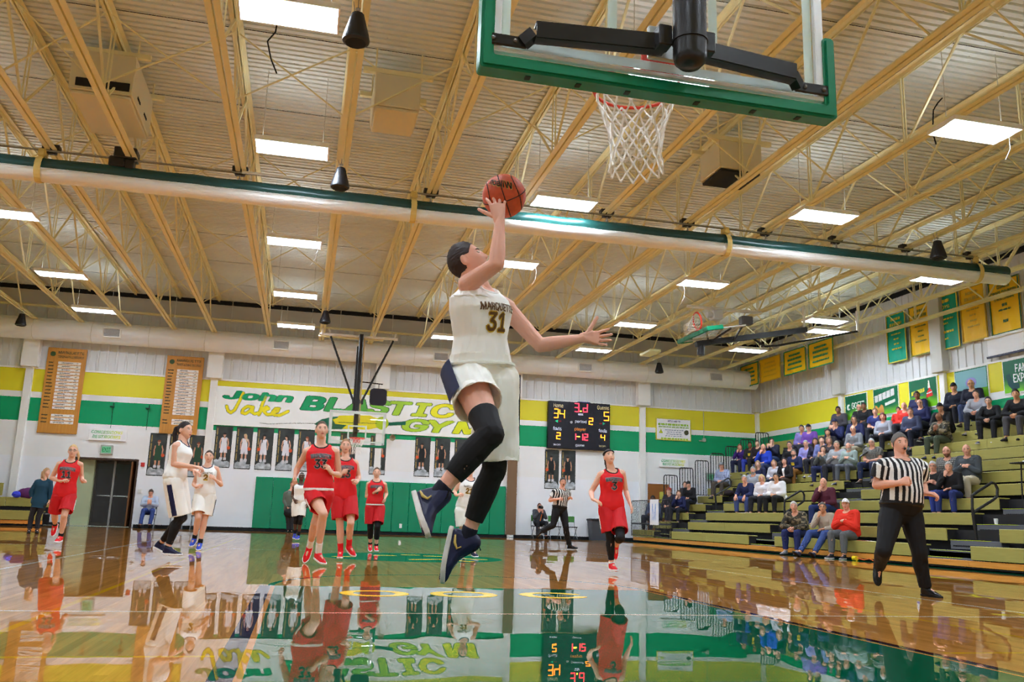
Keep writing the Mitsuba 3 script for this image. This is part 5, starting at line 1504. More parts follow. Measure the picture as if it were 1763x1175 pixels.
        if trim:
            shell = Mf.hull_points(SPH[2] * (ro + .014 * s.size) + c + f * .036 * s.size + u * .012 * s.size) - hole
            band = union(s.torso(lambda t: (add + .004) * s.size if t < .88 else .013 * s.size, .5, neck) + [hullp(s.ring(.86, .010), ball(along(s.N, k['sho_' + q_], .52) + s.spine(.95)[3] * .006, .051 * s.size)) for q_ in 'lr'])
            obj('collar', finish(band ^ shell, s.edge, 2), trim, s.key, True)
        return s.add(name, man - hole, m, wrinkle=wrinkle * s.size, seed=seed, fade=s.N, **kw)
    def trousers(s, m, to=.93, add=.016, name='trousers', wrinkle=.008, top_t=.12, flare=0.0, seed=2, **kw):
        k = s.sk
        ms = s.torso(add * s.size, -.13, top_t)
        ms.append(hullp(ball(k['hip_l'], s.prof['thigh'][0][1] + add), ball(k['hip_r'], s.prof['thigh'][0][1] + add)))
        for side in 'lr':
            hp, kn, an = k['hip_' + side], k['knee_' + side], k['ank_' + side]
            ms += limb(hp, kn, s.prof['thigh'], 1, None, add) + [hullp(ball(kn, s.prof['shin'][0][1] + add), ball(along(kn, an, .1), s.prof['shin'][0][1] + add))]
            pr = [(t, max(r, .050 * s.size) + flare * t) for t, r in s.prof['shin']]
            ms += sleeve(kn, an, pr, add * .8, 0.0, to, off=s.calf_off(side))
        return s.add(name, union(ms), m, wrinkle=wrinkle, seed=seed, **kw)
    def shorts(s, m, to=(.86, .86), hem_r=.112, name='shorts', top_t=.16, wrinkle=.010, hollow=True, seed=3, hip_r=.112, **kw):
        k, z = s.sk, s.size
        ms, cut = s.torso(.012 * z, -.10, top_t), []
        ms.append(hullp(ball(k['hip_l'], .102 * z), ball(k['hip_r'], .102 * z)))
        for side, t in zip('lr', to):
            hp, kn = k['hip_' + side], k['knee_' + side]
            ax = kn - hp
            ms += [hullp(ball(hp, hip_r * z), disc(along(hp, kn, .45), ax, (hip_r + .003) * z, 24)), hullp(disc(along(hp, kn, .45), ax, (hip_r + .003) * z, 24), disc(along(hp, kn, t), ax, hem_r * z, 24))]
            if hollow:
                cut.append(hullp(disc(along(hp, kn, max(.12, t - .32)), ax, .088 * z, 24), disc(along(hp, kn, t + .02), ax, (hem_r - .006) * z, 24)))
        man = union(ms)
        for c in cut:
            man = man - c
        return s.add(name, man, m, iters=2, wrinkle=wrinkle, seed=seed, **kw)
    def side_stripe(s, m, side, t0, t1, ang=.5, name='side_stripe', out=None, rr=.118):
        """A strip down the outside of a shorts leg."""
        k, z = s.sk, s.size
        hp, kn = k['hip_' + side], k['knee_' + side]
        ax = unit(kn - hp)
        o = s.hip_ax * (1 if side == 'r' else -1) if out is None else out
        o = unit(o - ax * np.dot(o, ax))
        b = np.cross(ax, o)
        rows = []
        for t in np.linspace(t0, t1, 9):
            rr_ = (rr if np.isscalar(rr) else np.interp(t, [t0, t1], rr)) * z
            rows.append([along(hp, kn, t) + rr_ * (o * math.cos(a) + b * math.sin(a)) for a in np.linspace(-ang, ang, 7)])
        v = np.array(rows).reshape(-1, 3)
        f = []
        for i in range(8):
            for j in range(6):
                a = i * 7 + j
                f += [[a, a + 1, a + 8], [a, a + 8, a + 7]]
        obj(name, trimesh.Trimesh(v, np.array(f), process=False), m, s.key, True)
        return s
    def sock(s, m, t0, name='sock', sides='lr', add=.005):
        for side in sides:
            k = s.sk
            ms = sleeve(k['knee_' + side], k['ank_' + side], s.prof['shin'], add, t0, 1.05, off=s.calf_off(side))
            s.add(name, union(ms), m, iters=1)
        return s
    def knee_sleeve(s, m, a=.55, b=.5, sides='lr', add=.006, name='knee_sleeve'):
        for side in sides:
            k = s.sk
            hp, kn, an = k['hip_' + side], k['knee_' + side], k['ank_' + side]
            ms = sleeve(hp, kn, s.prof['thigh'], add, a, 1.0) + [hullp(ball(kn, s.prof['shin'][0][1] + add + .002), ball(along(kn, an, .06), s.prof['shin'][0][1] + add))] + sleeve(kn, an, s.prof['shin'], add, .0, b, off=s.calf_off(side))
            s.add(name, union(ms), m, iters=2)
        return s
    def shoe(s, m, sole, sides='lr', high=False, sc=1.0, accent=None):
        for side in sides:
            k, z = s.sk, s.size * sc
            A, d, n = k['ank_' + side], unit(k['toe_' + side]), s.foot_up(side)
            w = np.cross(d, n)
            h = .085 * z
            up = [hullp(ball(A - d * .022 * z - n * .045 * z, .034 * z), ball(A + n * (.03 if high else .0) * z - d * .004 * z, .044 * z), ball(A + d * .055 * z - n * .035 * z, .038 * z)),
                  hullp(ball(A + d * .055 * z - n * .035 * z, .038 * z), ball(A - d * .022 * z - n * .045 * z, .034 * z), ball(A + d * .12 * z - n * .056 * z + w * .016 * z, .026 * z), ball(A + d * .12 * z - n * .056 * z - w * .016 * z, .026 * z)),
                  hullp(ball(A + d * .12 * z - n * .056 * z + w * .016 * z, .026 * z), ball(A + d * .12 * z - n * .056 * z - w * .016 * z, .026 * z), ball(A + d * .175 * z - n * .063 * z, .021 * z))]
            key = s.add('shoe', union(up), m, iters=3)
            pts = []
            for x, hw in ((-.058, .02), (-.04, .034), (.03, .034), (.10, .046), (.15, .043), (.185, .026), (.20, .012)):
                lift = .012 * max(0, (x - .12) / .08)
                for sg in (-1, 1):
                    for zz in (-h, -h + .021 * z):
                        pts.append(A + d * x * z + w * sg * hw * z + n * (zz + lift * z))
            so = Mf.hull_points(np.array(pts))
            obj('sole', finish(so, s.edge, 1), sole, key, 40)
            if accent:
                obj('shoe_mark', beam(A + d * .0 * z - n * .05 * z + w * .042 * z, A + d * .09 * z - n * .03 * z + w * .04 * z, .004, .012, n), accent, key)
        return s
    # ---- print on the chest: wrapped onto the garment by shooting back at it
    def wrap(s, poly_mesh, garment, t, m, name='lettering', lift=.003, up_shift=0.0, back=False, arch=0.0, parent=None, label=None):
        c, r, f, u = s.spine(t)
        if back:
            r, f = -r, -f
        v = poly_mesh.vertices.copy()
        x, y = v[:, 0], v[:, 1] + up_shift
        if arch:
            y = y - arch * (x / .12) ** 2
        O = c + r * -0 + np.outer(-x, r) + np.outer(y, u) + f * .6
        gm = garment
        tri = np.asarray(gm.vertices)[np.asarray(gm.faces)]
        near = ((tri.mean(1) - c) @ f) > -.05
        tri = tri[near]
        D = -f
        e1, e2 = tri[:, 1] - tri[:, 0], tri[:, 2] - tri[:, 0]
        pv = np.cross(D, e2)
        det = np.einsum('ij,ij->i', e1, pv)
        ok = np.abs(det) > 1e-12
        inv = np.where(ok, 1 / np.where(ok, det, 1), 0)
        best = np.full(len(O), .6)
        for i in range(len(O)):
            tv = O[i] - tri[:, 0]
            uu = np.einsum('ij,ij->i', tv, pv) * inv
            qv = np.cross(tv, e1)
            vv = (qv @ D) * inv
            tt = np.einsum('ij,ij->i', e2, qv) * inv
            hit = ok & (uu >= -1e-3) & (vv >= -1e-3) & (uu + vv <= 1.001) & (tt > 0)
            if hit.any():
                best[i] = tt[hit].min()
        W = O + D * best[:, None] + f * (lift + v[:, 2])[:, None]
        mm = trimesh.Trimesh(W, poly_mesh.faces, process=False)
        return obj(name, mm, m, parent or s.key, label=label)
    def print_text(s, txt, garment_key, t, h, w, m, arch=0.0, outline=None, name='lettering', bold=True, back=False):
        gm = meshkit.WRITTEN[scene[garment_key]['filename']]
        G = trimesh.Trimesh(gm[0].astype(float), gm[1], process=False)
        mm = text(txt, h, .0012, bold, 0, w)
        mm.vertices[:, 0] -= w / 2
        mm.vertices[:, 1] -= h / 2
        mm = mm.subdivide_to_size(max(.03, h * .5)) if s.q != 'low' else mm
        if outline:
            e = text(txt, h, .0008, bold, 0, w)
            e.vertices[:, 0] -= w / 2
            e.vertices[:, 1] -= h / 2
            ms = []
            for dx, dy in ((1, 0), (-1, 0), (0, 1), (0, -1)):
                k2 = e.copy(); k2.vertices[:, 0] += dx * h * .07; k2.vertices[:, 1] += dy * h * .07; ms.append(k2)
            s.wrap(cat(ms), G, t, outline, name + '_outline', .0025, arch=arch, back=back, parent=garment_key)
        s.wrap(mm, G, t, m, name, .0045, arch=arch, back=back, parent=garment_key)
        return s
# ---------------------------------------------------------------- joints of the standing and running people, metres
SK = {
    'p11': dict(head=(-5.348, 13.192, 1.539), neck=(-5.369, 13.242, 1.393), pelvis=(-5.406, 13.242, 0.842), sho_r=(-5.537, 13.242, 1.321), sho_l=(-5.222, 13.242, 1.328), elb_r=(-5.66, 13.362, 1.094), wri_r=(-5.448, 13.122, 1.035), elb_l=(-5.205, 13.382, 1.113), wri_l=(-5.126, 13.142, 1.04), hip_r=(-5.488, 13.242, 0.795), hip_l=(-5.315, 13.242, 0.801), knee_r=(-5.534, 13.362, 0.468), ank_r=(-5.602, 13.722, 0.33), knee_l=(-5.324, 13.082, 0.493), ank_l=(-5.374, 13.242, 0.151), look=(0.12, -1, 0.02), toe_l=(-0.12, -0.98, -0.12), toe_r=(-0.1, -0.35, -0.93), footup_r=(0, -0.93, 0.35), fing_r=(0.7, -0.6, 0.3), fing_l=(0.55, -0.75, 0.35), palm_r=(0.4, 0.3, -0.8), palm_l=(-0.5, 0.2, -0.8)),
    'p22': dict(head=(-3.163, 9.593, 1.674), neck=(-3.181, 9.593, 1.519), pelvis=(-3.221, 9.593, 1.037), sho_r=(-3.234, 9.453, 1.453), sho_l=(-3.145, 9.753, 1.474), elb_r=(-3.238, 9.453, 1.217), wri_r=(-2.987, 9.393, 1.194), elb_l=(-3.145, 9.793, 1.225), wri_l=(-2.991, 9.613, 1.156), hip_r=(-3.235, 9.513, 0.991), hip_l=(-3.188, 9.673, 1.007), knee_r=(-3.109, 9.543, 0.527), ank_r=(-3.218, 9.573, 0.156), knee_l=(-3.093, 9.693, 0.544), ank_l=(-3.363, 9.943, 0.196), look=(0.86, -0.5, 0.02), toe_r=(0.97, -0.2, -0.06), toe_l=(0.88, -0.2, -0.42), footup_l=(0.4, 0, 0.9), palm_r=(0, 0.2, -1), palm_l=(0, -0.2, -1)),
    'p2': dict(head=(-3.148, 12.758, 1.523), neck=(-3.156, 12.758, 1.378), pelvis=(-3.156, 12.758, 0.906), sho_r=(-3.282, 12.758, 1.285), sho_l=(-3.01, 12.758, 1.323), elb_r=(-3.355, 12.858, 1.066), wri_r=(-3.288, 12.618, 1.013), elb_l=(-2.92, 12.838, 1.071), wri_l=(-2.991, 12.598, 1.141), hip_r=(-3.23, 12.758, 0.849), hip_l=(-3.071, 12.758, 0.855), knee_r=(-3.207, 12.608, 0.526), ank_r=(-3.253, 12.808, 0.184), knee_l=(-3.116, 12.718, 0.496), ank_l=(-3.151, 12.758, 0.109), look=(0.02, -1, 0.02), toe_r=(-0.2, -0.9, -0.4), toe_l=(-0.05, -0.97, -0.25), fing_r=(0.5, -0.7, 0.3), fing_l=(-0.6, -0.5, 0.6), palm_r=(0.6, 0.2, -0.6), palm_l=(-0.5, 0.6, -0.5)),
    'p33': dict(head=(-1.402, 9.103, 1.725), neck=(-1.395, 9.143, 1.546), pelvis=(-1.383, 9.143, 0.947), sho_r=(-1.567, 9.143, 1.442), sho_l=(-1.198, 9.143, 1.454), elb_r=(-1.675, 9.303, 1.229), wri_r=(-1.696, 9.263, 1.123), elb_l=(-1.13, 9.243, 1.158), wri_l=(-1.243, 9.023, 1.171), hip_r=(-1.454, 9.123, 0.885), hip_l=(-1.29, 9.143, 0.891), knee_r=(-1.31, 8.783, 0.648), ank_r=(-1.33, 9.063, 0.152), knee_l=(-1.397, 9.193, 0.53), ank_l=(-1.439, 9.503, 0.211), look=(0.1, -1, 0.12), toe_r=(0.5, -0.8, -0.3), toe_l=(-0.3, -0.35, -0.88), footup_l=(-0.1, -0.9, 0.3), fing_r=(-0.2, -0.6, -0.7), fing_l=(-0.5, -0.45, 0.75), palm_r=(0.9, 0, 0), palm_l=(-0.7, 0.5, -0.2)),
    'p13': dict(head=(-1.011, 10.568, 1.641), neck=(-1.003, 10.568, 1.473), pelvis=(-0.986, 10.568, 0.927), sho_r=(-1.132, 10.568, 1.386), sho_l=(-0.856, 10.568, 1.402), elb_r=(-1.127, 10.668, 1.167), wri_r=(-1.056, 10.428, 1.221), elb_l=(-0.782, 10.688, 1.202), wri_l=(-0.812, 10.468, 1.136), hip_r=(-1.066, 10.568, 0.879), hip_l=(-0.896, 10.568, 0.886), knee_r=(-1.019, 10.508, 0.507), ank_r=(-0.981, 10.568, 0.113), knee_l=(-0.874, 10.348, 0.533), ank_l=(-0.861, 10.628, 0.202), look=(0.02, -1, 0.06), toe_r=(-0.1, -0.99, -0.05), toe_l=(0.5, -0.7, -0.5), footup_l=(0, -0.5, 0.8), fing_r=(0.5, -0.6, 0.5), fing_l=(-0.2, -0.9, -0.1), palm_r=(0.4, 0.6, -0.3), palm_l=(-0.7, 0.2, -0.6)),
    'p4': dict(head=(-0.305, 13.332, 1.399), neck=(-0.302, 13.332, 1.271), pelvis=(-0.301, 13.332, 0.829), sho_r=(-0.436, 13.332, 1.196), sho_l=(-0.153, 13.332, 1.198), elb_r=(-0.454, 13.432, 0.982), wri_r=(-0.305, 13.172, 1.063), elb_l=(-0.097, 13.452, 1.04), wri_l=(-0.138, 13.282, 0.956), hip_r=(-0.379, 13.332, 0.778), hip_l=(-0.212, 13.332, 0.783), knee_r=(-0.357, 13.332, 0.432), ank_r=(-0.328, 13.532, 0.137), knee_l=(-0.248, 13.192, 0.449), ank_l=(-0.235, 13.332, 0.115), look=(-0.05, -1, 0.06), toe_r=(0, -0.9, -0.4), toe_l=(0.02, -0.98, -0.15), fing_r=(0.6, -0.5, 0.55), fing_l=(0, -0.6, -0.7), palm_r=(0.3, 0.7, -0.3), palm_l=(-0.9, 0, 0)),
    'pdark': dict(head=(-1.624, 18.871, 1.494), neck=(-1.632, 18.871, 1.34), pelvis=(-1.637, 18.871, 0.918), sho_r=(-1.777, 18.871, 1.237), sho_l=(-1.471, 18.871, 1.259), elb_r=(-1.809, 18.951, 1.059), wri_r=(-1.754, 18.771, 0.945), elb_l=(-1.408, 18.971, 1.042), wri_l=(-1.423, 18.821, 0.877), hip_r=(-1.715, 18.871, 0.851), hip_l=(-1.555, 18.871, 0.857), knee_r=(-1.68, 18.851, 0.499), ank_r=(-1.68, 18.971, 0.161), knee_l=(-1.579, 18.771, 0.502), ank_l=(-1.593, 18.871, 0.118), look=(0.3, -1, 0), toe_r=(-0.1, -0.9, -0.3), toe_l=(-0.3, -0.9, -0.1), fing_r=(0.3, -0.6, -0.5)),
    'p21': dict(head=(1.158, 12.05, 1.447), neck=(1.165, 12.05, 1.31), pelvis=(1.113, 12.05, 0.816), sho_r=(1.006, 12.05, 1.233), sho_l=(1.323, 12.05, 1.257), elb_r=(0.925, 12.15, 1.083), wri_r=(0.924, 11.93, 1.018), elb_l=(1.427, 12.15, 1.077), wri_l=(1.277, 11.91, 1.017), hip_r=(1.03, 12.05, 0.764), hip_l=(1.199, 12.05, 0.77), knee_r=(1.074, 12.05, 0.456), ank_r=(1.183, 12.45, 0.203), knee_l=(1.197, 11.9, 0.446), ank_l=(1.274, 12.05, 0.106), look=(0, -1, 0.05), toe_r=(0, -0.5, -0.85), footup_r=(0, -0.9, 0.3), toe_l=(0.2, -0.97, -0.1), fing_r=(0.5, -0.6, 0.2), palm_r=(0.6, 0.2, -0.7)),
    'p3': dict(head=(2.38, 8.479, 1.512), neck=(2.417, 8.499, 1.345), pelvis=(2.426, 8.499, 0.861), sho_r=(2.272, 8.499, 1.276), sho_l=(2.575, 8.499, 1.305), elb_r=(2.172, 8.599, 1.044), wri_r=(2.119, 8.379, 0.945), elb_l=(2.664, 8.599, 1.078), wri_l=(2.665, 8.449, 0.911), hip_r=(2.344, 8.499, 0.815), hip_l=(2.51, 8.499, 0.82), knee_r=(2.395, 8.449, 0.48), ank_r=(2.432, 8.499, 0.117), knee_l=(2.458, 8.239, 0.464), ank_l=(2.585, 8.739, 0.352), look=(-0.02, -1, 0.28), toe_r=(0.03, -0.99, -0.05), toe_l=(-0.02, -0.25, -0.96), footup_l=(0, -0.95, 0.2), fing_r=(0.75, -0.5, -0.35), fing_l=(0.25, -0.4, -0.85), palm_r=(0.3, 0.1, -0.9), palm_l=(-0.9, 0.2, 0)),
    'refnear': dict(head=(4.586, 5.481, 1.571), neck=(4.591, 5.481, 1.418), pelvis=(4.552, 5.481, 0.888), sho_r=(4.365, 5.481, 1.333), sho_l=(4.791, 5.481, 1.352), elb_r=(4.311, 5.531, 1.127), wri_r=(4.384, 5.261, 1.141), elb_l=(4.907, 5.581, 1.152), wri_l=(4.741, 5.321, 1.051), hip_r=(4.438, 5.481, 0.845), hip_l=(4.667, 5.481, 0.852), knee_r=(4.243, 5.381, 0.454), ank_r=(4.489, 5.801, 0.282), knee_l=(4.695, 5.421, 0.446), ank_l=(4.79, 5.481, 0.086), look=(-0.25, -0.97, 0.02), toe_l=(0.2, -0.97, -0.08), toe_r=(-0.3, -0.4, -0.86), footup_r=(-0.2, -0.85, 0.35), fing_r=(0.9, -0.35, 0.2), fing_l=(0.6, -0.75, -0.15), palm_r=(0.1, 0.9, -0.3), palm_l=(-0.5, 0, -0.8)),
    'reffar': dict(head=(4.489, 17.599, 1.565), neck=(4.473, 17.599, 1.407), pelvis=(4.417, 17.599, 0.952), sho_r=(4.298, 17.519, 1.336), sho_l=(4.619, 17.679, 1.352), elb_r=(4.163, 17.549, 1.128), wri_r=(4.276, 17.349, 1.157), elb_l=(4.691, 17.799, 1.197), wri_l=(4.63, 17.549, 1.195), hip_r=(4.325, 17.549, 0.893), hip_l=(4.518, 17.649, 0.899), knee_r=(4.239, 17.499, 0.55), ank_r=(3.986, 17.599, 0.396), knee_l=(4.548, 17.499, 0.532), ank_l=(4.681, 17.599, 0.102), look=(-0.12, -1, 0.02), toe_l=(0.9, -0.4, -0.02), toe_r=(-0.35, -0.1, -0.93), footup_r=(0.9, -0.3, 0.2), fing_r=(0.8, -0.5, 0.2), fing_l=(0.4, -0.9, 0.2), palm_r=(0.2, 0.6, -0.7), palm_l=(-0.5, 0.4, -0.7)),
    'woman': dict(head=(-7.445, 19.875, 1.397), neck=(-7.472, 19.875, 1.245), pelvis=(-7.512, 19.875, 0.701), sho_r=(-7.613, 19.875, 1.163), sho_l=(-7.349, 19.875, 1.182), elb_r=(-7.708, 19.875, 0.959), wri_r=(-7.685, 19.875, 0.813), elb_l=(-7.292, 19.875, 0.944), wri_l=(-7.293, 19.875, 0.77), hip_r=(-7.577, 19.875, 0.668), hip_l=(-7.427, 19.875, 0.673), knee_r=(-7.639, 19.875, 0.372), ank_r=(-7.64, 19.875, 0.07), knee_l=(-7.489, 19.875, 0.377), ank_l=(-7.481, 19.875, 0.074), look=(0.9, -0.4, 0.0), toe_r=(0.2, -0.97, 0), toe_l=(0.35, -0.93, 0)),
    'manwall': dict(head=(-1.922, 28.286, 1.61), neck=(-1.944, 28.286, 1.413), pelvis=(-1.963, 28.286, 0.748), sho_r=(-2.116, 28.286, 1.276), sho_l=(-1.796, 28.286, 1.287), elb_r=(-2.143, 28.286, 1.043), wri_r=(-2.031, 28.136, 0.814), elb_l=(-1.76, 28.286, 1.01), wri_l=(-1.809, 28.136, 0.775), hip_r=(-2.024, 28.286, 0.7), hip_l=(-1.873, 28.286, 0.705), knee_r=(-1.968, 28.286, 0.356), ank_r=(-1.944, 28.286, 0.054), knee_l=(-1.85, 28.286, 0.359), ank_l=(-1.835, 28.286, 0.057), look=(0.4, -1, 0), toe_r=(-0.1, -1, 0), toe_l=(0.1, -1, 0)),
    'main': dict(head=(-0.821, 1.84, 2.001), neck=(-0.755, 1.84, 1.871), pelvis=(-0.718, 1.86, 1.433), sho_r=(-0.829, 1.75, 1.856), sho_l=(-0.573, 1.95, 1.793), elb_r=(-0.726, 1.53, 1.912), wri_r=(-0.71, 1.56, 2.158), elb_l=(-0.385, 1.91, 1.59), wri_l=(-0.165, 1.84, 1.633), hip_r=(-0.795, 1.82, 1.365), hip_l=(-0.622, 1.9, 1.37), knee_r=(-0.735, 1.48, 1.047), ank_r=(-0.986, 1.52, 0.738), knee_l=(-0.612, 1.94, 0.909), ank_l=(-0.738, 2.02, 0.526), look=(0.8, -0.24, 0.5), head_up=(-0.45, 0.14, 0.86), toe_r=(0.1, -0.72, -0.62), footup_r=(0.85, -0.1, 0.3), toe_l=(-0.2, -0.16, -0.97), footup_l=(0.93, -0.25, -0.2), fing_r=(-0.16, 0.1, 0.98), palm_r=(0.25, 0.95, 0.1), fing_l=(0.98, -0.05, 0.08), palm_l=(-0.1, -0.95, 0.15)),
}
BALL_C, BALL_R = (-0.671, 1.66, 2.33), 0.1156
def skin_mat(c):
    k = 'skin_%02x%02x%02x' % c
    if k not in scene:
        scene[k] = {'type': 'twosided', 'bsdf': {'type': 'principled', 'base_color': {'type': 'rgb', 'value': lin(c)}, 'roughness': .48, 'specular': .35}}
    return k
FAIR, ROSY, TAN, BROWN, DARKS = skin_mat((226, 178, 154)), skin_mat((222, 164, 140)), skin_mat((206, 152, 118)), skin_mat((140, 92, 66)), skin_mat((84, 56, 42))
red_j, red_s = mat((216, 28, 34), .6), mat((196, 22, 30), .6)
white_j, white_s = mat((242, 244, 242), .6), mat((240, 241, 236), .6)
navy, blackc, white_c, grey_c = mat((20, 26, 66), .6), mat((16, 16, 20), .7), mat((238, 238, 238), .6), mat((150, 152, 156), .6)
gold_t, gold_e = mat((96, 66, 30), .5), mat((196, 164, 52), .5)
red_shoe, white_sole = mat((224, 24, 36), .45), mat((238, 236, 234), .45)
navy_shoe, gum = mat((22, 26, 60), .5), mat((206, 200, 196), .45)

def red_player(k, label, num, hair, hcol, size, brow=(70, 50, 36), hands=('relaxed', 'relaxed'), band=None, sleeves=None, sock=None, skin=FAIR, waistband=True, glasses=None, hem=(.80, .80), arm_band=None):
    p = Person('person', label, SK[k], skin, False, 'mid', size, 1.0)
    p.body(hands).face(brow, glasses=glasses).hair(hair, hcol)
    sh = p.shorts(red_s, hem, .118)
    j = p.top(red_j, 'none', 'jersey', .020, -.10 if not waistband else .02, seed=4, trim=blackc)
    if waistband:
        obj('waistband', finish(union(p.torso(.022 * size, -.01, .045)), .012, 2), white_c, p.key, True)
    for s in 'lr':
        p.side_stripe(white_c, s, .18, .70, .14, rr=[.117, .122])
    if num:
        p.print_text('WASHINGTON', j, .735, .052 * size, .25 * size, mat((40, 34, 40), .5), .012, grey_c)
        p.print_text(num, j, .56, .105 * size, (.075 if len(num) == 1 else .15) * size, mat((30, 26, 30), .5), 0, grey_c, 'number')
    if band:
        p.headband(band)
    for side, a, b in (sleeves or ()):
        p.knee_sleeve(blackc, a, b, side)
    for side, t0, m in (sock or ()):
        p.sock(m, t0, sides=side)
    p.shoe(red_shoe, white_sole)
    return p
red_player('p11', 'person in red running at the left in front of the open doorway, wearing sports goggles', '11', 'side_ponytail', (206, 170, 120), .95, hands=('half', 'half'), sock=(('l', .82, blackc), ('r', .8, blackc)), waistband=False, glasses=(60, 50, 50))
red_player('p33', 'person in red uniform number 33, nearest runner left of the shooter', '33', 'tight', (84, 60, 44), 1.04, hands=('half', 'half'), sock=(('lr', .72, white_c),), hem=(.68, .52))
red_player('p13', 'person in red uniform running just behind number 33', '23', 'tight', (150, 108, 72), .98, hands=('half', 'fist'), sock=(('lr', .68, red_shoe),), waistband=False)
red_player('p4', 'person in red uniform with black leg sleeves before the green pads', '4', 'dark_ponytail', (96, 70, 48), .87, hands=('half', 'half'), sleeves=(('l', .72, .62), ('r', .72, .62)), sock=(('lr', .86, blackc),))
red_player('p3', 'person in red uniform number 3 with black headband, right of the shooter', '3', 'dark_ponytail', (52, 36, 30), .93, hands=('relaxed', 'relaxed'), band=(20, 20, 26), sleeves=(('r', .7, .84), ('l', .72, .3)), sock=(('r', .9, white_c),), waistband=False, hem=(.76, .84))

def white_player(k, label, num, hair, hcol, size, brow=(60, 44, 34), hands=('relaxed', 'relaxed'), skin=FAIR, q='mid', shoe=navy_shoe, sole=white_sole, hem=(.80, .80), band=None):
    p = Person('person', label, SK[k], skin, False, q, size, 1.0)
    p.body(hands).face(brow).hair(hair, hcol)
    p.shorts(white_s, hem, .120, hip_r=.118)
    j = p.top(white_j, 'none', 'jersey', .018, .02, seed=6, trim=navy)
    for s in 'lr':
        p.side_stripe(navy, s, .05, min(hem) - .03, .26, rr=[.121, .123])
    if num:
        p.print_text('MARQUETTE', j, .72, .036 * size, .22 * size, gold_t, .004, None)
        p.print_text(num, j, .57, .09 * size, (.07 if len(num) == 1 else .12) * size, gold_t, 0, gold_e, 'number')
    if band:
        p.headband(band)
    p.shoe(shoe, sole)
    return p
p = white_player('p22', 'person in white uniform with long dark ponytail, tallest at the left, in profile', None, 'dark_ponytail', (36, 24, 22), 1.03, hands=('relaxed', 'half'), shoe=navy_shoe, hem=(.92, .92))
p.knee_sleeve(blackc, .7, .86, 'lr'); p.sock(blackc, .93)
p = white_player('p2', 'person in white uniform number 2 running left of the green wall pads', '2', 'bun', (60, 42, 34), .92, hands=('half', 'half'), shoe=mat((50, 76, 190), .5))
p.sock(blackc, .8)
p = white_player('p21', 'person in white uniform number 21, seen between the legs of the shooter', '21', 'bun', (70, 48, 36), .93, hands=('half', 'half'))
p = white_player('pdark', 'person in white uniform with a white headband, half hidden behind number 33', None, 'bun', (20, 16, 16), .88, brow=(20, 16, 14), hands=('relaxed', 'relaxed'), skin=DARKS, shoe=mat((50, 70, 190), .5), band=(230, 230, 230))
p.knee_sleeve(blackc, .72, .3, 'lr'); p.sock(blackc, .72)

# referees
def stripes(p, n, uv):
    u = uv.x
    k = u / 0.058
    return dr.select(k - dr.floor(k) < 0.5, mi.Color3f(.75, .74, .72), mi.Color3f(.008, .008, .01))
procmat('mat_referee', stripes, .65)
def referee(k, label, size, girth, belly, hair, hcol, hands, skin, q='mid', whistle=True):
    p = Person('person', label, SK[k], skin, True, q, size, girth, belly)
    p.body(hands).face(tuple(int(c * .7) for c in hcol)).hair(hair, hcol)
    key = p.top('mat_referee', 'short', 'striped_shirt', .016, .04, seed=8, trim=blackc)
    f = scene[key]['filename']
    v, fa, nn = meshkit.WRITTEN[f][:3]
    uv = []
    for w in v.astype(float):
        t = np.clip(np.dot(w - p.P, p.N - p.P) / p.spine_len ** 2, 0, 1)
        c, r, fo, u = p.spine(float(t))
        uv.append((np.dot(w - c, r), t))
    uv = np.array(uv)
    for side, sg in (('l', -1), ('r', 1)):           # the sleeves' stripes run down the arm
        sh, el = p.sk['sho_' + side], p.sk['elb_' + side]
        ax = unit(el - sh)
        d = v - sh
        tt = d @ ax / np.linalg.norm(el - sh)
        rad = np.linalg.norm(d - np.outer(d @ ax, ax), axis=1)
        on_arm = (tt > .12) & (rad < .085 * size) & (np.abs(uv[:, 0]) > .17 * size)
        e = unit(np.cross(ax, p.spine(.8)[2]))
        uv[on_arm, 0] = (d @ np.cross(ax, e))[on_arm] + .3
    scene[key] = mikit.ply((v, fa), 'mat_referee', True, uv=uv)
    p.trousers(blackc, .96, .018, 'trousers', .012, .13)
    obj('belt', finish(union(p.torso(.026 * size, .05, .10)), .02, 1), mat((24, 22, 22), .4), p.key, True)
    for s in 'lr':
        A, B = p.sk['sho_' + s], p.sk['elb_' + s]
        obj('cuff', tm(union(sleeve(A, B, p.prof['upper'], .034, .60, .665))), blackc, p.key, 30)
    p.shoe(mat((14, 14, 16), .3), mat((12, 12, 12), .5))
    if whistle:
        r, f, u = p.head_frame()
        H = p.sk['head']
        obj('whistle', trimesh.creation.icosphere(2, .014).apply_translation(H + (f * .105 - u * .06 + r * -.004) * size), mat((10, 10, 12), .3), p.key, True)
    return p
referee('refnear', 'person in black and white referee shirt walking in front of the bleachers', 1.0, 1.13, .05, 'short', (92, 86, 82), ('half', 'half'), ROSY)
referee('reffar', 'person in black and white referee shirt running by the end wall', 1.0, 1.02, .01, 'short', (60, 52, 48), ('half', 'half'), ROSY)

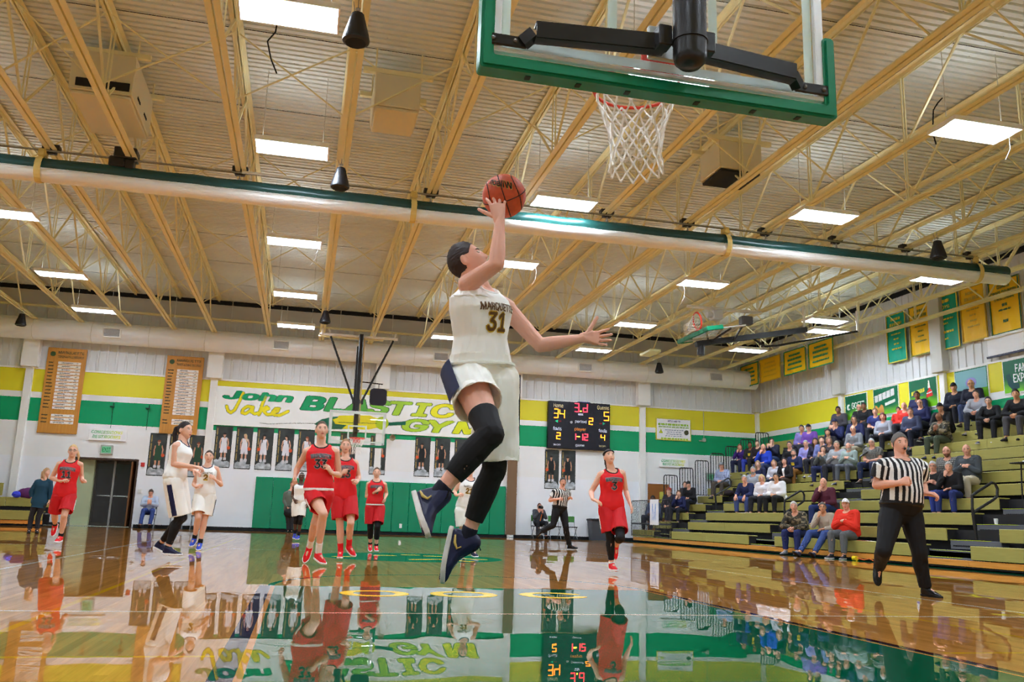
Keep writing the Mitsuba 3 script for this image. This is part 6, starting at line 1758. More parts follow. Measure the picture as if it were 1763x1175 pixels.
# the coach standing at the left and the man by the wall pads
p = Person('person', 'fair-haired woman in a dark teal top standing by the left bench', SK['woman'], FAIR, False, 'mid', .86)
p.body(('relaxed', 'relaxed')).face((110, 84, 60)).hair('long', (176, 140, 104))
p.top(mat((22, 62, 84), .7), 'long', 'tunic', .022, -.22, loose=.05)
p.trousers(mat((34, 34, 40), .7), .9, .010); p.shoe(mat((30, 32, 38), .5), blackc)
obj('necklace', tube([p.N + .08 * (p.spine(1)[1] * math.cos(a) + p.spine(1)[2] * math.sin(a) * .9) - V3(0, 0, .09 * max(0, math.sin(a))) for a in np.linspace(.2, 2.94, 9)], .006, 5), mat((220, 214, 200), .3, .6), p.key, True)
p = Person('person', 'man in grey jacket standing by the green pads behind number 33', SK['manwall'], ROSY, True, 'low', .98)
p.body(('relaxed', 'relaxed')).face().hair('short', (90, 72, 60))
p.top(mat((92, 100, 92), .7), 'long', 'jacket', .03, -.12); p.trousers(mat((40, 42, 48), .7)); p.shoe(mat((20, 20, 20), .5), blackc)
bag = thing('shoulder_bag', 'black bag held by the man standing at the green pads', 'bag')
bc = (np.array(SK['manwall']['wri_r']) + SK['manwall']['wri_l']) / 2 + V3(-.02, -.12, -.16)
obj('body', lump(bc, (.19, .1, .15), 9), mat((14, 14, 18), .6), bag, True)
obj('strap', tube([bc + V3(-.12, 0, .1), bc + V3(-.1, .02, .22), bc + V3(.08, .02, .22), bc + V3(.12, 0, .1)], .012, 6), mat((14, 14, 18), .6), bag, True)

# ---------------------------------------------------------------- the shooter
p = Person('person', 'person in white uniform number 31 leaping for a layup with the ball raised', SK['main'], skin_mat((224, 170, 150)), False, 'hi', 1.0, 1.0)
p.body(('open', 'ball'))
p.face((52, 36, 30), (70, 48, 36), (196, 104, 96)).hair('tight', (44, 30, 28))
sh = p.shorts(white_s, (.90, .44), .130, wrinkle=.034, hip_r=.122, freq=11.0)
j = p.top(white_j, 'none', 'jersey', .022, -.02, wrinkle=.030, loose=-.02, seed=12, trim=white_c, freq=9.0)
obj('waist_drawstring', finish(union(p.torso(.03, .015, .05)), .01, 2), mat((226, 230, 222), .6), p.key, True)
p.print_text('MARQUETTE', j, .70, .040, .24, gold_t, .003, None)
p.print_text('31', j, .52, .092, .125, gold_t, 0, gold_e, 'number')
p.side_stripe(navy, 'r', -.12, .43, .42, rr=[.136, .140])
p.side_stripe(navy, 'l', -.1, .88, .3, rr=[.134, .140])
p.knee_sleeve(blackc, .68, .66, 'r', .010); p.knee_sleeve(blackc, .66, .70, 'l', .010)
p.sock(mat((16, 18, 36), .7), .80)
for s in 'lr':
    k, z = p.sk, 1.0
    A = k['ank_' + s]; d = unit(k['toe_' + s]); n = p.foot_up(s)
    obj('shoe_lace', tube([A + d * .05 + n * .02, A + d * .04 + n * .055 + np.cross(d, n) * .02, A + d * .01 + n * .075 + np.cross(d, n) * .03, A + d * .03 + n * .09 + np.cross(d, n) * .02], .004, 6), blackc, p.key, True)
p.shoe(navy_shoe, gum, high=True, sc=1.15)
for s in 'lr':
    k = p.sk
    A, d, n = k['ank_' + s], unit(k['toe_' + s]), p.foot_up(s)
    for w in (np.cross(d, n), -np.cross(d, n)):
        if w[1] < 0:
            sw = tube([A - d * .02 - n * .055 + w * .044, A + d * .02 - n * .05 + w * .051, A + d * .05 - n * .032 + w * .053, A + d * .035 - n * .012 + w * .05], [.005, .008, .006, .003], 6)
            obj('shoe_mark', sw, mat((200, 172, 92), .4), p.key, True)

# ---------------------------------------------------------------- the ball
bl = thing('basketball', 'orange basketball balanced on the raised hand of the shooter', 'ball')
leather = procmat('mat_ball', lambda p, n, uv: mi.Color3f(lin((196, 82, 48))) * (.9 + .2 * mikit.noise(p.x * 60.0, p.y * 60.0, p.z * 60.0)), .5, .4, lambda p, n, uv: mikit.noise(p.x * 420.0, p.y * 420.0, p.z * 420.0), .0005, .0005)
BC = np.array(BALL_C)
obj('leather', trimesh.creation.icosphere(5, BALL_R).apply_translation(BC), 'mat_ball', bl, True)
seam_m = mat((58, 26, 20), .6)
view = unit(EYE - BC)
side = unit(np.cross(view, (0, 0, 1)))
upv = np.cross(side, view)
Rb = trimesh.transformations.rotation_matrix(.35, view)[:3, :3]
a1, a2, a3 = Rb @ unit(upv + .25 * view), Rb @ side, Rb @ unit(view - .25 * upv)
an = np.linspace(0, 2 * np.pi, 65)[:-1]
def seam(fn): obj('seam', tube([BC + BALL_R * 1.0 * unit(fn(t)) for t in an], .0028, 6, True), seam_m, bl, True)
seam(lambda t: a2 * math.cos(t) + a3 * math.sin(t))
seam(lambda t: a1 * math.cos(t) + a3 * math.sin(t))
for s in (-1, 1):
    seam(lambda t: a1 * (.62 * math.sin(t)) + a3 * math.cos(t) * .9 + a2 * s * (.62 + .18 * math.cos(2 * t)))
mm = text('Wilson', .036, .0006, True, .15, .155)
mm.vertices[:, 0] -= .0775
mm = mm.subdivide_to_size(.012)
def on_ball(m, lift, name, material, k=1.0):
    x, y = m.vertices[:, 0] * k, m.vertices[:, 1]
    lon, lat = x / BALL_R + .28, (y + .052 + .014 * (x / .08)) / BALL_R
    D = np.cos(lat)[:, None] * (np.cos(lon)[:, None] * view + np.sin(lon)[:, None] * side) + np.sin(lat)[:, None] * upv
    obj(name, trimesh.Trimesh(BC + D * (BALL_R + lift + m.vertices[:, 2])[:, None], m.faces, process=False), material, bl)
ol = mm.copy(); ol.vertices[:, 1] = (ol.vertices[:, 1] - .018) * 1.22 + .018
on_ball(ol, .0002, 'lettering_outline', mat((200, 170, 90), .5), 1.03)
on_ball(mm, .0008, 'lettering', mat((24, 18, 16), .5))
# ---------------------------------------------------------------- spectators: row, y, height correction, shirt, trousers, hair, hair colour, skin, male, pose, options, label
CROWD = [
    (1, 28.2, 0.3, (70, 84, 120), (40, 44, 60), 'short', (16, 14, 14), 'DARKS', 1, 'lap', '', 'dark-skinned person in blue jacket behind the paper M sign'),
    (2, 28.2, 0.44, (40, 40, 52), (40, 44, 60), 'curly', (126, 60, 36), 'FAIR', 1, 'lap', '', 'person with bushy red-brown hair in the end section by the railing'),
    (2, 28.2, 0.34, (26, 30, 58), (40, 44, 60), None, (60, 40, 30), 'ROSY', 1, 'lap', 'cap=(200,26,50)', 'person in a red cap and navy top in the end section'),
    (2, 28.2, -0.01, (70, 50, 50), (40, 44, 60), 'long', (70, 46, 34), 'FAIR', 0, 'lap', '', 'young woman peeking between friends in the end section, below the red cap'),
    (2, 28.2, -0.1, (52, 46, 36), (110, 136, 180), 'long', (60, 42, 34), 'TAN', 0, 'lap', 'stripe', 'smiling young woman in dark top with yellow print in the end section'),
    (3, 28.2, -0.04, (60, 60, 70), (40, 44, 60), 'short', (76, 54, 40), 'FAIR', 1, 'lap', '', 'brown-haired person behind the girl in navy in the end section'),
    (2, 27.32, -0.04, (26, 32, 74), (30, 32, 44), 'long', (92, 62, 44), 'FAIR', 0, 'chin', '', 'young woman with long brown hair in a navy jacket, leaning forward'),
    (3, 27.89, -0.03, (24, 24, 28), (30, 32, 44), None, (30, 30, 30), 'ROSY', 1, 'lap', 'beanie=(18,18,20)', 'person in black knit cap and black jacket at the end section aisle'),
    (5, 27.31, 0.11, (132, 146, 182), (70, 62, 56), None, (90, 90, 90), 'ROSY', 1, 'lap', 'cap=(130,136,146)', 'man in grey cap and blue plaid shirt beside the aisle handrail'),
    (8, 28.2, -0.03, (62, 36, 116), (36, 40, 70), 'bob', (110, 70, 50), 'ROSY', 0, 'chin', '', 'woman in a purple top, leftmost of her row under the green band'),
    (8, 27.44, -0.08, (40, 38, 34), (56, 70, 170), 'short', (20, 16, 14), 'BROWN', 1, 'lap', 'yellow', 'person in black and yellow jacket beside the woman in purple'),
    (8, 26.87, -0.03, (40, 32, 36), (36, 36, 44), 'short', (70, 56, 48), 'FAIR', 1, 'lap', '', 'man in a dark top left of the man in bright blue'),
    (7, 25.67, 0.1, (34, 62, 180), (60, 70, 110), 'bald', (150, 140, 130), 'ROSY', 1, 'chin', '', 'balding man in a bright blue sweater, hand at his chin'),
    (8, 25.83, -0.05, (34, 36, 56), (60, 76, 120), 'short', (40, 32, 28), 'FAIR', 1, 'phone', 'glasses', 'man with glasses in dark jacket with white sleeve stripes'),
    (7, 23.94, 0.0, (22, 22, 26), (36, 36, 44), 'short', (60, 54, 52), 'ROSY', 1, 'lap', 'glasses', 'man with dark glasses in a black jacket behind the bearded man'),
    (7, 22.96, -0.08, (150, 146, 210), (206, 198, 180), 'short', (150, 148, 146), 'ROSY', 1, 'lap', '', 'grey-haired man in a lavender shirt and light trousers'),
    (5, 24.58, 0.04, (28, 32, 64), (40, 40, 54), 'long', (150, 126, 96), 'FAIR', 0, 'lap', '', 'fair-haired woman in navy behind the grey-bearded man'),
    (4, 24.23, 0.08, (160, 164, 176), (60, 64, 80), 'short', (150, 150, 150), 'ROSY', 1, 'lap', 'beard', 'grey-bearded man in a pale grey tee shirt'),
    (5, 23.59, -0.05, (196, 196, 208), (50, 54, 70), 'bob', (150, 112, 80), 'FAIR', 0, 'lap', '', 'woman in a pale grey cardigan left of the woman in black'),
    (5, 22.94, 0.01, (26, 24, 30), (60, 46, 40), 'bob', (40, 26, 26), 'ROSY', 0, 'lap', 'whitefront', 'dark-haired woman in black jacket over a white top'),
    (6, 23.03, -0.1, (30, 38, 76), (122, 82, 36), 'short', (110, 98, 88), 'ROSY', 1, 'lap', 'beard yellowlogo', 'bearded man in navy sweatshirt and brown trousers'),
    (3, 23.46, 0.12, (28, 36, 78), (62, 76, 128), 'short', (156, 156, 160), 'ROSY', 1, 'knees', '', 'grey-haired man in navy pullover and jeans, hands on his knees'),
    (3, 22.5, 0.1, (226, 224, 232), (28, 28, 34), 'bob', (196, 170, 120), 'ROSY', 0, 'lap', 'glasses', 'fair-haired woman with glasses in a white blouse'),
    (3, 21.66, 0.1, (236, 234, 240), (24, 24, 28), 'short', (50, 40, 36), 'TAN', 0, 'lap', 'big', 'dark-haired woman in a large white sweater beside the loop handrail'),
    (9, 24.5, 0.09, (120, 110, 170), (50, 50, 60), 'short', (30, 24, 22), 'TAN', 1, 'lap', '', 'dark-haired person in lavender left of the person in a dark cap'),
    (9, 24.11, 0.05, (110, 70, 160), (50, 50, 60), None, (40, 30, 30), 'FAIR', 1, 'lap', 'cap=(26,26,34)', 'person in dark cap and purple jacket below the yellow wall'),
    (7, 22.44, 0.07, (34, 34, 60), (40, 40, 50), 'long', (40, 28, 26), 'TAN', 0, 'lap', '', 'dark-haired woman behind the man in the lavender shirt'),
    (7, 22.02, 0.02, (110, 116, 170), (40, 40, 50), 'short', (50, 40, 36), 'FAIR', 1, 'lap', '', 'brown-haired person in a blue-grey top left of the woman with fair hair'),
    (7, 21.68, -0.01, (60, 52, 56), (40, 40, 50), 'bob', (132, 100, 72), 'ROSY', 0, 'lap', '', 'woman with light brown hair behind the man in grey hoodie'),
    (6, 21.34, -0.01, (90, 96, 98), (34, 40, 80), 'long', (50, 34, 30), 'FAIR', 0, 'phone', '', 'woman with long dark hair holding both hands up to her face'),
    (6, 20.72, 0.08, (140, 142, 148), (44, 44, 54), 'short', (130, 116, 100), 'ROSY', 1, 'crossed', '', 'man in a light grey hoodie left of the white-bearded man'),
    (6, 20.16, -0.11, (134, 148, 144), (86, 90, 100), 'bald', (200, 198, 196), 'ROSY', 1, 'crossed', 'beard=(206,202,198)', 'white-bearded bald man with folded arms in a grey-green sweater'),
    (8, 20.98, -0.06, (122, 124, 130), (150, 140, 120), 'bald', (120, 110, 100), 'ROSY', 1, 'lap', 'glasses', 'bald man in a grey hoodie above the white-bearded man'),
    (9, 22.54, 0.1, (28, 34, 78), (40, 40, 50), None, (40, 34, 30), 'ROSY', 1, 'phone', 'cap=(26,30,64)', 'man in navy cap and navy jacket, hand at his face'),
    (11, 23.56, 0.03, (70, 66, 74), (40, 40, 50), 'short', (24, 20, 20), 'BROWN', 1, 'lap', '', 'dark-haired man in grey left of the GOETZ poster'),
    (9, 21.48, 0.1, (30, 34, 74), (40, 40, 50), 'short', (40, 32, 30), 'TAN', 1, 'lap', 'glasses', 'man with glasses in navy below the GOETZ poster'),
    (11, 22.44, -0.1, (26, 26, 30), (40, 40, 50), 'bald', (90, 80, 74), 'ROSY', 1, 'lap', 'glasses', 'man with sunglasses and shaved head in black below the GOETZ poster'),
    (11, 22.16, -0.06, (24, 24, 28), (40, 40, 50), 'short', (40, 34, 34), 'BROWN', 1, 'lap', '', 'dark-haired person in black right of the man with sunglasses'),
    (10, 21.01, -0.11, (40, 48, 106), (36, 38, 50), 'short', (120, 96, 70), 'ROSY', 1, 'lap', 'tee', 'man in navy tee shirt with bare forearms under the brown building poster'),
    (9, 20.14, 0.05, (150, 152, 164), (36, 36, 44), 'bob', (96, 48, 44), 'ROSY', 0, 'lap', '', 'woman with reddish hair in a pale grey sweatshirt'),
    (8, 22.35, 0.06, (30, 28, 36), (40, 40, 50), 'curly', (24, 20, 22), 'TAN', 0, 'lap', '', 'dark-haired person bending behind the woman with light brown hair'),
    (6, 18.98, -0.05, (128, 126, 122), (40, 50, 84), 'short', (190, 190, 192), 'ROSY', 1, 'lap', 'glasses tee', 'white-haired man with glasses in a grey checked shirt left of the near referee'),
    (10, 19.93, 0.04, (206, 44, 36), (36, 36, 44), 'short', (24, 20, 20), 'TAN', 1, 'lap', 'small', 'child in a red shirt below the pile poster'),
    (10, 19.65, -0.08, (214, 50, 40), (50, 50, 60), 'bald', (196, 180, 170), 'ROSY', 1, 'lap', '', 'balding man in a bright red pullover'),
    (9, 18.9, -0.02, (58, 64, 92), (30, 34, 52), 'short', (104, 84, 70), 'ROSY', 1, 'lap', '', 'man in a grey and navy jersey shirt above the near referee'),
    (10, 18.99, -0.07, (30, 34, 78), (44, 46, 58), 'bald', (60, 50, 46), 'ROSY', 1, 'lap', 'glasses', 'man with glasses in a navy hoodie below the pile poster'),
    (11, 19.61, 0.0, (36, 40, 80), (40, 40, 50), 'short', (40, 32, 30), 'BROWN', 1, 'lap', '', 'dark-skinned man in navy, topmost under the pile poster'),
    (8, 17.2, -0.11, (84, 84, 76), (66, 74, 58), 'bald', (50, 40, 34), 'BROWN', 1, 'phone', '', 'person in camouflage jacket and green trousers looking at a phone'),
    (11, 18.06, 0.06, (24, 30, 46), (30, 30, 38), None, (30, 26, 26), 'TAN', 1, 'lap', 'cap=(20,20,26)', 'man in dark cap and dark top left of the pale blue poster'),
    (11, 17.4, 0.07, (26, 28, 46), (60, 72, 106), 'bald', (70, 60, 54), 'TAN', 1, 'lap', 'glasses', 'balding man in black top and jeans in front of the pale blue poster'),
    (10, 16.74, -0.11, (154, 156, 166), (44, 46, 56), 'short', (70, 60, 52), 'ROSY', 1, 'clasp', '', 'young man in a light grey hoodie with clasped hands'),
    (9, 15.85, -0.03, (24, 26, 30), (24, 24, 30), 'short', (40, 32, 32), 'FAIR', 0, 'clasp', 'glasses', 'person with glasses in black coat right of the light grey hoodie'),
    (9, 14.95, 0.03, (22, 22, 26), (70, 68, 74), 'short', (22, 18, 18), 'TAN', 1, 'clasp', '', 'dark-haired person in black at the right edge of the picture, upper rows'),
    (9, 17.56, -0.01, (22, 22, 26), (24, 24, 28), None, (24, 22, 22), 'TAN', 1, 'knees', 'cap=(18,18,20)', 'person in black hat and black coat left of the aisle, upper rows'),
    (4, 15.06, 0.11, (168, 172, 196), (60, 66, 90), 'bald', (120, 90, 70), 'ROSY', 1, 'lap', 'glasses beard=(120,84,64)', 'bald man with glasses in a pale checked shirt'),
    (4, 14.46, 0.11, (66, 72, 78), (206, 196, 176), 'bald', (180, 170, 160), 'ROSY', 1, 'crossed', '', 'bald man with folded arms in a slate pullover and khaki trousers'),
    (3, 14.83, -0.04, (22, 24, 26), (44, 60, 140), 'short', (176, 176, 178), 'ROSY', 1, 'crossed', 'tee glasses', 'grey-haired man with glasses in a black polo and bright jeans'),
    (3, 14.22, -0.13, (24, 24, 28), (40, 52, 112), 'short', (168, 162, 158), 'ROSY', 1, 'chin', '', 'grey-haired person in black jacket and jeans with a raised fist'),
    (0, 17.31, 0.09, (92, 84, 68), (34, 44, 96), 'short', (186, 184, 182), 'ROSY', 1, 'clasp', 'camo', 'grey-haired man in a camouflage jacket on the front row'),
    (0, 16.13, 0.05, (176, 166, 150), (56, 78, 136), 'short', (90, 80, 74), 'TAN', 0, 'chin', 'glasses outstretched', 'woman with glasses in a beige sweater and jeans on the front row'),
    (0, 15.3, 0.07, (222, 50, 34), (92, 96, 100), None, (120, 100, 90), 'ROSY', 1, 'crossed', 'cap=(232,228,232) big', 'man in a red jacket and white cap on the front row'),
    (2, 18.08, 0.09, (84, 34, 52), (36, 50, 100), 'bald', (180, 160, 150), 'ROSY', 1, 'chin', '', 'bald man in a maroon shirt, hand on cheek, behind the front row'),
    (4, 16.48, 0.09, (120, 100, 90), (50, 50, 60), None, (40, 30, 30), 'TAN', 1, 'lap', 'cap=(24,24,28)', 'person in a dark cap half hidden behind the near referee'),
]
SKINS = dict(FAIR=FAIR, ROSY=ROSY, TAN=TAN, BROWN=BROWN, DARKS=DARKS)
def sitting(seat, face, lean, pose, s, look, deck, seed, out=0.0, w=1.0):
    """Joints of someone sitting: seat = point on the bench, face = where the chest points."""
    r_ = np.random.default_rng(seed)
    u = V3(0, 0, 1)
    f = unit(face - u * np.dot(face, u))
    r = np.cross(f, u)
    P = seat + u * .105 * s
    L = .475 * s
    N = P + L * (u * math.cos(lean) + f * math.sin(lean))
    bend = -f * .05 * s * lean
    H = N + (u * .135 * math.cos(lean * .4) + f * (.035 + .06 * math.sin(lean))) * s
    sk = dict(pelvis=P, neck=N, head=H, look=look, bend=bend)
    sp = N - (u * .045 + f * .0) * s
    for side, sg in (('l', -1), ('r', 1)):
        sh = sp + r * sg * .178 * s * w - f * .01 * s
        hp = P + r * sg * .09 * s + f * .03 * s - u * .01 * s
        spread_ = .05 + r_.uniform(-.02, .05)
        kn = hp + f * .41 * s + r * sg * spread_ * s
        kn[2] = seat[2] + (.10 + r_.uniform(0, .02)) * s
        an = kn + f * (.02 + out + r_.uniform(-.06, .03)) * s
        an[2] = deck + .09 * s
        if out:
            an = kn + f * out * s + r * .05; an[2] = deck + .09 * s
        d = kn - hp; kn = hp + d / np.linalg.norm(d) * min(np.linalg.norm(d), .44 * s)
        sk.update({f'sho_{side}': sh, f'hip_{side}': hp, f'knee_{side}': kn, f'ank_{side}': an, f'toe_{side}': unit(f + r * sg * .15 - u * (.05 if not out else -.5))})
        lap = hp + f * (.20 + r_.uniform(-.03, .06)) * s - r * sg * .03 * s + u * .125 * s
        p = pose
        if p == 'chin' and sg < 0: p = 'lap'
        if p == 'lap':
            wr, el, fi, pa = lap, sh - u * .25 * s + f * .05 * s + r * sg * .06 * s, f * .8 - r * sg * .6 - u * .1, -u
        elif p == 'knees':
            wr = kn - f * .03 + u * .10 * s; el, fi, pa = sh - u * .24 * s + f * .10 * s + r * sg * .05 * s, f * .5 - u * .8, -f - u * .3
        elif p == 'clasp':
            wr = P + f * .34 * s + u * .10 * s + r * sg * .035 * s; el, fi, pa = sh - u * .23 * s + f * .10 * s + r * sg * .09 * s, f * .7 - r * sg * .3 - u * .6, -r * sg
        elif p == 'crossed':
            el = sh - u * .24 * s + f * .09 * s + r * sg * .06 * s
            wr = P + u * .29 * s + f * (.235 if sg > 0 else .205) * s - r * sg * .02 * s; fi, pa = -r * sg, -f * .8 - u * .3
        elif p == 'phone':
            el = sh - u * .22 * s + f * .14 * s + r * sg * .05 * s
            wr = N + f * .22 * s - u * .06 * s + r * sg * .05 * s if look[2] > -.4 else P + f * .30 * s + u * .24 * s + r * sg * .04 * s
            fi, pa = u * .7 - r * sg * .3 + f * .2, -f
        else:                                        # one hand to the chin
            el = sh - u * .22 * s + f * .16 * s + r * sg * .02 * s
            wr = H + f * .115 * s - u * .17 * s + r * sg * .02 * s; fi, pa = u * .9 - f * .2 - r * sg * .2, -f
        ua = unit(el - sh) * .285 * s
        el = sh + ua
        d = wr - el
        wr = el + unit(d) * min(max(np.linalg.norm(d), .20 * s), .27 * s)
        sk.update({f'elb_{side}': el, f'wri_{side}': wr, f'fing_{side}': fi, f'palm_{side}': pa})
    return sk
plaid = procmat('mat_plaid', lambda p, n, uv: mikit.mix(mikit.mix(lin((150, 164, 200)), lin((86, 100, 150)), dr.select((p.y * 16 - dr.floor(p.y * 16)) < .4, 1.0, 0.0)), lin((214, 216, 226)), dr.select((p.z * 16 - dr.floor(p.z * 16)) < .4, .5, 0.0)), .7)
check = procmat('mat_check', lambda p, n, uv: mikit.mix(lin((150, 148, 142)), lin((70, 70, 72)), dr.select(((p.y * 22 - dr.floor(p.y * 22)) < .4) | ((p.z * 22 - dr.floor(p.z * 22)) < .4), 1.0, 0.0)), .7)
camo = procmat('mat_camo', lambda p, n, uv: dr.select(mikit.fbm(p.x * 16, p.y * 16, p.z * 16, 2) > .56, mi.Color3f(lin((128, 116, 92))), dr.select(mikit.fbm(p.x * 14 + 9, p.y * 14, p.z * 14, 2) > .52, mi.Color3f(lin((74, 68, 52))), mi.Color3f(lin((48, 46, 40))))), .7)
BALLP = np.array(BALL_C)
SHOES = [mat((40, 40, 46), .5), mat((70, 58, 50), .5), mat((150, 150, 156), .5), mat((60, 66, 90), .5)]
for n, (row, y, dz, shirt, pants, hair, hcol, skin, male, pose, opt, lab) in enumerate(CROWD):
    rr = np.random.default_rng(100 + n)
    O = dict((o.split('=') + [True])[:2] for o in opt.split() if not o.startswith('(')) if '(' not in opt else {}
    if '(' in opt:
        for o in opt.replace(', ', ',').split():
            k, _, v = o.partition('=')
            O[k] = tuple(int(q) for q in v.strip('()').split(',')) if v else True
    s = 1.07 if male else 1.02
    s *= 1 + np.clip(dz, -.12, .12) * .55
    if 'small' in O: s *= .82
    seat = V3(ROWX[row] + (.15 if row < 5 else .13), y, ROWZ[row])
    look = unit(BALLP - seat - V3(0, 0, .8) + rr.normal(0, .9, 3) * (1, 1, .3))
    if 'camouflage jacket and green' in lab: look = V3(-.7, -.3, -.62)
    face = unit(V3(-1, 0, 0) * .62 + unit(V3(look[0], look[1], 0)) * .55)
    lean = {'knees': .42, 'clasp': .40, 'chin': .30, 'crossed': .06, 'phone': .2}.get(pose, .22) + rr.uniform(-.05, .08)
    deck = ROWZ[row] - RZ0
    sk = sitting(seat, face, lean, pose, s, look, deck, 500 + n, out=.36 if 'outstretched' in O else 0.0)
    girth = 1.16 if 'big' in O else 1.06 + rr.uniform(0, .12)
    p = Person('person', lab, sk, SKINS[skin], bool(male), 'low', s, girth, .03 if male else .02, 'spectators on the bleachers')
    hs = ('fist', 'fist') if pose == 'crossed' else ('half', 'half') if pose in ('phone', 'clasp') else ('relaxed', 'half' if pose == 'chin' else 'relaxed')
    p.body(hs)
    fb = O.get('beard')
    p.face(tuple(int(c * .8) for c in hcol), (46, 34, 28), (164, 92, 84) if skin not in ('DARKS', 'BROWN') else (110, 62, 56), glasses=(40, 36, 36) if 'glasses' in O else None, beard=None if fb is None else (fb if isinstance(fb, tuple) else hcol))
    p.hair(hair if hair else 'short', hcol)
    if 'cap' in O: p.cap(O['cap'])
    if 'beanie' in O: p.cap(O['beanie'], beanie=True)
    m = mat(shirt, .75)
    if 'camo' in O or 'camouflage' in lab: m = 'mat_camo'
    if 'plaid' in lab: m = 'mat_plaid'
    if 'checked' in lab: m = 'mat_check'
    t = p.top(m, 'short' if ('tee' in O or 'tee shirt' in lab) else 'long', 'shirt', .018 if 'big' not in O else .034, -.08, wrinkle=.010, seed=n)
    p.trousers(mat(pants, .75), .9, .014, top_t=.10, wrinkle=.010, seed=n + 3)
    p.shoe(SHOES[n % 4], white_sole if n % 3 == 0 else blackc)
    if 'yellow' in O or 'yellowlogo' in O or 'stripe' in O or 'whitefront' in O:
        G = meshkit.WRITTEN[scene[t]['filename']]
        g = trimesh.Trimesh(G[0].astype(float), G[1], process=False)
        pl = extr(sbox(-.05, -.04, .05, .04).buffer(.01) if 'whitefront' not in O else Polygon([(-.05, .16), (.05, .16), (.03, -.12), (-.03, -.12)]), .001)
        pl = pl.subdivide_to_size(.04)
        p.wrap(pl, g, .62, mat((226, 196, 50) if 'whitefront' not in O else (226, 226, 230), .7), 'chest_print', .004, parent=t)

# people sitting along the end wall and at the left edge
def wall_sitter(x, y, zs, lab, shirt, pants, pose, face, look, hair, hcol, seed, deck=0.0, lean=.1, male=True, s=.98, sleeves='long', skin=ROSY, glasses=None, shoe=(30, 30, 34)):
    sk = sitting(V3(x, y, zs), unit(V3(*face)), lean, pose, s, unit(V3(*look)), deck, seed, out=.08)
    p = Person('person', lab, sk, skin, male, 'low', s, 1.04, .02)
    p.body(('half', 'half') if pose != 'lap' else ('relaxed', 'relaxed')).face(hcol, glasses=glasses).hair(hair, hcol)
    p.top(mat(shirt, .75), sleeves, 'shirt', .02, -.08, seed=seed)
    p.trousers(mat(pants, .75), .9, .014, top_t=.1, seed=seed)
    p.shoe(mat(shoe, .5), blackc)
    return p
wall_sitter(-6.5, 28.82, .46, 'man in pale blue shirt and jeans sitting by the wall right of the doorway', (176, 190, 214), (52, 74, 140), 'phone', (.1, -1, 0), (.2, -1, -.45), 'short', (70, 54, 44), 61)
ph = wall_sitter(6.95, 28.82, .46, 'photographer in dark clothes sitting by the end wall behind a raised camera', (70, 74, 84), (26, 28, 36), 'phone', (.1, -1, 0), (.05, -1, -.02), 'short', (90, 60, 50), 62)
cam_ = thing('photo_camera', 'black camera with long lens held up by the seated photographer', 'camera')
hc = ph.sk['head'] + V3(0, -.15, -.02)
obj('body', cbx(hc[0] - .08, hc[0] + .08, hc[1] - .05, hc[1] + .03, hc[2] - .06, hc[2] + .05, .015), mat((16, 16, 18), .5), cam_)
obj('lens', rod(hc + V3(0, -.04, -.01), hc + V3(.01, -.24, -.03), .042, 16), mat((14, 14, 16), .4), cam_)
obj('strap', tube([hc + V3(.06, 0, -.05), hc + V3(.07, .02, -.25), hc + V3(.03, .03, -.42), hc + V3(0, .0, -.5)], .016, 6), mat((206, 110, 40), .6), cam_)
wall_sitter(-12.05, 26.9, .46, 'dark-haired woman in dark top and tan trousers sitting at the left edge', (44, 40, 40), (150, 116, 96), 'lap', (.8, -.6, 0), (.9, -.3, 0), 'long', (52, 36, 30), 63, male=False, s=.95, skin=FAIR)
wall_sitter(-11.55, 25.6, .46, 'person in dark clothes sitting low at the left edge of the picture', (28, 28, 34), (26, 26, 32), 'clasp', (.9, -.4, 0), (.9, -.3, 0), 'short', (60, 46, 40), 64, lean=.35)
for x, y, lab in ((-12.05, 26.9, 'dark folding chair at the left edge under the woman in a tan skirt'), (-11.55, 25.6, 'dark folding chair at the left edge under the person in dark clothes')):
    chair(x, y + .02, lab, False)

# ---------------------------------------------------------------- small things on the bleachers and the floor
def bottle(x, y, z, lab, c=(70, 110, 200)):
    t = thing('water_bottle', lab, 'bottle')
    obj('body', lathe([(0, 0), (.031, 0), (.033, .01), (.033, .13), (.028, .155), (.013, .18), (.013, .19), (0, .19)], 16).apply_translation((x, y, z)), mat((206, 216, 226), .15, 0, .6), t, 40)
    obj('label', lathe([(.0335, .05), (.0342, .05), (.0342, .105), (.0335, .105)], 16).apply_translation((x, y, z)), mat(c, .5), t)
    obj('cap', lathe([(0, .187), (.015, .187), (.015, .205), (0, .205)], 12).apply_translation((x, y, z)), mat((240, 240, 240), .4), t)
bottle(ROWX[1] + .12, 13.92, ROWZ[1], 'clear water bottle on the second bench behind the man in red, left one')
bottle(ROWX[1] + .12, 13.72, ROWZ[1], 'clear water bottle on the second bench behind the man in red, right one')
bottle(ROWX[4] + .14, 15.75, ROWZ[4] - RZ0 + .33, 'water bottle with blue label beside the bald man in a pale checked shirt', (40, 80, 220))
tp = thing('laptop', 'open dark laptop on the bench beside the bald man in a pale shirt', 'laptop')
obj('base', cbx(ROWX[3] + .02, ROWX[3] + .26, 15.0, 15.36, ROWZ[3], ROWZ[3] + .018, .005), mat((40, 40, 44), .4), tp)
obj('lid', beam((ROWX[3] + .02, 15.18, ROWZ[3] + .01), (ROWX[3] - .05, 15.18, ROWZ[3] + .25), .36, .012, (1, 0, 0)), mat((60, 58, 52), .4), tp)
tb = thing('folding_tray', 'black folding tray with papers clamped to the aisle rail at the right edge', 'tray')
ty, tz = 12.2, ROWZ[4] + .36
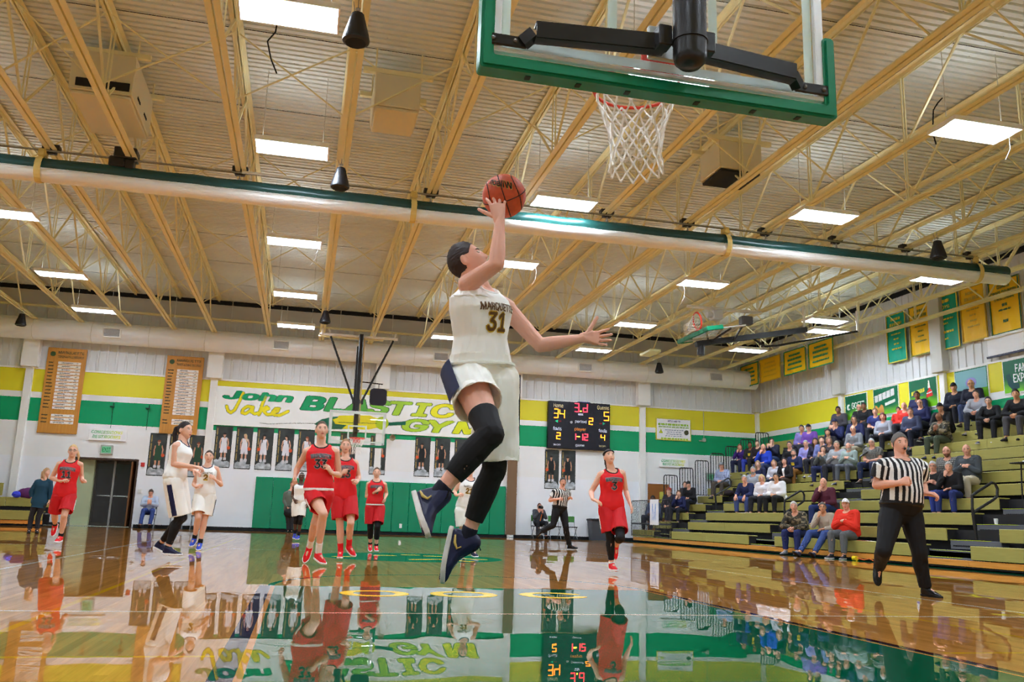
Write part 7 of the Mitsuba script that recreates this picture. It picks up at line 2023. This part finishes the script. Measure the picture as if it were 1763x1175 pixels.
obj('top', cbx(ROWX[3] + .1, ROWX[3] + .55, ty - .35, ty + .35, tz, tz + .03, .01), mat((20, 20, 22), .5), tb)
obj('papers', cbx(ROWX[3] + .14, ROWX[3] + .46, ty - .3, ty + .05, tz + .03, tz + .05, .003), mat((236, 240, 244), .6), tb)
for sy in (-1, 1):
    obj('leg', rod((ROWX[3] + .3, ty + sy * .3, ROWZ[3] - .1), (ROWX[3] + .3, ty + sy * .25, tz), .014, 6), mat((30, 30, 34), .4), tb)
cp_ = thing('paper_cup', 'white paper cup standing on an aisle step at the right', 'cup')
obj('cup', lathe([(0, 0), (.03, 0), (.042, .12), (.039, .12), (.028, .005), (0, .005)], 16).apply_translation((ROWX[2] + .1, 12.3, ROWZ[2] - RZ0 + .2)), mat((236, 240, 244), .5), cp_, 40)
yt = thing('yellow_toy', 'small yellow roll with an orange strap on the floor by the front row', 'roll')
obj('roll', rod((10.32, 14.6, .05), (10.32, 14.72, .05), .05, 16), mat((236, 206, 30), .5), yt)
obj('strap', tube([(10.32, 14.58, .06), (10.36, 14.4, .03), (10.42, 14.3, .06), (10.45, 14.2, .02)], .012, 6), mat((226, 110, 50), .6), yt)
bg = thing('dark_bag', 'dark bag lying on the bench beside the man in grey cap', 'bag')
obj('body', lump((ROWX[4] + .16, 26.2, ROWZ[4] + .09), (.14, .3, .11), 21), mat((38, 26, 32), .7), bg, True)
pg = thing('programme', 'red and white leaflet lying on the front bench', 'leaflet')
obj('sheet', cbx(RX + .06, RX + .24, 14.35, 14.75, ROWZ[0], ROWZ[0] + .004, .001), mat((236, 232, 232), .6), pg)
obj('cover', cbx(RX + .05, RX + .2, 14.62, 14.9, ROWZ[0] + .004, ROWZ[0] + .008, .001), mat((206, 50, 44), .6), pg)
wp_ = thing('wrapper', 'white paper sheet lying at the feet of the woman in white', 'paper')
obj('sheet', cbx(ROWX[2] + .03, ROWX[2] + .22, 22.2, 22.8, ROWZ[2], ROWZ[2] + .006, .002), mat((240, 240, 240), .6), wp_)
